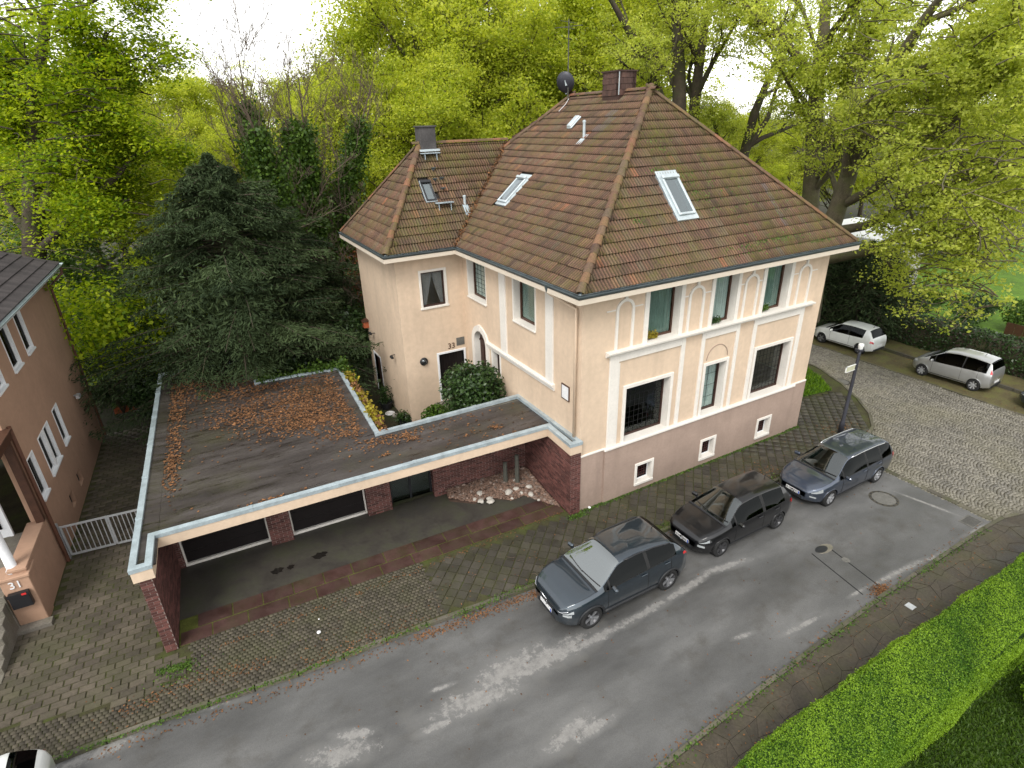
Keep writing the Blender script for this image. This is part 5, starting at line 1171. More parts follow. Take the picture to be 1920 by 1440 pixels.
def make_car(name, label, spec, loc, rz, paint_, rim='alloy', group=None, rails=None, plate=None, cowl=0, header=0, rhead=0, rtail=0, pillars=(), side=(0, 0), heads=None, tails=None, scale=1., spokes=5, doors=(), two_tone=None, grille='dark_plastic', glass='car_glass', steel=False, badge='ring', cladding=0):
    T = mk(name, None); T.location = loc; T.rotation_euler = (0, 0, rz); T.scale = scale if isinstance(scale, tuple) else (scale,)*3; T.empty_display_size = .3; BASE[T.name] = (0, 0, 0); tag(T, label, 'car', group)
    x0, x1 = spec.top[0][0], spec.top[-1][0]
    xs = sorted({*np.linspace(x0, x1, 56), *np.linspace(x0, x0+.25, 8), *np.linspace(x1-.3, x1, 10), cowl, header, rhead, rtail, *[p for pr in pillars for p in pr], *side})
    V, Fc, mi = [], [], []; ns = 2*18-2
    for x in xs:
        p = spec.sec(x); ring = [(x, y, z) for y, z in p]+[(x, -y, z) for y, z in p[-2:0:-1]]; V += ring
    n = len(ring); J = len(p)
    for i in range(len(xs)-1):
        xm = (xs[i]+xs[i+1])/2
        for k in range(n):
            jj = k if k < J-1 else n-1-k          # strip index seen from the left half
            m_ = 0
            if jj >= JR and header < xm < cowl and jj >= JR+(1 if True else 0): m_ = 1
            elif jj >= JR+1 and rtail < xm < rhead: m_ = 2
            elif JB <= jj < JR and side[0] < xm < side[1]:
                zt = interp(spec.top, xm)
                if zt-interp(spec.belt, xm) > .16: m_ = 5 if any(a < xm < b for a, b in pillars) else 3 if k < J-1 else 4
            Fc.append((i*n+k, i*n+(k+1) % n, (i+1)*n+(k+1) % n, (i+1)*n+k)); mi.append(m_)
    Fc += [tuple(range(n-1, -1, -1)), tuple(range((len(xs)-1)*n, len(xs)*n))]; mi += [0, 0]
    me = bpy.data.meshes.new('body'); me.from_pydata(V, [], Fc)
    for q in range(6): me.materials.append(None)
    me.polygons.foreach_set('material_index', mi); me.update()
    ob = bpy.data.objects.new('tmp', me); col.objects.link(ob); cutters = []
    wr_, ww = spec.wheel; fx, rx = spec.xf, spec.xf-spec.wb
    c = MB()
    for wx in (fx, rx):
        for sd_ in (1, -1):
            mm = Matrix.Translation((wx, sd_*(spec.w+.1), wr_)) @ Matrix.Rotation(R(90*sd_), 4, 'X'); c.lathe([(wr_*1.13, -.02), (wr_*1.13, .42)], mm, 28)
    cm_ = c.mesh('cut'); co_ = bpy.data.objects.new('cut', cm_); col.objects.link(co_)
    bm_ = ob.modifiers.new('b', 'BOOLEAN'); bm_.operation = 'DIFFERENCE'; bm_.object = co_; bm_.solver = 'EXACT'
    dg = bpy.context.evaluated_depsgraph_get(); ev = bpy.data.meshes.new_from_object(ob.evaluated_get(dg)); bpy.data.objects.remove(ob); bpy.data.objects.remove(co_)
    vs_ = [tuple(v.co) for v in ev.vertices]; groups = {q: [] for q in range(6)}
    for p in ev.polygons: groups[p.material_index].append(tuple(p.vertices))
    def sub(fs, nm, mat, smooth=True):
        used = sorted({i for f in fs for i in f}); mp = {i: k for k, i in enumerate(used)}; m_ = bpy.data.meshes.new(nm); m_.from_pydata([vs_[i] for i in used], [], [tuple(mp[i] for i in f) for f in fs])
        m_.update(); m_.polygons.foreach_set('use_smooth', [smooth]*len(m_.polygons)); m_.set_sharp_from_angle(angle=R(38)); return mk(nm, m_, T, mat)
    body = sub(groups[0], 'body', paint_)
    if groups[1]: sub(groups[1], 'windscreen', glass)
    if groups[2]: sub(groups[2], 'rear_window', 'car_glass_dark')
    for g_ in (3, 4, 5):                       # side panes: split by connectivity
        fs = groups[g_]; par = {}
        def find(a):
            while par.setdefault(a, a) != a: a = par[a]
            return a
        for f in fs:
            for q in f[1:]: par[find(q)] = find(f[0])
        comp = {}
        for f in fs: comp.setdefault(find(f[0]), []).append(f)
        for fs2 in comp.values(): sub(fs2, 'side_window', 'car_glass_dark') if g_ < 5 else sub(fs2, 'pillar', 'rubber')
    def P(mb, nm, mat, **k): return part(mb, nm, mat, T, **k)
    # underbody, cabin
    P(MB().box(x0+.3, -spec.w*.72, .22, x1-.3, spec.w*.72, .5), 'underbody', 'interior')
    P(MB().ext([(cowl+.15, -spec.w*.8, interp(spec.belt, cowl)-.06), (cowl-.35, -spec.w*.8, interp(spec.belt, cowl)-.02), (cowl-.4, -spec.w*.8, .6), (cowl+.15, -spec.w*.8, .6)], (0, spec.w*1.6, 0)), 'dashboard', 'interior')
    for sx in (header-.45, header-1.3):
        for sy in (-.36, .36):
            s_ = MB(); s_.box(sx-.25, sy-.24, .45, sx+.28, sy+.24, .62); s_.ext([(sx-.22, sy-.23, .55), (sx-.12, sy-.23, .55), (sx-.30, sy-.23, 1.12), (sx-.40, sy-.23, 1.12)], (0, .46, 0)); s_.box(sx-.42, sy-.12, 1.13, sx-.34, sy+.12, 1.28); P(s_, 'seat', 'seat_grey', bevel=.03)
    # wheels
    for wx in (fx, rx):
        for sd_ in (1, -1):
            mm = Matrix.Translation((wx, sd_*(spec.w-.005), wr_)) @ Matrix.Rotation(R(-90*sd_), 4, 'X')     # local z outward
            t_ = MB().lathe([(wr_*.66, -ww), (wr_*.93, -ww), (wr_, -ww+.03), (wr_, -.035), (wr_*.95, -.008), (wr_*.66, -.003), (wr_*.66, -.03)], mm, 30, cap=False)
            wo_ = P(t_, 'wheel', 'tyre', smooth=True)
            r_ = MB().lathe([(wr_*.68, -.005), (wr_*.66, -.002), (wr_*.62, -.02), (wr_*.60, -.10), (wr_*.1, -.11)], mm, 30, cap=False); part(r_, 'rim', 'alloy_dark', wo_, smooth=True)
            k_ = MB()
            for q in range(spokes):
                a = 2*math.pi*q/spokes+.3; d1 = Vector((math.cos(a), math.sin(a), 0)); tg = Vector((-d1.y, d1.x, 0)); w1, w2 = (.055, .075) if not steel else (.07, .1)
                v = [mm @ (d1*wr_*.12+tg*w1*.5+Vector((0, 0, -.03))), mm @ (d1*wr_*.12-tg*w1*.5+Vector((0, 0, -.03))), mm @ (d1*wr_*.63-tg*w2*.5+Vector((0, 0, -.008))), mm @ (d1*wr_*.63+tg*w2*.5+Vector((0, 0, -.008)))]
                k_.ext(v, (mm.to_3x3() @ Vector((0, 0, -.03))))
            k_.lathe([(.05, -.06), (.05, -.012), (.02, -.006)], mm, 12); part(k_, 'spoke', rim, wo_)
            ar = MB(); m2 = Matrix.Translation((wx, sd_*(spec.w*.80), wr_)) @ Matrix.Rotation(R(-90*sd_), 4, 'X'); ar.lathe([(wr_*1.12, -.02), (.02, -.02)], m2, 20, cap=False); P(ar, 'wheel_housing', 'interior')
    def ysurf(x, z):
        p = spec.sec(x)[1:8]; return float(np.interp(z, [q[1] for q in p], [q[0] for q in p]))
    for wx in (fx, rx):                       # wheel arch lips or plastic cladding
        for sd_ in (1, -1):
            Ra = wr_*1.15; pts = []
            for th in np.linspace(R(-18), R(198), 22):
                x, z = wx+Ra*math.cos(th), wr_+Ra*math.sin(th)
                if z > .22: pts.append((x, sd_*(ysurf(x, z)+.004), z))
            P(MB().tube(pts, cladding or .012, 6), 'arch_lip', 'dark_plastic' if cladding else paint_, smooth=True)
    if cladding:
        for sd_ in (1, -1):
            pts = [spec.surf(x, 3.1, .006, sd_) for x in np.linspace(rx+wr_*1.2, fx-wr_*1.2, 14)]; P(MB().tube(pts, .05, 6), 'side_cladding', 'dark_plastic', smooth=True)
            pts = [spec.surf(x1-.02-.16*k, 6.95+.1*k, .012, sd_) for k in np.linspace(0, 1, 6)]; P(MB().tube([(x1+.004, 0, interp(spec.top, x1)-.02)]+pts, .012, 5), 'chrome_strip', 'chrome', smooth=True)
    # patches on the surface: lights, trims
    def patch(xa, xb, ja, jb, nm, mat, sd_, off=.008, nx=6, nj=4, skew=0.):
        mb = MB(); V = []
        for i in range(nx+1):
            for j in range(nj+1):
                jj = ja+(jb-ja)*j/nj; V.append(spec.surf(xa+(xb-xa)*i/nx+skew*j/nj, jj, off, sd_))
        m_ = mb.add(V, [(i*(nj+1)+j, (i+1)*(nj+1)+j, (i+1)*(nj+1)+j+1, i*(nj+1)+j+1) for i in range(nx) for j in range(nj)]); return P(m_, nm, mat, smooth=True)
    for sd_ in (1, -1):
        for a in heads or (): patch(*a, 'headlight', 'head_lamp', sd_)
        for a in tails or (): patch(*a, 'tail_light', 'red_lamp', sd_)
        # seams of bonnet and doors, sills, handles, mirrors
        for xd in doors:
            pts = [spec.surf(xd, j, .002, sd_) for j in np.linspace(3.2, 6.9, 9)]; P(MB().tube(pts, .006, 4), 'door_seam', 'rubber')
        pts = [spec.surf(x, 2.6, .004, sd_) for x in np.linspace(rx+wr_*1.2, fx-wr_*1.2, 14)]; P(MB().tube(pts, .022, 5), 'sill_trim', 'dark_plastic')
        pts = [spec.surf(x, JB+.02, .004, sd_) for x in np.linspace(side[0]+.05, side[1]-.05, 24)]; P(MB().tube(pts, .010, 5), 'window_trim', 'rubber')
        hb = [spec.surf(x, JR+1.1 if x < cowl+.2 else JR+.8, .001, sd_) for x in np.linspace(cowl+.05, x1-.16, 16)]; P(MB().tube(hb, .005, 4), 'bonnet_seam', 'rubber')
        for xd in doors[1:] if len(doors) > 1 else doors:
            h = spec.surf(xd+.16, 6.15, .022, sd_); P(MB().mbox(Matrix.Translation(h), .19, .03, .03), 'door_handle', paint_, bevel=.01)
        mp = spec.surf(cowl-.42, JB+.1, .0, sd_); P(MB().mbox(Matrix.Translation(mp+Vector((.02, .14*sd_, .07))) @ Matrix.Rotation(R(-8*sd_), 4, 'Z'), .11, .22, .14), 'wing_mirror', paint_ if two_tone is None else two_tone, bevel=.04)
        P(MB().beam(mp+Vector((.02, 0, .02)), mp+Vector((.02, .1*sd_, .04)), .05, .04), 'mirror_arm', 'dark_plastic')
        if rails:
            pts = [spec.surf(x, JR+.45, .03 if .0 < k < 1 else .0, sd_) for k, x in zip(np.linspace(0, 1, 14), np.linspace(header-.15, rhead+.05, 14))]; P(MB().tube(pts, .02, 6), 'roof_rail', rails, smooth=True)
    wsl = [spec.surf(cowl-.06-.05*k, JR+5.9-4.2*k, .02, 1) for k in np.linspace(0, 1, 8)]; P(MB().tube(wsl, .012, 5), 'wiper', 'rubber'); wsr = [spec.surf(cowl-.06-.05*k, JR+5.6-2.6*k, .02, -1) for k in np.linspace(-.2, 1, 8)]; P(MB().tube(wsr, .012, 5), 'wiper', 'rubber')
    cw = MB(); pts = [spec.surf(cowl+.03, j, .004, 1) for j in np.linspace(JR+.6, JR+6, 10)]+[spec.surf(cowl+.03, j, .004, -1) for j in np.linspace(JR+6, JR+.6, 10)]; P(cw.tube(pts, .035, 5), 'cowl_strip', 'dark_plastic')
    # nose: grille, intake, plate, badge; tail: plate, badge, bumper
    zn = interp(spec.top, x1); wn = spec.w*interp(spec.plan, x1)
    P(MB().box(x1-.04, -wn*.62, zn-.15, x1+.012, wn*.62, zn-.055), 'grille', grille, bevel=.02); P(MB().box(x1-.04, -wn*.78, .30, x1+.010, wn*.78, .42), 'air_intake', 'dark_plastic', bevel=.02)
    pa = MB(); pa.box(x1+.012, -.26, .43, x1+.024, .26, .545); po_ = P(pa, 'number_plate', 'plate_white')
    part(MB().box(x1+.022, .215, .435, x1+.027, .257, .54), 'plate_band', 'plate_blue', po_)
    if plate:
        o = mk('plate_text', text_mesh(plate, .105, .002), po_, 'plate_text'); o['kind'] = 'stuff'; o.matrix_basis = Matrix.Translation((x1+.026, -.02, .487)) @ Matrix.Rotation(R(90), 4, 'Z') @ Matrix.Rotation(R(90), 4, 'X')
    mb_ = Matrix.Translation((x1+.014, 0, zn-.10)) @ Matrix.Rotation(R(90), 4, 'Y')
    e = MB()
    if badge == 'diamond':
        for a in range(4): e.beam(mb_ @ Vector(((.075, 0), (0, .05), (-.075, 0), (0, -.05))[a]+(0.01,)), mb_ @ Vector(((.075, 0), (0, .05), (-.075, 0), (0, -.05))[(a+1) % 4]+(.01,)), .02, .02)
    else:
        e.lathe([(.062, 0), (.075, .008), (.062, .016), (.055, .008), (.062, 0)], mb_, 18, cap=False)
        if badge == 'vw': 
            for q in (((-.045, -.035), (0, -.012)), ((-.045, -.035), (.045, -.012)), ((0, .0), (.045, -.012)), ((-.045, .035), (.045, .012)), ((0, 0), (.045, .012))): e.beam(mb_ @ Vector((*q[0], .01)), mb_ @ Vector((*q[1], .01)), .008, .008)
        else:
            for y in (-.028, .028): e.beam(mb_ @ Vector((-.04, y, .01)), mb_ @ Vector((.04, y*1.2, .01)), .01, .01)
            e.beam(mb_ @ Vector((-.005, -.03, .01)), mb_ @ Vector((.005, .03, .01)), .01, .01)
    P(e, 'badge', 'chrome')
    zr = interp(spec.top, x0)
    rp = P(MB().box(x0-.02, -.26, .48, x0-.008, .26, .595), 'number_plate', 'plate_white'); P(MB().box(x0-.01, -spec.w*.7, .26, x0+.05, spec.w*.7, .40), 'rear_bumper', 'dark_plastic', bevel=.02)
    ax = header-1.6; P(MB().tube([spec.surf(ax, 17, 0), spec.surf(ax, 17, 0)+Vector((-.06, 0, .1))], .012, 5), 'aerial', 'rubber')
    return T
ARC = lambda w_: w_
hatch = dict(plan=[(-1.98, .80), (-1.93, .88), (-1.75, .95), (-1.2, 1), (.6, 1), (1.3, .985), (1.6, .93), (1.8, .84), (1.92, .72), (1.99, .58)])
POLO = Car(3.97, 1.68, 1.46, 2.47, [(-1.98, .78), (-1.95, .92), (-1.88, 1.0), (-1.62, 1.33), (-1.50, 1.395), (-1.0, 1.445), (-.4, 1.46), (.1, 1.43), (.25, 1.40), (.95, .985), (1.05, .955), (1.4, .90), (1.7, .82), (1.85, .75), (1.94, .67), (1.99, .58)], [(-1.98, .86), (-1.5, .95), (0, .90), (.9, .87), (1.5, .80), (1.99, .6)], hatch['plan'], .64, (.305, .19), 1.20)
KONA = Car(4.18, 1.80, 1.56, 2.60, [(-2.06, .82), (-2.02, .98), (-1.92, 1.08), (-1.60, 1.40), (-1.45, 1.47), (-.9, 1.54), (-.3, 1.56), (.15, 1.53), (.32, 1.49), (1.02, 1.08), (1.12, 1.05), (1.5, 1.0), (1.78, .94), (1.94, .87), (2.05, .78), (2.10, .68)], [(-2.06, 1.04), (-1.5, 1.12), (0, 1.05), (.95, .985), (1.6, .89), (2.1, .68)], [(-2.06, .80), (-2.0, .90), (-1.8, .97), (-1.2, 1), (.8, 1), (1.45, .99), (1.75, .94), (1.95, .84), (2.05, .72), (2.10, .6)], .63, (.335, .21), 1.28)
MEG = Car(4.50, 1.78, 1.50, 2.70, [(-2.28, .80), (-2.24, 1.0), (-2.18, 1.08), (-1.98, 1.40), (-1.88, 1.44), (-1.2, 1.49), (-.3, 1.50), (.20, 1.465), (.38, 1.42), (1.15, .98), (1.25, .95), (1.6, .89), (1.9, .81), (2.06, .74), (2.16, .66), (2.22, .56)], [(-2.28, .96), (-1.5, .97), (0, .92), (1.1, .88), (1.7, .80), (2.22, .58)], [(-2.28, .80), (-2.22, .88), (-2.0, .95), (-1.4, 1), (.8, 1), (1.45, .985), (1.8, .92), (2.0, .82), (2.13, .68), (2.22, .52)], .66, (.315, .20), 1.40)
MPV = Car(4.04, 1.69, 1.62, 2.63, [(-2.0, .80), (-1.97, 1.05), (-1.93, 1.15), (-1.78, 1.50), (-1.68, 1.55), (-1.0, 1.62), (-.2, 1.62), (.35, 1.54), (.52, 1.49), (1.25, 1.05), (1.35, 1.01), (1.6, .93), (1.8, .84), (1.92, .75), (2.0, .64), (2.04, .56)], [(-2.0, 1.0), (-1.5, 1.02), (0, .95), (1.2, .90), (1.6, .82), (2.04, .58)], [(-2.0, .84), (-1.95, .92), (-1.7, .97), (-1.2, 1), (.8, 1), (1.35, .985), (1.65, .92), (1.85, .82), (1.97, .7), (2.04, .56)], .68, (.305, .19), 1.33)
PG = 'cars parked at the kerb before the corner house'
make_car('parked_car', 'anthracite crossover with light alloy wheels parked first at the kerb', KONA, (-1.19, -3.22, ZR), R(180), 'paint_anthracite', 'alloy', PG, 'black_metal', None, 1.06, .24, -1.48, -1.93, ((-.62, -.52), (.68, .74)), (-1.55, .92), [(1.80, 2.04, 5.6, 6.6), (1.86, 2.04, 4.3, 4.9)], [(-2.02, -1.80, 6.4, 7.4)], doors=(.78, -.55, -1.35), glass='car_glass_sky', cladding=.032)
make_car('parked_car', 'glossy black hatchback with dark steel wheels parked between two cars', POLO, (3.60, -3.08, ZR), R(180), 'paint_black', 'alloy_dark', PG, None, 'E NP 262', 1.0, .20, -1.54, -1.86, ((-.62, -.50), (.60, .66)), (-1.5, .82), [(1.66, 1.93, 5.8, 6.9), (1.8, 1.95, 3.4, 3.9)], [(-1.95, -1.80, 5.8, 7.)], doors=(.68, -.52, -1.25), steel=True, badge='vw')
make_car('parked_car', 'blue-grey estate car with roof rails parked beside the lamp post', MEG, (8.66, -3.18, ZR), R(180), 'paint_bluegrey', 'hubcap', PG, 'chrome', 'E NM 232', 1.2, .32, -1.90, -2.16, ((-.58, -.48), (-1.38, -1.30), (.74, .80)), (-2.0, 1.0), [(1.80, 2.12, 5.8, 7.3), (2.0, 2.15, 3.2, 3.6)], [(-2.24, -2.08, 5.6, 7.4)], scale=.97, doors=(.85, -.5, -1.35), spokes=7, badge='diamond')
FG = 'cars parked along the far side of the cobbled street'
make_car('parked_car', 'white three-door hatchback parked by the dark hedge', POLO, (21.45, 4.60, ZR), R(92), 'paint_white', 'alloy', FG, None, None, 1.0, .20, -1.54, -1.86, ((-.45, -.38), (.60, .66)), (-1.32, .82), [(1.66, 1.93, 5.8, 6.9)], [(-1.97, -1.78, 5.2, 6.9)], scale=(.87, .92, .97), doors=(.68, -.55), badge='vw')
make_car('parked_car', 'silver compact van parked behind the white hatchback', MPV, (21.38, -.86, ZR), R(93), 'paint_silver', 'hubcap', FG, None, None, 1.3, .45, -1.72, -1.92, ((-.60, -.54), (.80, .86)), (-1.7, 1.1), [(1.66, 1.96, 5.8, 6.9)], [(-1.96, -1.86, 7.2, 10.6)], scale=(.83, .92, .96), doors=(.88, -.57, -1.35), spokes=7)
make_car('parked_car', 'dark teal car parked behind the silver van', POLO, (21.3, -5.55, ZR), R(92), 'paint_darkblue', 'alloy', FG, None, None, 1.0, .20, -1.54, -1.86, ((-.62, -.50), (.60, .66)), (-1.5, .82), [(1.66, 1.93, 5.8, 6.9)], [(-1.95, -1.80, 5.8, 7.)], scale=.95, doors=(.68, -.52))
make_car('parked_car', 'white car standing at the kerb before number 31', POLO, (-15.98, -2.42, ZR), R(182), 'paint_white', 'alloy', None, None, None, 1.0, .20, -1.54, -1.86, ((-.62, -.50), (.60, .66)), (-1.5, .82), [(1.66, 1.93, 5.8, 6.9)], [(-1.95, -1.80, 5.8, 7.)], doors=(.68, -.52))
# ---------------------------------------------------------------- street furniture and small ground things
lp0 = Vector((11.94, -1.34, 0)); hz = pat(1610, 652, math.hypot(lp0.x-CAM.x, lp0.y-CAM.y)).z
lampo = thing('street_lamp', 'dark slim street lamp with pale head on the corner pavement', 'street lamp', lp0)
part(MB().lathe([(.10, 0), (.10, .5), (.075, .55), (.065, 2.0), (.055, hz-.25), (.05, hz-.1)], Matrix.Translation(lp0), 14), 'pole', 'pole_grey', lampo, smooth=True)
part(MB().lathe([(.05, hz-.12), (.08, hz-.06), (.10, hz+.12), (.09, hz+.17), (.02, hz+.19)], Matrix.Translation(lp0), 14), 'lantern', 'lamp_white', lampo, smooth=True)
part(MB().lathe([(.13, hz-.10), (.14, hz-.04), (.06, hz-.03)], Matrix.Translation(lp0), 14), 'collar', 'pole_grey', lampo)
sg = thing('street_sign', 'pale street name plate fixed to the lamp post', 'sign', lp0+Vector((0, 0, hz-.75)))
part(MB().box(lp0.x-.62, lp0.y-.012, hz-.86, lp0.x-.08, lp0.y+.012, hz-.66), 'plate', 'sign_pale', sg, bevel=.004); part(MB().box(lp0.x-.64, lp0.y-.02, hz-.88, lp0.x-.62, lp0.y+.02, hz-.64).box(lp0.x-.64, lp0.y-.02, hz-.66, lp0.x-.05, lp0.y+.02, hz-.64).box(lp0.x-.64, lp0.y-.02, hz-.88, lp0.x-.05, lp0.y+.02, hz-.86), 'sign_frame', 'lamp_white', sg)
def manhole(p, r_, label, z=ZR):
    p = Vector((p.x, p.y, z)); o = thing('manhole_cover', label, 'manhole', p); mm = Matrix.Translation(p)
    part(MB().lathe([(r_*1.12, .001), (r_*1.12, .006), (r_*.92, .006), (r_*.92, .001)], mm, 28, cap=False), 'ring', 'manhole', o)
    part(MB().lathe([(r_*.90, .0), (r_*.90, .009), (.001, .010)], mm, 28), 'lid', 'stone_grey', o)
    for k in range(14):
        a = 2*math.pi*k/14; part(MB().mbox(mm @ Matrix.Rotation(a, 4, 'Z') @ Matrix.Translation((r_*.99, 0, .008)), r_*.12, r_*.14, .006), 'vent_slot', 'black_metal', o)
manhole(gpt(1657, 935, ZR), .40, 'round iron and concrete manhole cover behind the blue-grey estate'); manhole(gpt(1578, 716, ZR), .34, 'round manhole cover set in the cobbles at the corner')
p = gpt(1820, 978, ZR); g = thing('drain_grate', 'rectangular iron street drain at the edge of the cobbles', 'drain', (p.x, p.y, ZR))
f = MB(); f.box(p.x-.30, p.y-.22, ZR, p.x+.30, p.y-.18, ZR+.012); f.box(p.x-.30, p.y+.18, ZR, p.x+.30, p.y+.22, ZR+.012); f.box(p.x-.30, p.y-.18, ZR, p.x-.26, p.y+.18, ZR+.012); f.box(p.x+.26, p.y-.18, ZR, p.x+.30, p.y+.18, ZR+.012); part(f, 'grate_frame', 'stone_grey', g)
part(MB().box(p.x-.26, p.y-.18, ZR, p.x+.26, p.y+.18, ZR+.003), 'grate_pit', 'black_metal', g)
for i in range(9): part(MB().box(p.x-.24+i*.055, p.y-.18, ZR+.003, p.x-.215+i*.055, p.y+.18, ZR+.011), 'grate_bar', 'stone_grey', g)
p = gpt(1707, 1137, 0); solo(MB().box(p.x-.10, p.y-.10, -.02, p.x+.10, p.y+.10, .012), 'utility_cover', 'small square pale utility cover in the slab walk', 'cover', 'galvanised', (p.x, p.y, 0))
p = gpt(1540, 1030, ZR); vb = thing('valve_cover', 'oval iron valve cover in a pale patch of the road', 'cover', (p.x, p.y, ZR)); part(MB().lathe([(.16, .001), (.16, .008), (.001, .009)], Matrix.Translation((p.x, p.y, ZR)) @ Matrix.Diagonal((1.5, .8, 1, 1)), 18), 'lid', 'black_metal', vb); part(MB().lathe([(.21, .001), (.21, .005), (.001, .0055)], Matrix.Translation((p.x+.1, p.y-.03, ZR)) @ Matrix.Diagonal((1.6, .8, 1, 1)), 10), 'surround', 'concrete', vb)
p = gpt(1586, 1050, ZR); solo(MB().lathe([(.12, .001), (.11, .008), (.04, .012)], Matrix.Translation((p.x, p.y, ZR)), 7), 'asphalt_patch', 'small pale concrete spot in the road', 'patch', 'stone_grey', (p.x, p.y, ZR))
# trench patch (cut lines) in the road
tr = MB()
for a, b in (((1548, 1022), (1650, 1100)), ((1522, 1038), (1618, 1115))):
    q0, q1 = gpt(*a, ZR), gpt(*b, ZR); tr.beam((q0.x, q0.y, ZR+.001), (q1.x, q1.y, ZR+.001), .035, .006)
struct(tr, 'road_seam', 'rubber')
# litter: leaves along the kerbs, twigs, pebbles, paper
LP, TTs = [], []
def strew(path, n, s, zf):
    pts = np.array(path); seg = np.linalg.norm(np.diff(pts, axis=0), axis=1); cum = np.r_[0, np.cumsum(seg)]; d = rng.uniform(0, cum[-1], n); i = np.clip(np.searchsorted(cum, d)-1, 0, len(seg)-1); f = (d-cum[i])/seg[i]
    q = pts[i]+(pts[i+1]-pts[i])*f[:, None]+rng.normal(0, s, (n, 2)); return np.c_[q, zf+np.abs(rng.normal(0, .008, n))]
LP.append(strew([(-13.5, -1.5), (-9.4, -1.95), (-6.1, -2.12)], 260, .07, ZR+.01)); LP.append(strew([(-6.5, -2.1), (-3, -2.36), (-2.0, -2.4)], 900, .10, ZR+.01)); LP.append(strew([(0, -2.38), (11, -2.4)], 500, .08, ZR+.01))
LP.append(strew([(-9.5, -1.45), (-6.2, -1.7)], 160, .22, .012)); LP.append(strew([(-13, -.7), (-11.8, -.6), (-10, -1.0)], 220, .12, .012)); LP.append(strew([(-5.3, .12), (-.6, .2)], 120, .06, .012)); LP.append(strew([(-11, .1), (-5.5, .12)], 160, .05, .012))
LP.append(strew([(-3.5, -7.5), (4.6, -7.08), (10.2, -7.0)], 170, .06, ZR+.012)); q = gpt(1655, 1110, ZR); LP.append(np.c_[rng.normal(q.x, .17, 500), rng.normal(q.y, .12, 500), ZR+.01+np.abs(rng.normal(0, .03, 500))])
LP.append(np.c_[rng.normal(6.9, .5, 200), rng.normal(-1.6, .35, 200), np.full(200, .012)]); LP.append(np.c_[rng.normal(12.3, .5, 260), rng.normal(-1.2, .4, 260), np.full(260, .012)]); LP.append(np.c_[rng.uniform(-14, 13, 350), rng.uniform(-2, .2, 350), np.full(350, .012)]); LP.append(np.c_[rng.uniform(-4, 10, 260), rng.uniform(-8.6, -7.4, 260), np.full(260, .012)]); LP.append(np.c_[rng.uniform(-12, 10, 160), rng.uniform(-7, -2.5, 160), np.full(160, ZR+.008)])
LP.append(np.c_[rng.uniform(20.2, 22.2, 500), rng.uniform(-8, 8, 500), np.full(500, ZR+.01)])
LP = np.concatenate(LP); V, Q, T = leaves(LP, .05, .6, np.array([[0, 0, 1.]]), .85); stuff(fast_mesh('street_leaves', V, Q, T), 'street_leaves', 'dead_leaf', None, 'small dead leaves along the kerbs and pavements', 'leaves')
# moss and weeds in the joints and gutter
MP_ = [strew([(-14.2, -1.22), (-9.4, -1.68), (-6.1, -1.9)], 900, .035, .01), strew([(-5.4, -2.02), (0, -2.12), (11, -2.12)], 1600, .07, .006), strew([(0, -.12), (11, -.12)], 2200, .05, .006), strew([(-3.5, -7.72), (4.6, -7.34), (10.2, -7.3)], 900, .06, .006), strew([(-.5, -.2), (.1, -.25)], 260, .07, .01), strew([(-12.3, .05), (-11.6, -.05)], 260, .06, .01), np.c_[rng.normal(-11.9, .3, 200), rng.normal(-.2, .2, 200), np.full(200, .006)]]
MP_ = np.concatenate(MP_); V, Q, T = leaves(MP_, .05, .8, np.array([[0, 0, 1.]]), .5); stuff(fast_mesh('joint_moss', V, Q, T), 'joint_moss', 'leaf_ivy', None, 'moss and weeds along the pavement edges', 'moss')
tw = MB()
for _ in range(70):
    x, y = (random.uniform(-4, 10), random.uniform(-8.6, -7.5)) if random.random() < .5 else (random.uniform(-12, 12), kerby(0)+random.uniform(.05, 1.6)); a = random.uniform(0, 6.28); l = random.uniform(.08, .3); tw.tube([(x, y, .012), (x+l*.5*math.cos(a), y+l*.5*math.sin(a), .03), (x+l*math.cos(a+.4), y+l*math.sin(a+.4), .014)], .006, 4)
o = mk('fallen_twigs', tw.mesh('fallen_twigs'), None, 'twig'); o['kind'] = 'stuff'; o['label'] = 'thin fallen twigs on the pavements'; o['category'] = 'twigs'
for i, (u, v, r_) in enumerate(((598, 1186, .05), (598, 1161, .02), (1105, 952, .05))):
    p = gpt(u, v, .01); solo(MB().lathe([(r_, 0), (r_*1.1, r_*.5), (r_*.4, r_*.9)], Matrix.Translation(p), 7), 'paper_scrap', ('crumpled white paper scrap before the garage', 'tiny white crumb on the paving before the garage', 'white paper cup lying at the foot of the house corner')[i], 'litter', 'plate_white', p)
# oil stains on the garage floor (flat wet spots)
for u, v, a, b in ((520, 1070, .18, .09), (600, 1041, .22, .10), (545, 1063, .10, .07)):
    p = gpt(u, v, .012); n = 14; solo(MB().poly([(p.x+a*math.cos(2*math.pi*i/n)*(1+.25*math.sin(i*2.3)), p.y+b*1.4*math.sin(2*math.pi*i/n)*(1+.2*math.cos(i*3.1)), .0095) for i in range(n)]), 'wet_spot', 'dark wet spot on the garage floor', 'stain', 'puddle', p, 0, 'wet spots on the garage floor')
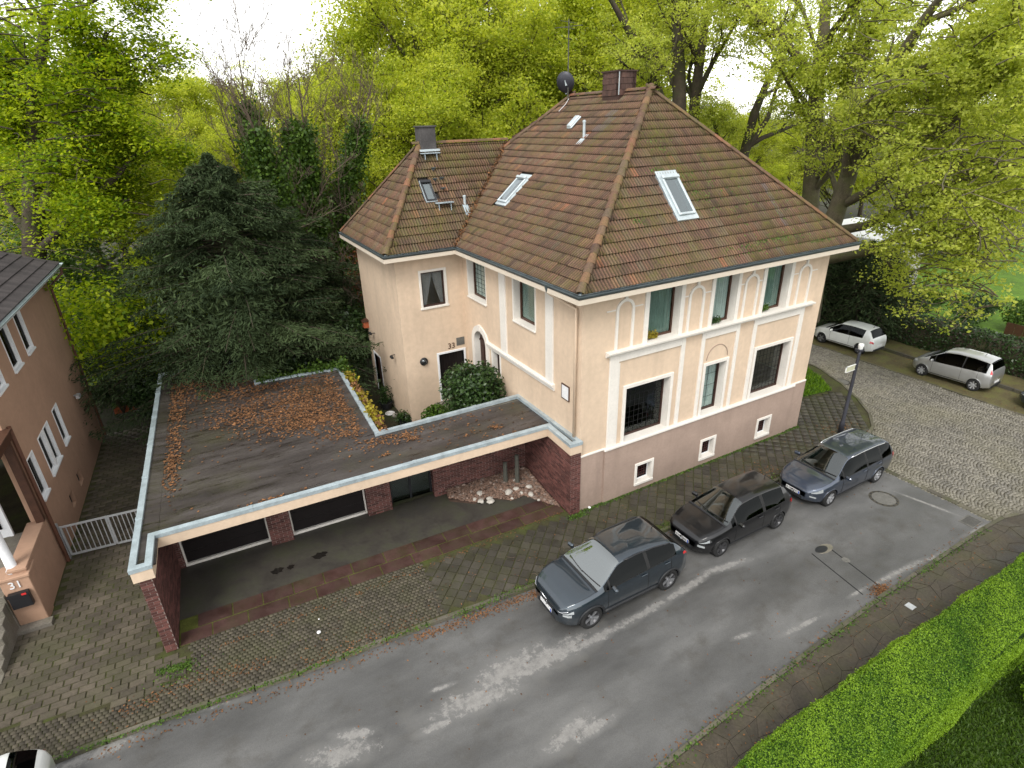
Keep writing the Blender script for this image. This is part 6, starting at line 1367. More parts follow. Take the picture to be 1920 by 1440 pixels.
# cobbled driveway at the near end of the opposite walk
dv = []
for i in range(40):
    for j in range(26): dv.append((-5.8+i*.075+random.gauss(0, .004), -9.6+j*.075+random.gauss(0, .004)))
dv = np.array(dv); dv = dv[(dv[:, 1] < -7.85+.3*(dv[:, 0]+4.5)*0) & (dv[:, 0] < -3.35-.25*(dv[:, 1]+7.85))]; n = len(dv); f = np.array([(4, 5, 6, 7), (0, 1, 5, 4), (1, 2, 6, 5), (2, 3, 7, 6), (3, 0, 4, 7)]); V = []
for z, s in ((-.02, 1.), (.016, .85)):
    for sx, sy in ((-1, -1), (1, -1), (1, 1), (-1, 1)): V.append(np.c_[dv+np.array([[sx*.034*s, sy*.034*s]]), np.full(n, z)])
V = np.stack(V, 1).reshape(-1, 3); stuff(fast_mesh('drive_setts', V, (np.arange(n)[:, None, None]*8+f[None]).reshape(-1, 4), np.repeat(rng.uniform(0, 1, n), 5)), 'drive_sett_field', 'sett', opp)
# ---------------------------------------------------------------- plants
def grow(base, limbs, levels, seed, splay=.6, up=.25, seg=5, r_end=.012, kids=(9, 7, 5), lens=(.5, .45, .4), tips_from=1):
    """limbs: polylines [(point, radius), ...]. Returns branch polylines and leaf anchor points."""
    rr = np.random.default_rng(seed); out, tips = [], []
    def sub(pts, rad, lvl, L):
        nb = kids[min(lvl, len(kids)-1)]
        for _ in range(nb):
            k = rr.uniform(.22 if lvl == 0 else .15, 1.); i = min(int(k*(len(pts)-1)), len(pts)-2); f = k*(len(pts)-1)-i
            p = pts[i]*(1-f)+pts[i+1]*f; r0 = (rad[i]*(1-f)+rad[i+1]*f)*rr.uniform(.35, .6); d = pts[i+1]-pts[i]; d /= np.linalg.norm(d)+1e-9
            q = rr.normal(size=3); q -= d*(q@d); q /= np.linalg.norm(q)+1e-9
            dr = d*(1-splay)+q*splay+np.array([0, 0, up]); dr /= np.linalg.norm(dr)
            l = L*lens[min(lvl, len(lens)-1)]*rr.uniform(.6, 1.15)*(1.15-.5*k); np_ = [p]; rs = [max(r0, r_end)]
            for s_ in range(seg):
                dr = dr+rr.normal(0, .16, 3)+np.array([0, 0, .03]); dr /= np.linalg.norm(dr); np_.append(np_[-1]+dr*l/seg); rs.append(max(r0*(1-(s_+1)/seg*.85), r_end*.6))
            np_ = np.array(np_); out.append((np_, rs, lvl+1))
            if lvl+1 >= tips_from: tips.append(np_[seg//2:]) if lvl+1 == levels else tips.append(np_[-2:])
            if lvl+1 < levels: sub(np_, rs, lvl+1, l)
    for lm in limbs:
        P = np.array([tuple(p) for p, _ in lm], float); Rr = [r_ for _, r_ in lm]; out.append((P, Rr, 0)); L = np.linalg.norm(np.diff(P, axis=0), axis=1).sum(); sub(P, Rr, 0, L)
    return out, np.concatenate(tips)
def branches_mesh(out, name, sides=(9, 6, 4, 3)):
    VV, QQ, n = [], [], 0
    for P, Rr, lvl in out:
        k = sides[min(lvl, len(sides)-1)]; m_ = len(P); d = np.gradient(P, axis=0); d /= np.linalg.norm(d, axis=1, keepdims=True)+1e-9
        ref = np.cross(d, np.array([.31, .17, .93])); ref /= np.linalg.norm(ref, axis=1, keepdims=True)+1e-9; b = np.cross(d, ref); a = np.linspace(0, 2*np.pi, k, endpoint=False)
        V = P[:, None]+(ref[:, None]*np.cos(a)[None, :, None]+b[:, None]*np.sin(a)[None, :, None])*np.array(Rr)[:, None, None]
        i, j = np.meshgrid(np.arange(m_-1), np.arange(k), indexing='ij'); Q = np.stack([i*k+j, i*k+(j+1) % k, (i+1)*k+(j+1) % k, (i+1)*k+j], -1).reshape(-1, 4)
        VV.append(V.reshape(-1, 3)); QQ.append(Q+n); n += m_*k
    return fast_mesh(name, np.concatenate(VV), np.concatenate(QQ), smooth=True)
def crown_mesh(tips, n, spread, size, name, seed=1, asp=.6, clump=.35, flat=.35, droop=None):
    """leaves gathered in little sprays round the twig points"""
    r2 = np.random.default_rng(seed); ns = max(1, n//26); c = tips[r2.integers(0, len(tips), ns)]+r2.normal(0, spread*.55, (ns, 3)); tn = np.clip(r2.normal(.5, .28, ns), 0, 1)
    idx = np.repeat(np.arange(ns), 26); P = c[idx]+r2.normal(0, clump, (len(idx), 3))*np.array([1, 1, .42])*r2.uniform(.5, 1.3, ns)[idx][:, None]; nr = np.tile(np.array([[0, 0, 1.]]), (len(P), 1))
    V, Q, T = leaves(P, size, asp, nr, flat, t=np.clip(tn[idx]+r2.normal(0, .15, len(idx)), 0, 1), droop=droop); return fast_mesh(name, V, Q, T)
def tree_meshes(seed, H=20., trunk=5., r0=.35, n=30000, size=.24, spread=.35, lean=.05, nl=6, wide=.42, clump=.4, kids=(9, 7, 4), name='tree'):
    rr = np.random.default_rng(seed); limbs = []; p = np.array([0, 0, -.3]); P = [(p.copy(), r0*1.2)]
    for k in range(8):
        p = p+np.array([rr.normal(0, lean), rr.normal(0, lean), 1])*(H*.8/8); P.append((p.copy(), r0*(1-.11*(k+1))))
    limbs.append(P); T = np.array([q for q, _ in P])
    for k in range(nl):
        z = trunk+(H*.72-trunk)*k/nl; b = np.array([np.interp(z, T[:, 2], T[:, 0]), np.interp(z, T[:, 2], T[:, 1]), z]); a = k*2.4+rr.uniform(-.4, .4); l = H*wide*(1-.45*k/nl); q = b.copy(); L = [(q.copy(), r0*.55*(1-.4*k/nl))]; dr = np.array([math.cos(a), math.sin(a), .75])
        for s_ in range(6):
            dr = dr+rr.normal(0, .12, 3)+np.array([0, 0, .08]); q = q+dr/np.linalg.norm(dr)*l/6; L.append((q.copy(), r0*.55*(1-.4*k/nl)*(1-.14*(s_+1))))
        limbs.append(L)
    out, tips = grow(None, limbs, 3, seed, kids=kids)
    return branches_mesh(out, name+'_trunk'), crown_mesh(tips, n, spread, size, name+'_crown', seed, clump=clump)
def plant_tree(name, label, pos, meshes, mats, scale=1., rz=0., group=None, cat='tree', sz=None):
    o = mk(name, None); o.location = pos; o.rotation_euler = (0, 0, rz); o.scale = (scale, scale, sz or scale); tag(o, label, cat, group)
    mk('trunk', meshes[0], o, mats[0]); mk('crown', meshes[1], o, mats[1]); return o
# hero trees on the right, their limbs placed where the photograph shows them
def limb(d, pts): return [(pat(u, v, d+dd), r_) for u, v, r_, dd in pts]
def hero(name, label, base, limbs, mats, n, size, spread, seed, kids=(10, 8, 5), extra=None, clump=.35, lens=(.42, .45, .42), up=.15, flat=.35):
    out, tips = grow(None, limbs, 3, seed, kids=kids, lens=lens, up=up)
    if extra is not None:                       # outer boughs: each point carries its own thin twig
        r3 = np.random.default_rng(seed+100); c = extra[r3.integers(0, len(extra), len(extra)//3)]; tw_ = []
        for q in c:
            a = r3.uniform(0, 6.28); l = r3.uniform(1., 2.4); dr = np.array([math.cos(a), math.sin(a), r3.uniform(.0, .5)]); pl = [q-dr*l*.5]
            for s_ in range(5): dr = dr+r3.normal(0, .15, 3)+np.array([0, 0, -.08]); pl.append(pl[-1]+dr/np.linalg.norm(dr)*l/5)
            pl = np.array(pl); out.append((pl, list(np.linspace(.035, .012, 6)), 3)); tw_.append(pl[1:])
        tips = np.concatenate([tips]+tw_)
    o = mk(name, None); o.location = base; tag(o, label, 'tree'); b = Vector(base)
    t_ = mk('trunk', branches_mesh(out, 'trunk'), o, mats[0]); c_ = mk('crown', crown_mesh(tips, n, spread, size, 'crown', seed, clump=clump, flat=flat), o, mats[1]); t_.location = -b; c_.location = -b
    return o
d1 = 40
hero('plane_tree', 'tall plane tree with forked dark trunk rising behind the roof edge', at(1512, d1), [
    limb(d1, [(1508, 620, 0.65, 0), (1514, 470, 0.55, 0), (1522, 330, 0.46, 0), (1528, 220, 0.44, 0), (1532, 140, 0.38, 0), (1545, 60, 0.30, .5), (1552, -60, 0.23, 1), (1560, -200, 0.11, 2)]),
    limb(d1, [(1531, 170, 0.27, 0), (1505, 120, 0.23, -1), (1470, 75, 0.19, -2), (1430, 20, 0.15, -3), (1395, -50, 0.09, -4)]),
    limb(d1, [(1522, 340, 0.30, 0), (1548, 270, 0.27, 1), (1575, 190, 0.24, 2), (1608, 110, 0.20, 3), (1640, 30, 0.15, 4), (1670, -60, 0.09, 5)]),
    limb(d1, [(1532, 150, 0.23, 0), (1560, 60, 0.18, -1), (1600, 10, 0.15, -3), (1650, -50, 0.09, -4)]),
    limb(d1, [(1526, 250, 0.12, 0), (1495, 190, 0.09, -2), (1470, 140, 0.07, -4), (1450, 110, 0.04, -5)])], ('bark', 'leaf_plane'), 34000, .145, .6, 11, clump=.28)
d2 = 35
ext = np.array([tuple(pat(u, v, d)) for u, v, d in zip(rng.uniform(1620, 1960, 500), rng.uniform(-60, 330, 500), rng.uniform(27, 37, 500))])
e2 = np.array([tuple(pat(u, v, d)) for u, v, d in zip(rng.uniform(1760, 1960, 400), rng.uniform(250, 480, 400), rng.uniform(26, 33, 400))])
e3 = np.array([tuple(pat(u, v, d)) for u, v, d in zip(rng.normal(1790, 35, 160), rng.uniform(400, 590, 160), rng.uniform(27, 30, 160))])
e4 = np.array([tuple(pat(u, v, d)) for u, v, d in zip(rng.uniform(1640, 1800, 140), rng.uniform(280, 420, 140), rng.uniform(29, 34, 140))])
hero('plane_tree', 'leaning plane tree with low drooping boughs over the far garden', at(1553, d2), [
    limb(d2, [(1515, 600, 0.61, 0), (1532, 500, 0.53, 0), (1560, 420, 0.46, 0), (1577, 370, 0.42, 0), (1592, 325, 0.40, 0), (1608, 265, 0.38, -.5), (1640, 200, 0.32, -1), (1680, 120, 0.26, -2), (1730, 40, 0.19, -3), (1790, -40, 0.11, -4)]),
    limb(d2, [(1590, 330, 0.32, 0), (1590, 280, 0.27, .5), (1600, 215, 0.23, 1), (1612, 150, 0.18, 2), (1632, 60, 0.14, 3)]),
    limb(d2, [(1578, 385, 0.23, 0), (1640, 352, 0.20, -1), (1700, 300, 0.17, -2.5), (1780, 230, 0.14, -4), (1860, 160, 0.09, -5), (1920, 110, 0.06, -6)]),
    limb(d2, [(1556, 435, 0.26, 0), (1620, 424, 0.21, -1.5), (1680, 395, 0.18, -3), (1740, 360, 0.15, -4), (1830, 330, 0.09, -5), (1900, 310, 0.05, -6)]),
    limb(d2, [(1540, 490, 0.23, 0), (1620, 474, 0.20, -2), (1680, 448, 0.17, -4), (1720, 412, 0.14, -5), (1790, 400, 0.09, -6), (1850, 430, 0.06, -6.5)]),
    limb(d2, [(1640, 205, 0.23, -1), (1720, 130, 0.18, -3), (1800, 90, 0.14, -5), (1900, 60, 0.09, -6)])], ('bark', 'leaf_plane'), 92000, .14, .6, 12, clump=.28, extra=np.concatenate([ext, e2, e3, e4]))
d3 = 43
hero('plane_tree', 'cluster of slim dark plane trunks directly behind the main chimney', at(1272, d3), [
    limb(d3, [(1272, 420, .55, 0), (1274, 220, .46, 0), (1273, 120, .40, 0), (1268, 40, .3, 0), (1262, -80, .15, 0)]),
    limb(d3, [(1268, 300, .34, 0), (1240, 190, .3, -1), (1215, 110, .26, -2), (1180, 60, .2, -3), (1140, -10, .12, -4)]),
    limb(d3, [(1290, 330, .40, 1), (1302, 200, .36, 1), (1312, 110, .3, 1), (1325, 30, .2, 2), (1335, -60, .12, 2)]),
    limb(d3, [(1300, 190, .2, 1), (1335, 120, .15, 0), (1370, 60, .1, -1), (1400, 0, .06, -2)])], ('bark_dark', 'leaf_plane'), 30000, .145, .65, 13, clump=.28)
d4 = 46
hero('plane_tree', 'slanting slim plane tree between the chimney and the tall forked plane', at(1395, d4), [
    limb(d4, [(1380, 420, .4, 0), (1395, 290, .34, 0), (1415, 210, .28, 0), (1445, 140, .22, 0), (1480, 70, .15, 1), (1500, -20, .08, 1)]),
    limb(d4, [(1395, 290, .2, 0), (1440, 220, .16, 0), (1460, 150, .12, 1), (1470, 80, .08, 2)]),
    limb(d4, [(1388, 330, .16, 0), (1350, 270, .12, -1), (1330, 200, .08, -2)])], ('bark_dark', 'leaf_plane'), 16000, .145, .65, 14)
# bright maple on the left
d5 = 33
exm = np.array([tuple(pat(u, v, d)) for u, v, d in zip(rng.normal(90, 85, 800), rng.uniform(-80, 500, 800), rng.uniform(28, 38, 700))])
exm2 = np.array([tuple(pat(u, v, d)) for u, v, d in zip(rng.normal(170, 50, 260), rng.uniform(140, 400, 260), rng.uniform(28, 34, 260))])
hero('maple_tree', 'bright yellow-green maple towering beside the pink house', at(60, d5), [
    limb(d5, [(70, 700, .55, 0), (65, 500, .45, 0), (60, 300, .36, 0), (70, 150, .26, 0), (90, 20, .15, 0), (100, -100, .08, 0)]),
    limb(d5, [(65, 420, .22, 0), (120, 300, .18, -1), (170, 170, .12, -2), (200, 60, .07, -2)]), limb(d5, [(62, 350, .2, 0), (20, 220, .15, 1), (-20, 100, .1, 2)]), limb(d5, [(66, 480, .2, 0), (140, 400, .15, -2), (220, 330, .1, -3), (260, 280, .05, -3)])], ('bark_dark', 'leaf_maple'), 115000, .15, .5, 15, extra=np.concatenate([exm, exm2]), flat=.5)
# bare trees wrapped in ivy
def bare(name, label, base, h, seed, mat='twig', ivy=0, kids=(14, 9, 5), r0=.2, ivyh=.5, splay=.5, stems=3, n=0):
    rr = np.random.default_rng(seed); limbs = []; b = np.array(base)
    for k in range(stems):
        q = b+rr.normal(0, .3, 3)*np.array([1, 1, 0]); L = [(q.copy(), r0)]; dr = np.array([rr.normal(0, .22), rr.normal(0, .22), 1.])
        for s_ in range(7): dr = dr+rr.normal(0, .07, 3)*np.array([1, 1, .2]); q = q+dr/np.linalg.norm(dr)*h*rr.uniform(.85, 1)/7; L.append((q.copy(), r0*(1-.13*(s_+1))))
        limbs.append(L)
    out, tips = grow(None, limbs, 3, seed, kids=kids, lens=(.32, .45, .5), splay=splay, up=.35, r_end=.012)
    o = mk(name, None); o.location = base; tag(o, label, 'tree'); t_ = mk('trunk', branches_mesh(out, 'trunk'), o, mat); t_.location = -Vector(base)
    if ivy:
        A = []
        for L in limbs:
            P = np.array([p for p, _ in L]); k = rr.uniform(0, 1, ivy)**1.05*ivyh*7; i = np.clip(k.astype(int), 0, 6); f = (k-i)[:, None]; A.append(P[i]*(1-f)+P[i+1]*f+rr.normal(0, .42, (ivy, 3))*(1.9-1.5*(k/7))[:, None])
        V, Q, T = leaves(np.concatenate(A), .16, .8); c_ = mk('ivy', fast_mesh('ivy', V, Q, T), o, 'leaf_ivy'); c_.location = -Vector(base)
    return o
bz = pat(530, 70, 36).z
bare('bare_tree', 'leafless tree with ivy-clad stems behind the dark yew', at(525, 34), bz, 21, ivy=17000, ivyh=.84, stems=5, r0=.22)
bare('bare_tree', 'slender leafless tree with long thin twigs beside the ivy stems', at(455, 40), pat(455, 110, 40).z, 22, ivy=900, ivyh=.4, stems=3, r0=.14)
bare('bare_tree', 'brownish leafless thicket at the annex corner', at(625, 34), 8.5, 23, mat='twig', ivy=1400, ivyh=.5, stems=6, r0=.07, kids=(12, 8, 5))
bare('bare_tree', 'pale leafless trees in front of the woodland behind the annex', at(640, 46), 15, 24, stems=5, r0=.12, ivy=500, ivyh=.3)
# woodland behind: a few kinds, each tree its own object
KINDS = [tree_meshes(31, 20, 4.5, .34, 34000, .19, .6, clump=.45), tree_meshes(32, 20, 3.5, .30, 36000, .19, .6, wide=.36, clump=.45), tree_meshes(33, 20, 6, .38, 30000, .20, .7, wide=.46, clump=.5)]
def wood(u, dist, vtop, k, mat, lab, grp, rz):
    p = at(u, dist, -.3); z = pat(u, vtop, dist).z; plant_tree('woodland_tree', lab, p, KINDS[k], ('bark_dark', mat), (z+.3)/18.5, rz, grp)
rw = random.Random(5)
for u, d, vt in ((655, 58, 105), (705, 52, 0), (760, 60, -60), (820, 50, -90), (880, 58, -60), (930, 52, -100), (985, 62, -60), (1040, 54, -90), (1100, 60, -40), (1150, 52, -70), (1200, 64, -60), (730, 44, 90), (800, 42, 60), (860, 45, 40), (680, 46, 130), (910, 47, 30)):
    wood(u, d, vt, rw.randrange(3), 'leaf_spring', 'yellow-green broadleaf tree in the dense wood behind the house', 'yellow-green trees in the wood behind the house', rw.uniform(0, 6))
for u, d, vt in ((250, 70, 110), (310, 80, 120), (370, 75, 118), (430, 85, 125), (490, 80, 130), (560, 84, 140), (605, 76, 128), (210, 60, 150), (340, 62, 190), (280, 56, 210), (400, 60, 220), (450, 64, 200), (590, 60, 190), (160, 58, 120), (100, 50, 40), (20, 46, -40)):
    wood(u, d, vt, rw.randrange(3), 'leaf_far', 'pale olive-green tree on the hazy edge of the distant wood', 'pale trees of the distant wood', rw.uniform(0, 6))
for u, d, vt in ((1250, 72, 130), (1330, 78, 150), (1400, 66, 190), (1460, 80, 160), (1520, 74, 200), (1590, 70, 190), (1650, 78, 150), (1720, 66, 130), (1790, 72, 90), (1860, 64, 60), (1930, 60, 30), (1440, 54, 260), (1350, 56, 230), (1500, 60, 250)):
    wood(u, d, vt+(12 if d > 65 else 40), rw.randrange(3), 'leaf_spring', 'broadleaf tree in the park beyond the far garden', 'trees in the park beyond the far garden', rw.uniform(0, 6))
# the dark yew behind the garage
def yew(name, label, base, h, rad, seed, n, mat='leaf_yew', size=.34, tops=1, cat='tree'):
    rr = np.random.default_rng(seed); P, D, TT = [], [], []; b = np.array(base); out = [(np.array([b+[0, 0, -.2], b+[.1, 0, h*.5], b+[0, 0, h*.95]]), [.28, .18, .04], 0)]
    nb = 360
    for k in range(nb):
        z = h*(.05+.93*(k/nb)**.9); a = rr.uniform(0, 6.28); env = rad*min(1., (1-z/h)**.62*1.25)*(.65+.35*min(1, z/(h*.22))); l = env*rr.uniform(.78, 1.12)*(1+.22*math.sin(3*a+seed+z*.6)+.1*math.sin(7*a+z)); s_ = np.array([b[0], b[1], b[2]+z]); dr = np.array([math.cos(a), math.sin(a), .28]); m_ = 9; q = s_.copy(); pl = [q.copy()]
        for j in range(m_): dr = dr+np.array([0, 0, -.055])+rr.normal(0, .05, 3); q = q+dr/np.linalg.norm(dr)*l/m_; pl.append(q.copy())
        pl = np.array(pl); out.append((pl, list(np.linspace(.05, .012, m_+1)), 2)); ns = int(n/nb*(.35+l/rad)); t_ = rr.uniform(.25, 1, ns)**.7*m_; i = np.clip(t_.astype(int), 0, m_-1); f = (t_-i)[:, None]; c = pl[i]*(1-f)+pl[i+1]*f
        dd = pl[i+1]-pl[i]; dd /= np.linalg.norm(dd, axis=1, keepdims=True); sd_ = np.cross(dd, [0, 0, 1.]); w_ = rr.normal(0, 1, ns)[:, None]; P.append(c+sd_*w_*.34*(l/rad+.3)+np.c_[np.zeros(ns), np.zeros(ns), -np.abs(w_[:, 0])*.10+rr.normal(0, .06, ns)]); D.append(dd+sd_*np.sign(w_)*.9+np.array([0, 0, -.25])); TT.append(np.clip(rr.normal(.45, .2)+rr.normal(0, .15, ns), 0, 1))
    nt_ = n//30
    for tx in range(3):                     # upright leading shoots
        k = rr.uniform(0, 1, nt_); ax = b+np.array([rr.normal(0, .5)*(tx > 0), rr.normal(0, .5)*(tx > 0), h*(.86-.05*tx)]); P.append(ax+np.c_[rr.normal(0, .42, (nt_, 2))*(1.15-k)[:, None], k*h*.16]); D.append(rr.normal(0, .5, (nt_, 3))+np.array([0, 0, .6])); TT.append(np.clip(rr.normal(.5, .2, nt_), 0, 1))
    P, D = np.concatenate(P), np.concatenate(D); V, Q, T = leaves(P, size, .22, np.tile([[0, 0, 1.]], (len(P), 1)), .35, t=np.concatenate(TT), droop=D*1.4); o = mk(name, None); o.location = base; tag(o, label, cat)
    t_ = mk('trunk', branches_mesh(out, 'trunk'), o, 'bark_dark'); c_ = mk('crown', fast_mesh('crown', V, Q, T), o, mat); t_.location = c_.location = -Vector(base); return o
yb = at(372, 27.5); yew('yew_tree', 'huge dark green yew spreading over the garage roof', yb, pat(372, 300, 27.5).z, 5.7, 41, 160000, size=.19)
yb2 = at(500, 29.5); yew('yew_tree', 'smaller dark yew merging into the big one towards the annex', yb2, pat(500, 420, 29.5).z, 3.1, 42, 60000, size=.19)
yb3 = at(208, 45); yew('yew_tree', 'low dark yew above the shaded back lawn', yb3, pat(208, 470, 45).z, 4.2, 43, 50000, size=.24)
# the brown trunk that rises through the notch of the garage roof
tn = MG @ Vector((-8.72, 10.45, 0)); rr_ = np.random.default_rng(3); out = [(np.array([tuple(tn), (tn.x-.05, tn.y+.1, 2.2), (tn.x-.1, tn.y+.5, 4.2), (tn.x-.3, tn.y+1.0, 6.0)]), [.2, .17, .13, .06], 0)]
o = mk('yew_tree', None); o.location = tn; tag(o, 'brown bare yew trunk rising through the notch of the flat roof', 'tree'); t_ = mk('trunk', branches_mesh(out, 'trunk'), o, 'bark_dark'); t_.location = -tn
P = np.array([tn.x-.3, tn.y+1.1, 5.6])+rr_.normal(0, 1, (3500, 3))*np.array([.9, .7, .7]); V, Q, T = leaves(P, .3, .22, t=rr_.uniform(0, 1, 3500)); c_ = mk('crown', fast_mesh('crown', V, Q, T), o, 'leaf_yew'); c_.location = -tn
# hedges
def noise2(x, y, s=1.): return np.sin(x*1.7*s+np.sin(y*2.3*s)*1.3)+np.sin(y*1.9*s+x*.7*s+1.3)*.8+.5*np.sin(x*4.1*s+y*3.3*s)
def hedge(name, label, path, width, h, n, size, mat, amp=.07, frame=None, asp=.6, core='bark_dark', ends=True, roundr=.18):
    o = mk(name, None); pts = [Vector(p) for p in path]; b = Vector((pts[0].x, pts[0].y, 0)); o.location = b; tag(o, label, 'hedge')
    cm_ = MB(); half = width/2-.10
    cm_.sweep([(-half, -.1), (half, -.1), (half, h-.12), (-half, h-.12)], [(p.x, p.y) for p in pts]); c = mk('branches', cm_.mesh('branches', tuple(b)), o, core)
    pa = np.array([tuple(p[:2]) for p in path]); seg = np.linalg.norm(np.diff(pa, axis=0), axis=1); cum = np.r_[0, np.cumsum(seg)]; L = cum[-1]; sec_l = h*2+width; per = sec_l/(sec_l)
    d = rng.uniform(-.12, L+.12, n); s = rng.uniform(0, sec_l, n); i = np.clip(np.searchsorted(cum, d)-1, 0, len(seg)-1); f = (d-cum[i])/seg[i]; q = pa[i]+(pa[i+1]-pa[i])*f[:, None]; tg = (pa[i+1]-pa[i])/seg[i][:, None]; nr = np.stack([tg[:, 1], -tg[:, 0]], 1)
    off = np.where(s < h, -width/2, np.where(s > h+width, width/2, s-h-width/2)); z = np.where(s < h, s, np.where(s > h+width, 2*h+width-s, h)); on = np.where(s < h, -1., np.where(s > h+width, 1., 0)); zn = np.where((s >= h) & (s <= h+width), 1., 0)
    e = np.maximum(0, np.abs(off)-(width/2-roundr)); top = np.maximum(0, z-(h-roundr)); k = (e+top > roundr) & (e > 0) & (top > 0); shrink = np.where(k, (e+top-roundr)*.45, 0); off = off-np.sign(off)*shrink; z = z-shrink
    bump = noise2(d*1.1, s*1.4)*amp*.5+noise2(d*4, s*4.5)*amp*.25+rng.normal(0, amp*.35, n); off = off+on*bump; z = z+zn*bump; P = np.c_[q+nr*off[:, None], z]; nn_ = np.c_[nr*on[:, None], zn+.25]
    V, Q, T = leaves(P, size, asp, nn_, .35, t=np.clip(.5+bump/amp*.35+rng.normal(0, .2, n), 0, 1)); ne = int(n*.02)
    c_ = mk('foliage', fast_mesh('foliage', V, Q, T), o, mat); c_.location = -b; return o
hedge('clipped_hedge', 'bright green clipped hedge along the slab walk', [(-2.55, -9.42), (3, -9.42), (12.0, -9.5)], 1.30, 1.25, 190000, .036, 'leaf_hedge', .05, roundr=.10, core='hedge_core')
hedge('laurel_hedge', 'long dark green hedge behind the far pavement', [(24.7, 26), (24.6, 4), (24.35, -4), (24.0, -14)], 1.3, 1.55, 42000, .12, 'leaf_laurel', .09)
def bush(name, label, p, r_, h, n, size, mat, seed=0, cat='shrub', group=None, asp=.6, lumps=7):
    rr = np.random.default_rng(seed); p = Vector(p); o = mk(name, None); o.location = p; tag(o, label, cat, group); out = []; tips = []
    for k in range(lumps):
        a = rr.uniform(0, 6.28); e = np.array([math.cos(a)*r_*rr.uniform(.2, .6), math.sin(a)*r_*rr.uniform(.2, .6), h*rr.uniform(.45, .8)]); out.append((np.array([[0, 0, 0], e*.5+rr.normal(0, .05, 3), e]), [.03, .02, .01], 2)); m_ = n//lumps; dv_ = rr.normal(size=(m_, 3)); dv_ /= np.linalg.norm(dv_, axis=1, keepdims=True); tips.append(e+dv_*np.array([r_*.5, r_*.5, h*.34])*rr.uniform(.72, 1.06, (m_, 1)))
    P = np.concatenate(tips); P = P[P[:, 2] > .02]; mk('stems', branches_mesh(out, 'stems'), o, 'bark_dark'); V, Q, T = leaves(P, size, asp, P-np.array([0, 0, h*.4]), .25); mk('foliage', fast_mesh('foliage', V, Q, T), o, mat); return o
bush('rhododendron', 'dark leafy rhododendron in front of the arched door', (-.85, 5.7, .1), 1.35, 3.1, 9000, .14, 'leaf_shrub', 1, lumps=10)
bush('laurel_bush', 'low glossy laurel bush against the annex wall', (-2.2, 6.3, .1), 1.1, 1.4, 3800, .13, 'leaf_ivy', 2)
bush('laurel_bush', 'small leafy bush behind the metal edge near the house wall', (-.45, 4.6, .1), .7, 1.7, 1800, .13, 'leaf_shrub', 3)
bush('round_shrub', 'dark round shrub at the pink house on the shaded lawn', MG @ Vector((-15.0, 17.5, 0)), .9, 1.2, 2400, .12, 'leaf_shrub', 4)
bush('round_shrub', 'light green shrub at the edge of the back lawn', MG @ Vector((-12.9, 18.5, 0)), .8, 1.3, 1600, .14, 'leaf_maple', 5)
bush('dark_shrub', 'dark evergreen bush beside the rear corner of the garage', MG @ Vector((-12.9, 14.2, 0)), 1.2, 2.4, 3600, .13, 'leaf_laurel', 6)
bush('dark_shrub', 'dark evergreen bush filling the gap behind the annex', (-4.2, 14.6, 0), 2.2, 4.2, 6000, .16, 'leaf_laurel', 7); bush('dark_shrub', 'broad dark bush in the court behind the flat roof', (-6.8, 12.6, 0), 2.0, 2.6, 5000, .15, 'leaf_laurel', 8)
bush('brown_thicket', 'rust-brown leafed thicket behind the annex', at(650, 33.5), 2.3, 5.6, 4200, .16, 'rust_leaf', 9); bush('brown_thicket', 'rust-brown copper bush on the edge of the wood', at(690, 40), 2.6, 6.5, 3000, .18, 'rust_leaf', 19)
fp = MG @ Vector((-14.3, 16.6, 0)); o = thing('flower_trough', 'red clay trough with green plants at the lawn edge', 'planter', fp); part(MB().box(fp.x-.5, fp.y-.18, 0, fp.x+.5, fp.y+.18, .3), 'trough', 'terracotta', o, bevel=.02); V, Q, T = leaves(np.array([[0, 0, .4]])+rng.normal(0, 1, (700, 3))*np.array([[.3, .1, .08]]), .09); mk('foliage', fast_mesh('foliage', V, Q, T), o, 'leaf_ivy')
for i, (u, d, r_, h, m_, lb) in enumerate(((40, 30, 3.2, 6.0, 'leaf_maple', 'tall green undergrowth behind the pink house'), (130, 33, 3.0, 5.5, 'leaf_ivy', 'dark undergrowth below the bright maple'), (230, 34, 2.6, 6.0, 'leaf_maple', 'yellow-green undergrowth above the low yew'), (300, 40, 3.0, 6.5, 'leaf_ivy', 'shadowy undergrowth behind the big yew'), (420, 44, 3.5, 8.0, 'leaf_ivy', 'ivy-covered mound behind the big yew'), (20, 36, 3.5, 9.0, 'leaf_ivy', 'high ivy thicket under the maple'))):
    bush('undergrowth', lb, at(u, d), r_, h, 6500, .2, m_, 90+i, lumps=12)
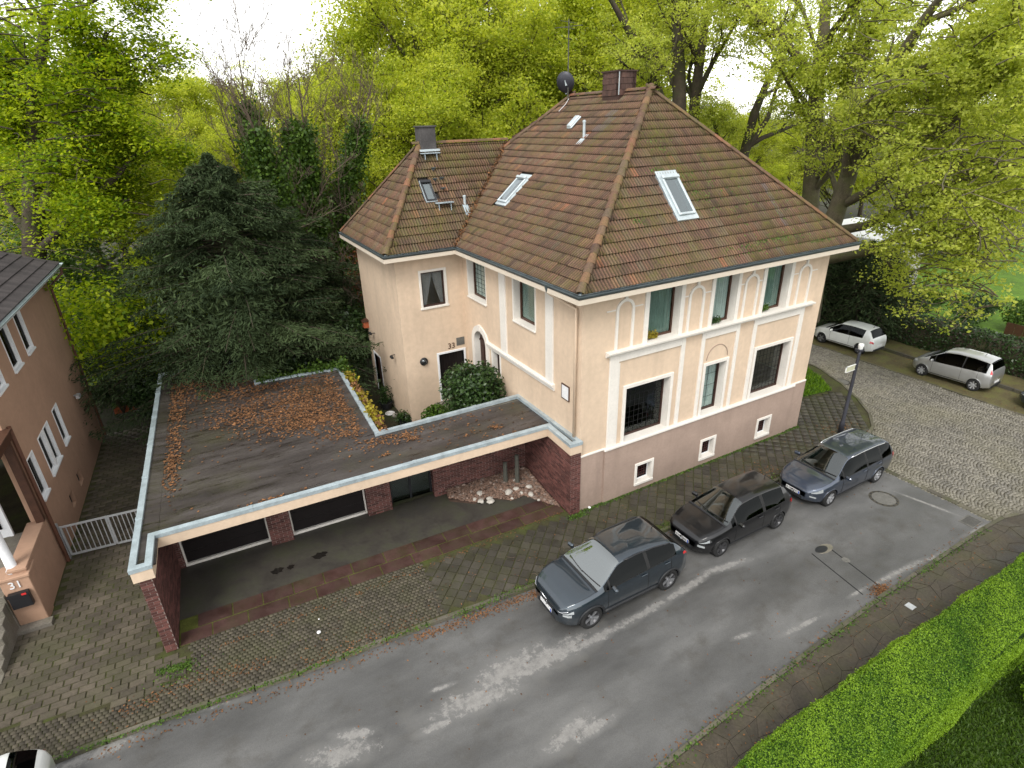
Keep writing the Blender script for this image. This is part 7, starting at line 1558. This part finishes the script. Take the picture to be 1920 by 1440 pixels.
# garden across the street
for i, (u, d, vt, r_, lb) in enumerate(((1640, 38, 452, .95, 'slim dark conifer behind the laurel hedge near the white building'), (1690, 37, 480, 1.5, 'broad dark conifer in the far garden'), (1600, 37.5, 478, 1.6, 'dark conifer close to the house corner across the street'), (1745, 37, 520, 1.1, 'squat dark conifer beside the far lawn'), (1690, 42, 458, 2.4, 'wide dark conifer standing before the white outbuilding'), (1735, 41, 468, 2.0, 'dark conifer under the drooping plane boughs'), (1650, 43, 466, 2.0, 'dark conifer between the house corner and the white outbuilding'))):
    b = at(u, d); yew('garden_conifer', lb, b, max(1.5, pat(u, vt, d).z), r_, 50+i, 6500, 'leaf_yew', .26)
for i, (u, v, r_, h, m_, lb) in enumerate(((1745, 545, 1.0, .9, 'leaf_ivy', 'pale green ball-shaped shrub in the far garden'), (1700, 575, 1.5, 1.5, 'leaf_laurel', 'dark ball-shaped shrub behind the hedge beyond the white car'), (1800, 585, 1.6, 1.8, 'leaf_laurel', 'dark ball-shaped shrub behind the hedge beyond the silver van'), (1915, 595, 1.3, 1.6, 'leaf_ivy', 'clipped shrub beside the brown fence on the far lawn'), (1590, 530, 1.6, 1.6, 'leaf_shrub', 'broad low shrub behind the hedge next to the corner house'), (1840, 560, .9, .9, 'leaf_shrub', 'small shrub on the edge of the far lawn'))):
    p = gpt(u, v+25, 0); bush('garden_shrub', lb, p, r_, h, 2600, .14, m_, 60+i)
p = gpt(1912, 640, 0); o = thing('board_fence', 'low brown board fence on the far lawn', 'fence', p)
for i in range(8): part(MB().box(p.x-.4+i*.02, p.y-2.6+i*.42, 0, p.x-.37+i*.02, p.y-2.2+i*.42, .95), 'board', 'wood_brown', o)
# buildings among the trees
wb = at(1668, 47); wz = pat(1665, 428, 47).z; o = thing('garden_building', 'white flat-roofed outbuilding beyond the low boughs', 'building', wb)
part(MB().box(wb.x-3.2, wb.y-2.5, 0, wb.x+3.2, wb.y+2.5, wz-.3), 'wall', 'far_wall', o); part(MB().box(wb.x-3.5, wb.y-2.8, wz-.3, wb.x+3.5, wb.y+2.8, wz), 'roof', 'white_paint', o, bevel=.03); part(MB().box(wb.x-3.22, wb.y-1.2, .2, wb.x-3.18, wb.y+1.2, 2.1), 'garage_door', 'curtain_grey', o)
for u, d, vt, lb in ((600, 52, 250, 'dark-roofed house half hidden by bare trees'), (1375, 84, 275, 'grey house glimpsed through the park trees'), (1470, 88, 275, 'pale house glimpsed behind the forked plane trunk')):
    b = at(u, d); z = max(4., pat(u, vt, d).z); o = thing('distant_house', lb, 'house', b); part(MB().box(b.x-4, b.y-4, 0, b.x+4, b.y+4, z*.6), 'wall', 'far_wall', o)
    part(MB().ext([(b.x-4.5, b.y-4.4, z*.58), (b.x+4.5, b.y-4.4, z*.58), (b.x, b.y-4.4, z)], (0, 8.8, 0)), 'roof', 'far_roof', o)
    for i in range(3): w_ = part(MB().box(b.x-3+i*2.2, b.y-4.05, 1.2, b.x-1.9+i*2.2, b.y-3.98, 2.5), 'window', 'white_paint', o); part(MB().box(b.x-2.92+i*2.2, b.y-4.07, 1.28, b.x-1.98+i*2.2, b.y-4.04, 2.42), 'pane', 'car_glass_dark', w_)
# ivy on the edge of the flat roof
def fringe(label, pts, n, size, mat, s=(.12, .12, .10)):
    pts = np.array([tuple(MG @ Vector(p)) for p in pts]); seg = np.linalg.norm(np.diff(pts, axis=0), axis=1); cum = np.r_[0, np.cumsum(seg)]; d = rng.uniform(0, cum[-1], n); i = np.clip(np.searchsorted(cum, d)-1, 0, len(seg)-1); f = ((d-cum[i])/seg[i])[:, None]; P = pts[i]*(1-f)+pts[i+1]*f+rng.normal(0, 1, (n, 3))*np.array([s]); P[:, 2] += .1*noise2(d*2, d)
    V, Q, T = leaves(P, size, .85); o = stuff(fast_mesh('ivy', V, Q, T), 'ivy', mat, None, label, 'ivy')
fringe('green ivy creeping over the rear edge of the flat roof', [(-8.5, 10.25, 2.6), (-5.3, 10.05, 2.75)], 1700, .13, 'leaf_ivy', (.15, .14, .14)); fringe('green ivy at the far corner of the flat roof', [(-5.35, 10.0, 2.75), (-5.25, 8.8, 2.7)], 600, .13, 'leaf_ivy'); fringe('yellow autumn ivy along the inner edge of the flat roof', [(-5.28, 9.0, 2.6), (-5.28, 4.2, 2.62)], 900, .12, 'leaf_yellow', (.10, .3, .08)); fringe('orange brown ivy leaves along the inner edge of the flat roof', [(-5.26, 8.0, 2.6), (-5.26, 3.95, 2.6)], 600, .11, 'dead_leaf', (.09, .3, .07))
# grass: corner plot and the lawn behind the bright hedge
def grass(poly, n, h, mat, z=0., label=None):
    P = np.array(poly); lo_, hi_ = P.min(0), P.max(0); q = rng.uniform(lo_, hi_, (n*2, 2)); q = q[inpoly(q, poly)][:n]; n = len(q); a = rng.uniform(0, 6.28, n); w_ = .018; hh = h*rng.uniform(.5, 1.2, n); dx, dy = np.cos(a)*w_, np.sin(a)*w_; l = rng.normal(0, .4, (n, 2))*hh[:, None]
    V = np.stack([np.c_[q[:, 0]-dx, q[:, 1]-dy, np.full(n, z)], np.c_[q[:, 0]+dx, q[:, 1]+dy, np.full(n, z)], np.c_[q[:, 0]+dx*.3+l[:, 0], q[:, 1]+dy*.3+l[:, 1], z+hh], np.c_[q[:, 0]-dx*.3+l[:, 0], q[:, 1]-dy*.3+l[:, 1], z+hh]], 1).reshape(-1, 3)
    stuff(fast_mesh('grass', V, np.arange(4*n).reshape(n, 4), rng.uniform(0, 1, n)), 'grass_blades', mat, None, label, 'grass')
grass([(11.05, 1.9), (14.0, 1.5), (15.3, 1.3), (16.2, 2.5), (16.8, 3.8), (17.2, 6), (17.2, 9), (11.05, 9)], 24000, .12, 'leaf_grass', .004, 'rough bright grass on the corner plot')
grass([(-.5, -10.1), (7.5, -10.1), (7.5, -13), (-.5, -12)], 26000, .07, 'leaf_lawn', -.01, 'shaded lawn grass behind the clipped hedge')
bush('round_shrub', 'rounded bright shrub on the lawn behind the clipped hedge', gpt(1960, 1330, 0), .9, 1.0, 4200, .07, 'leaf_hedge', 80)
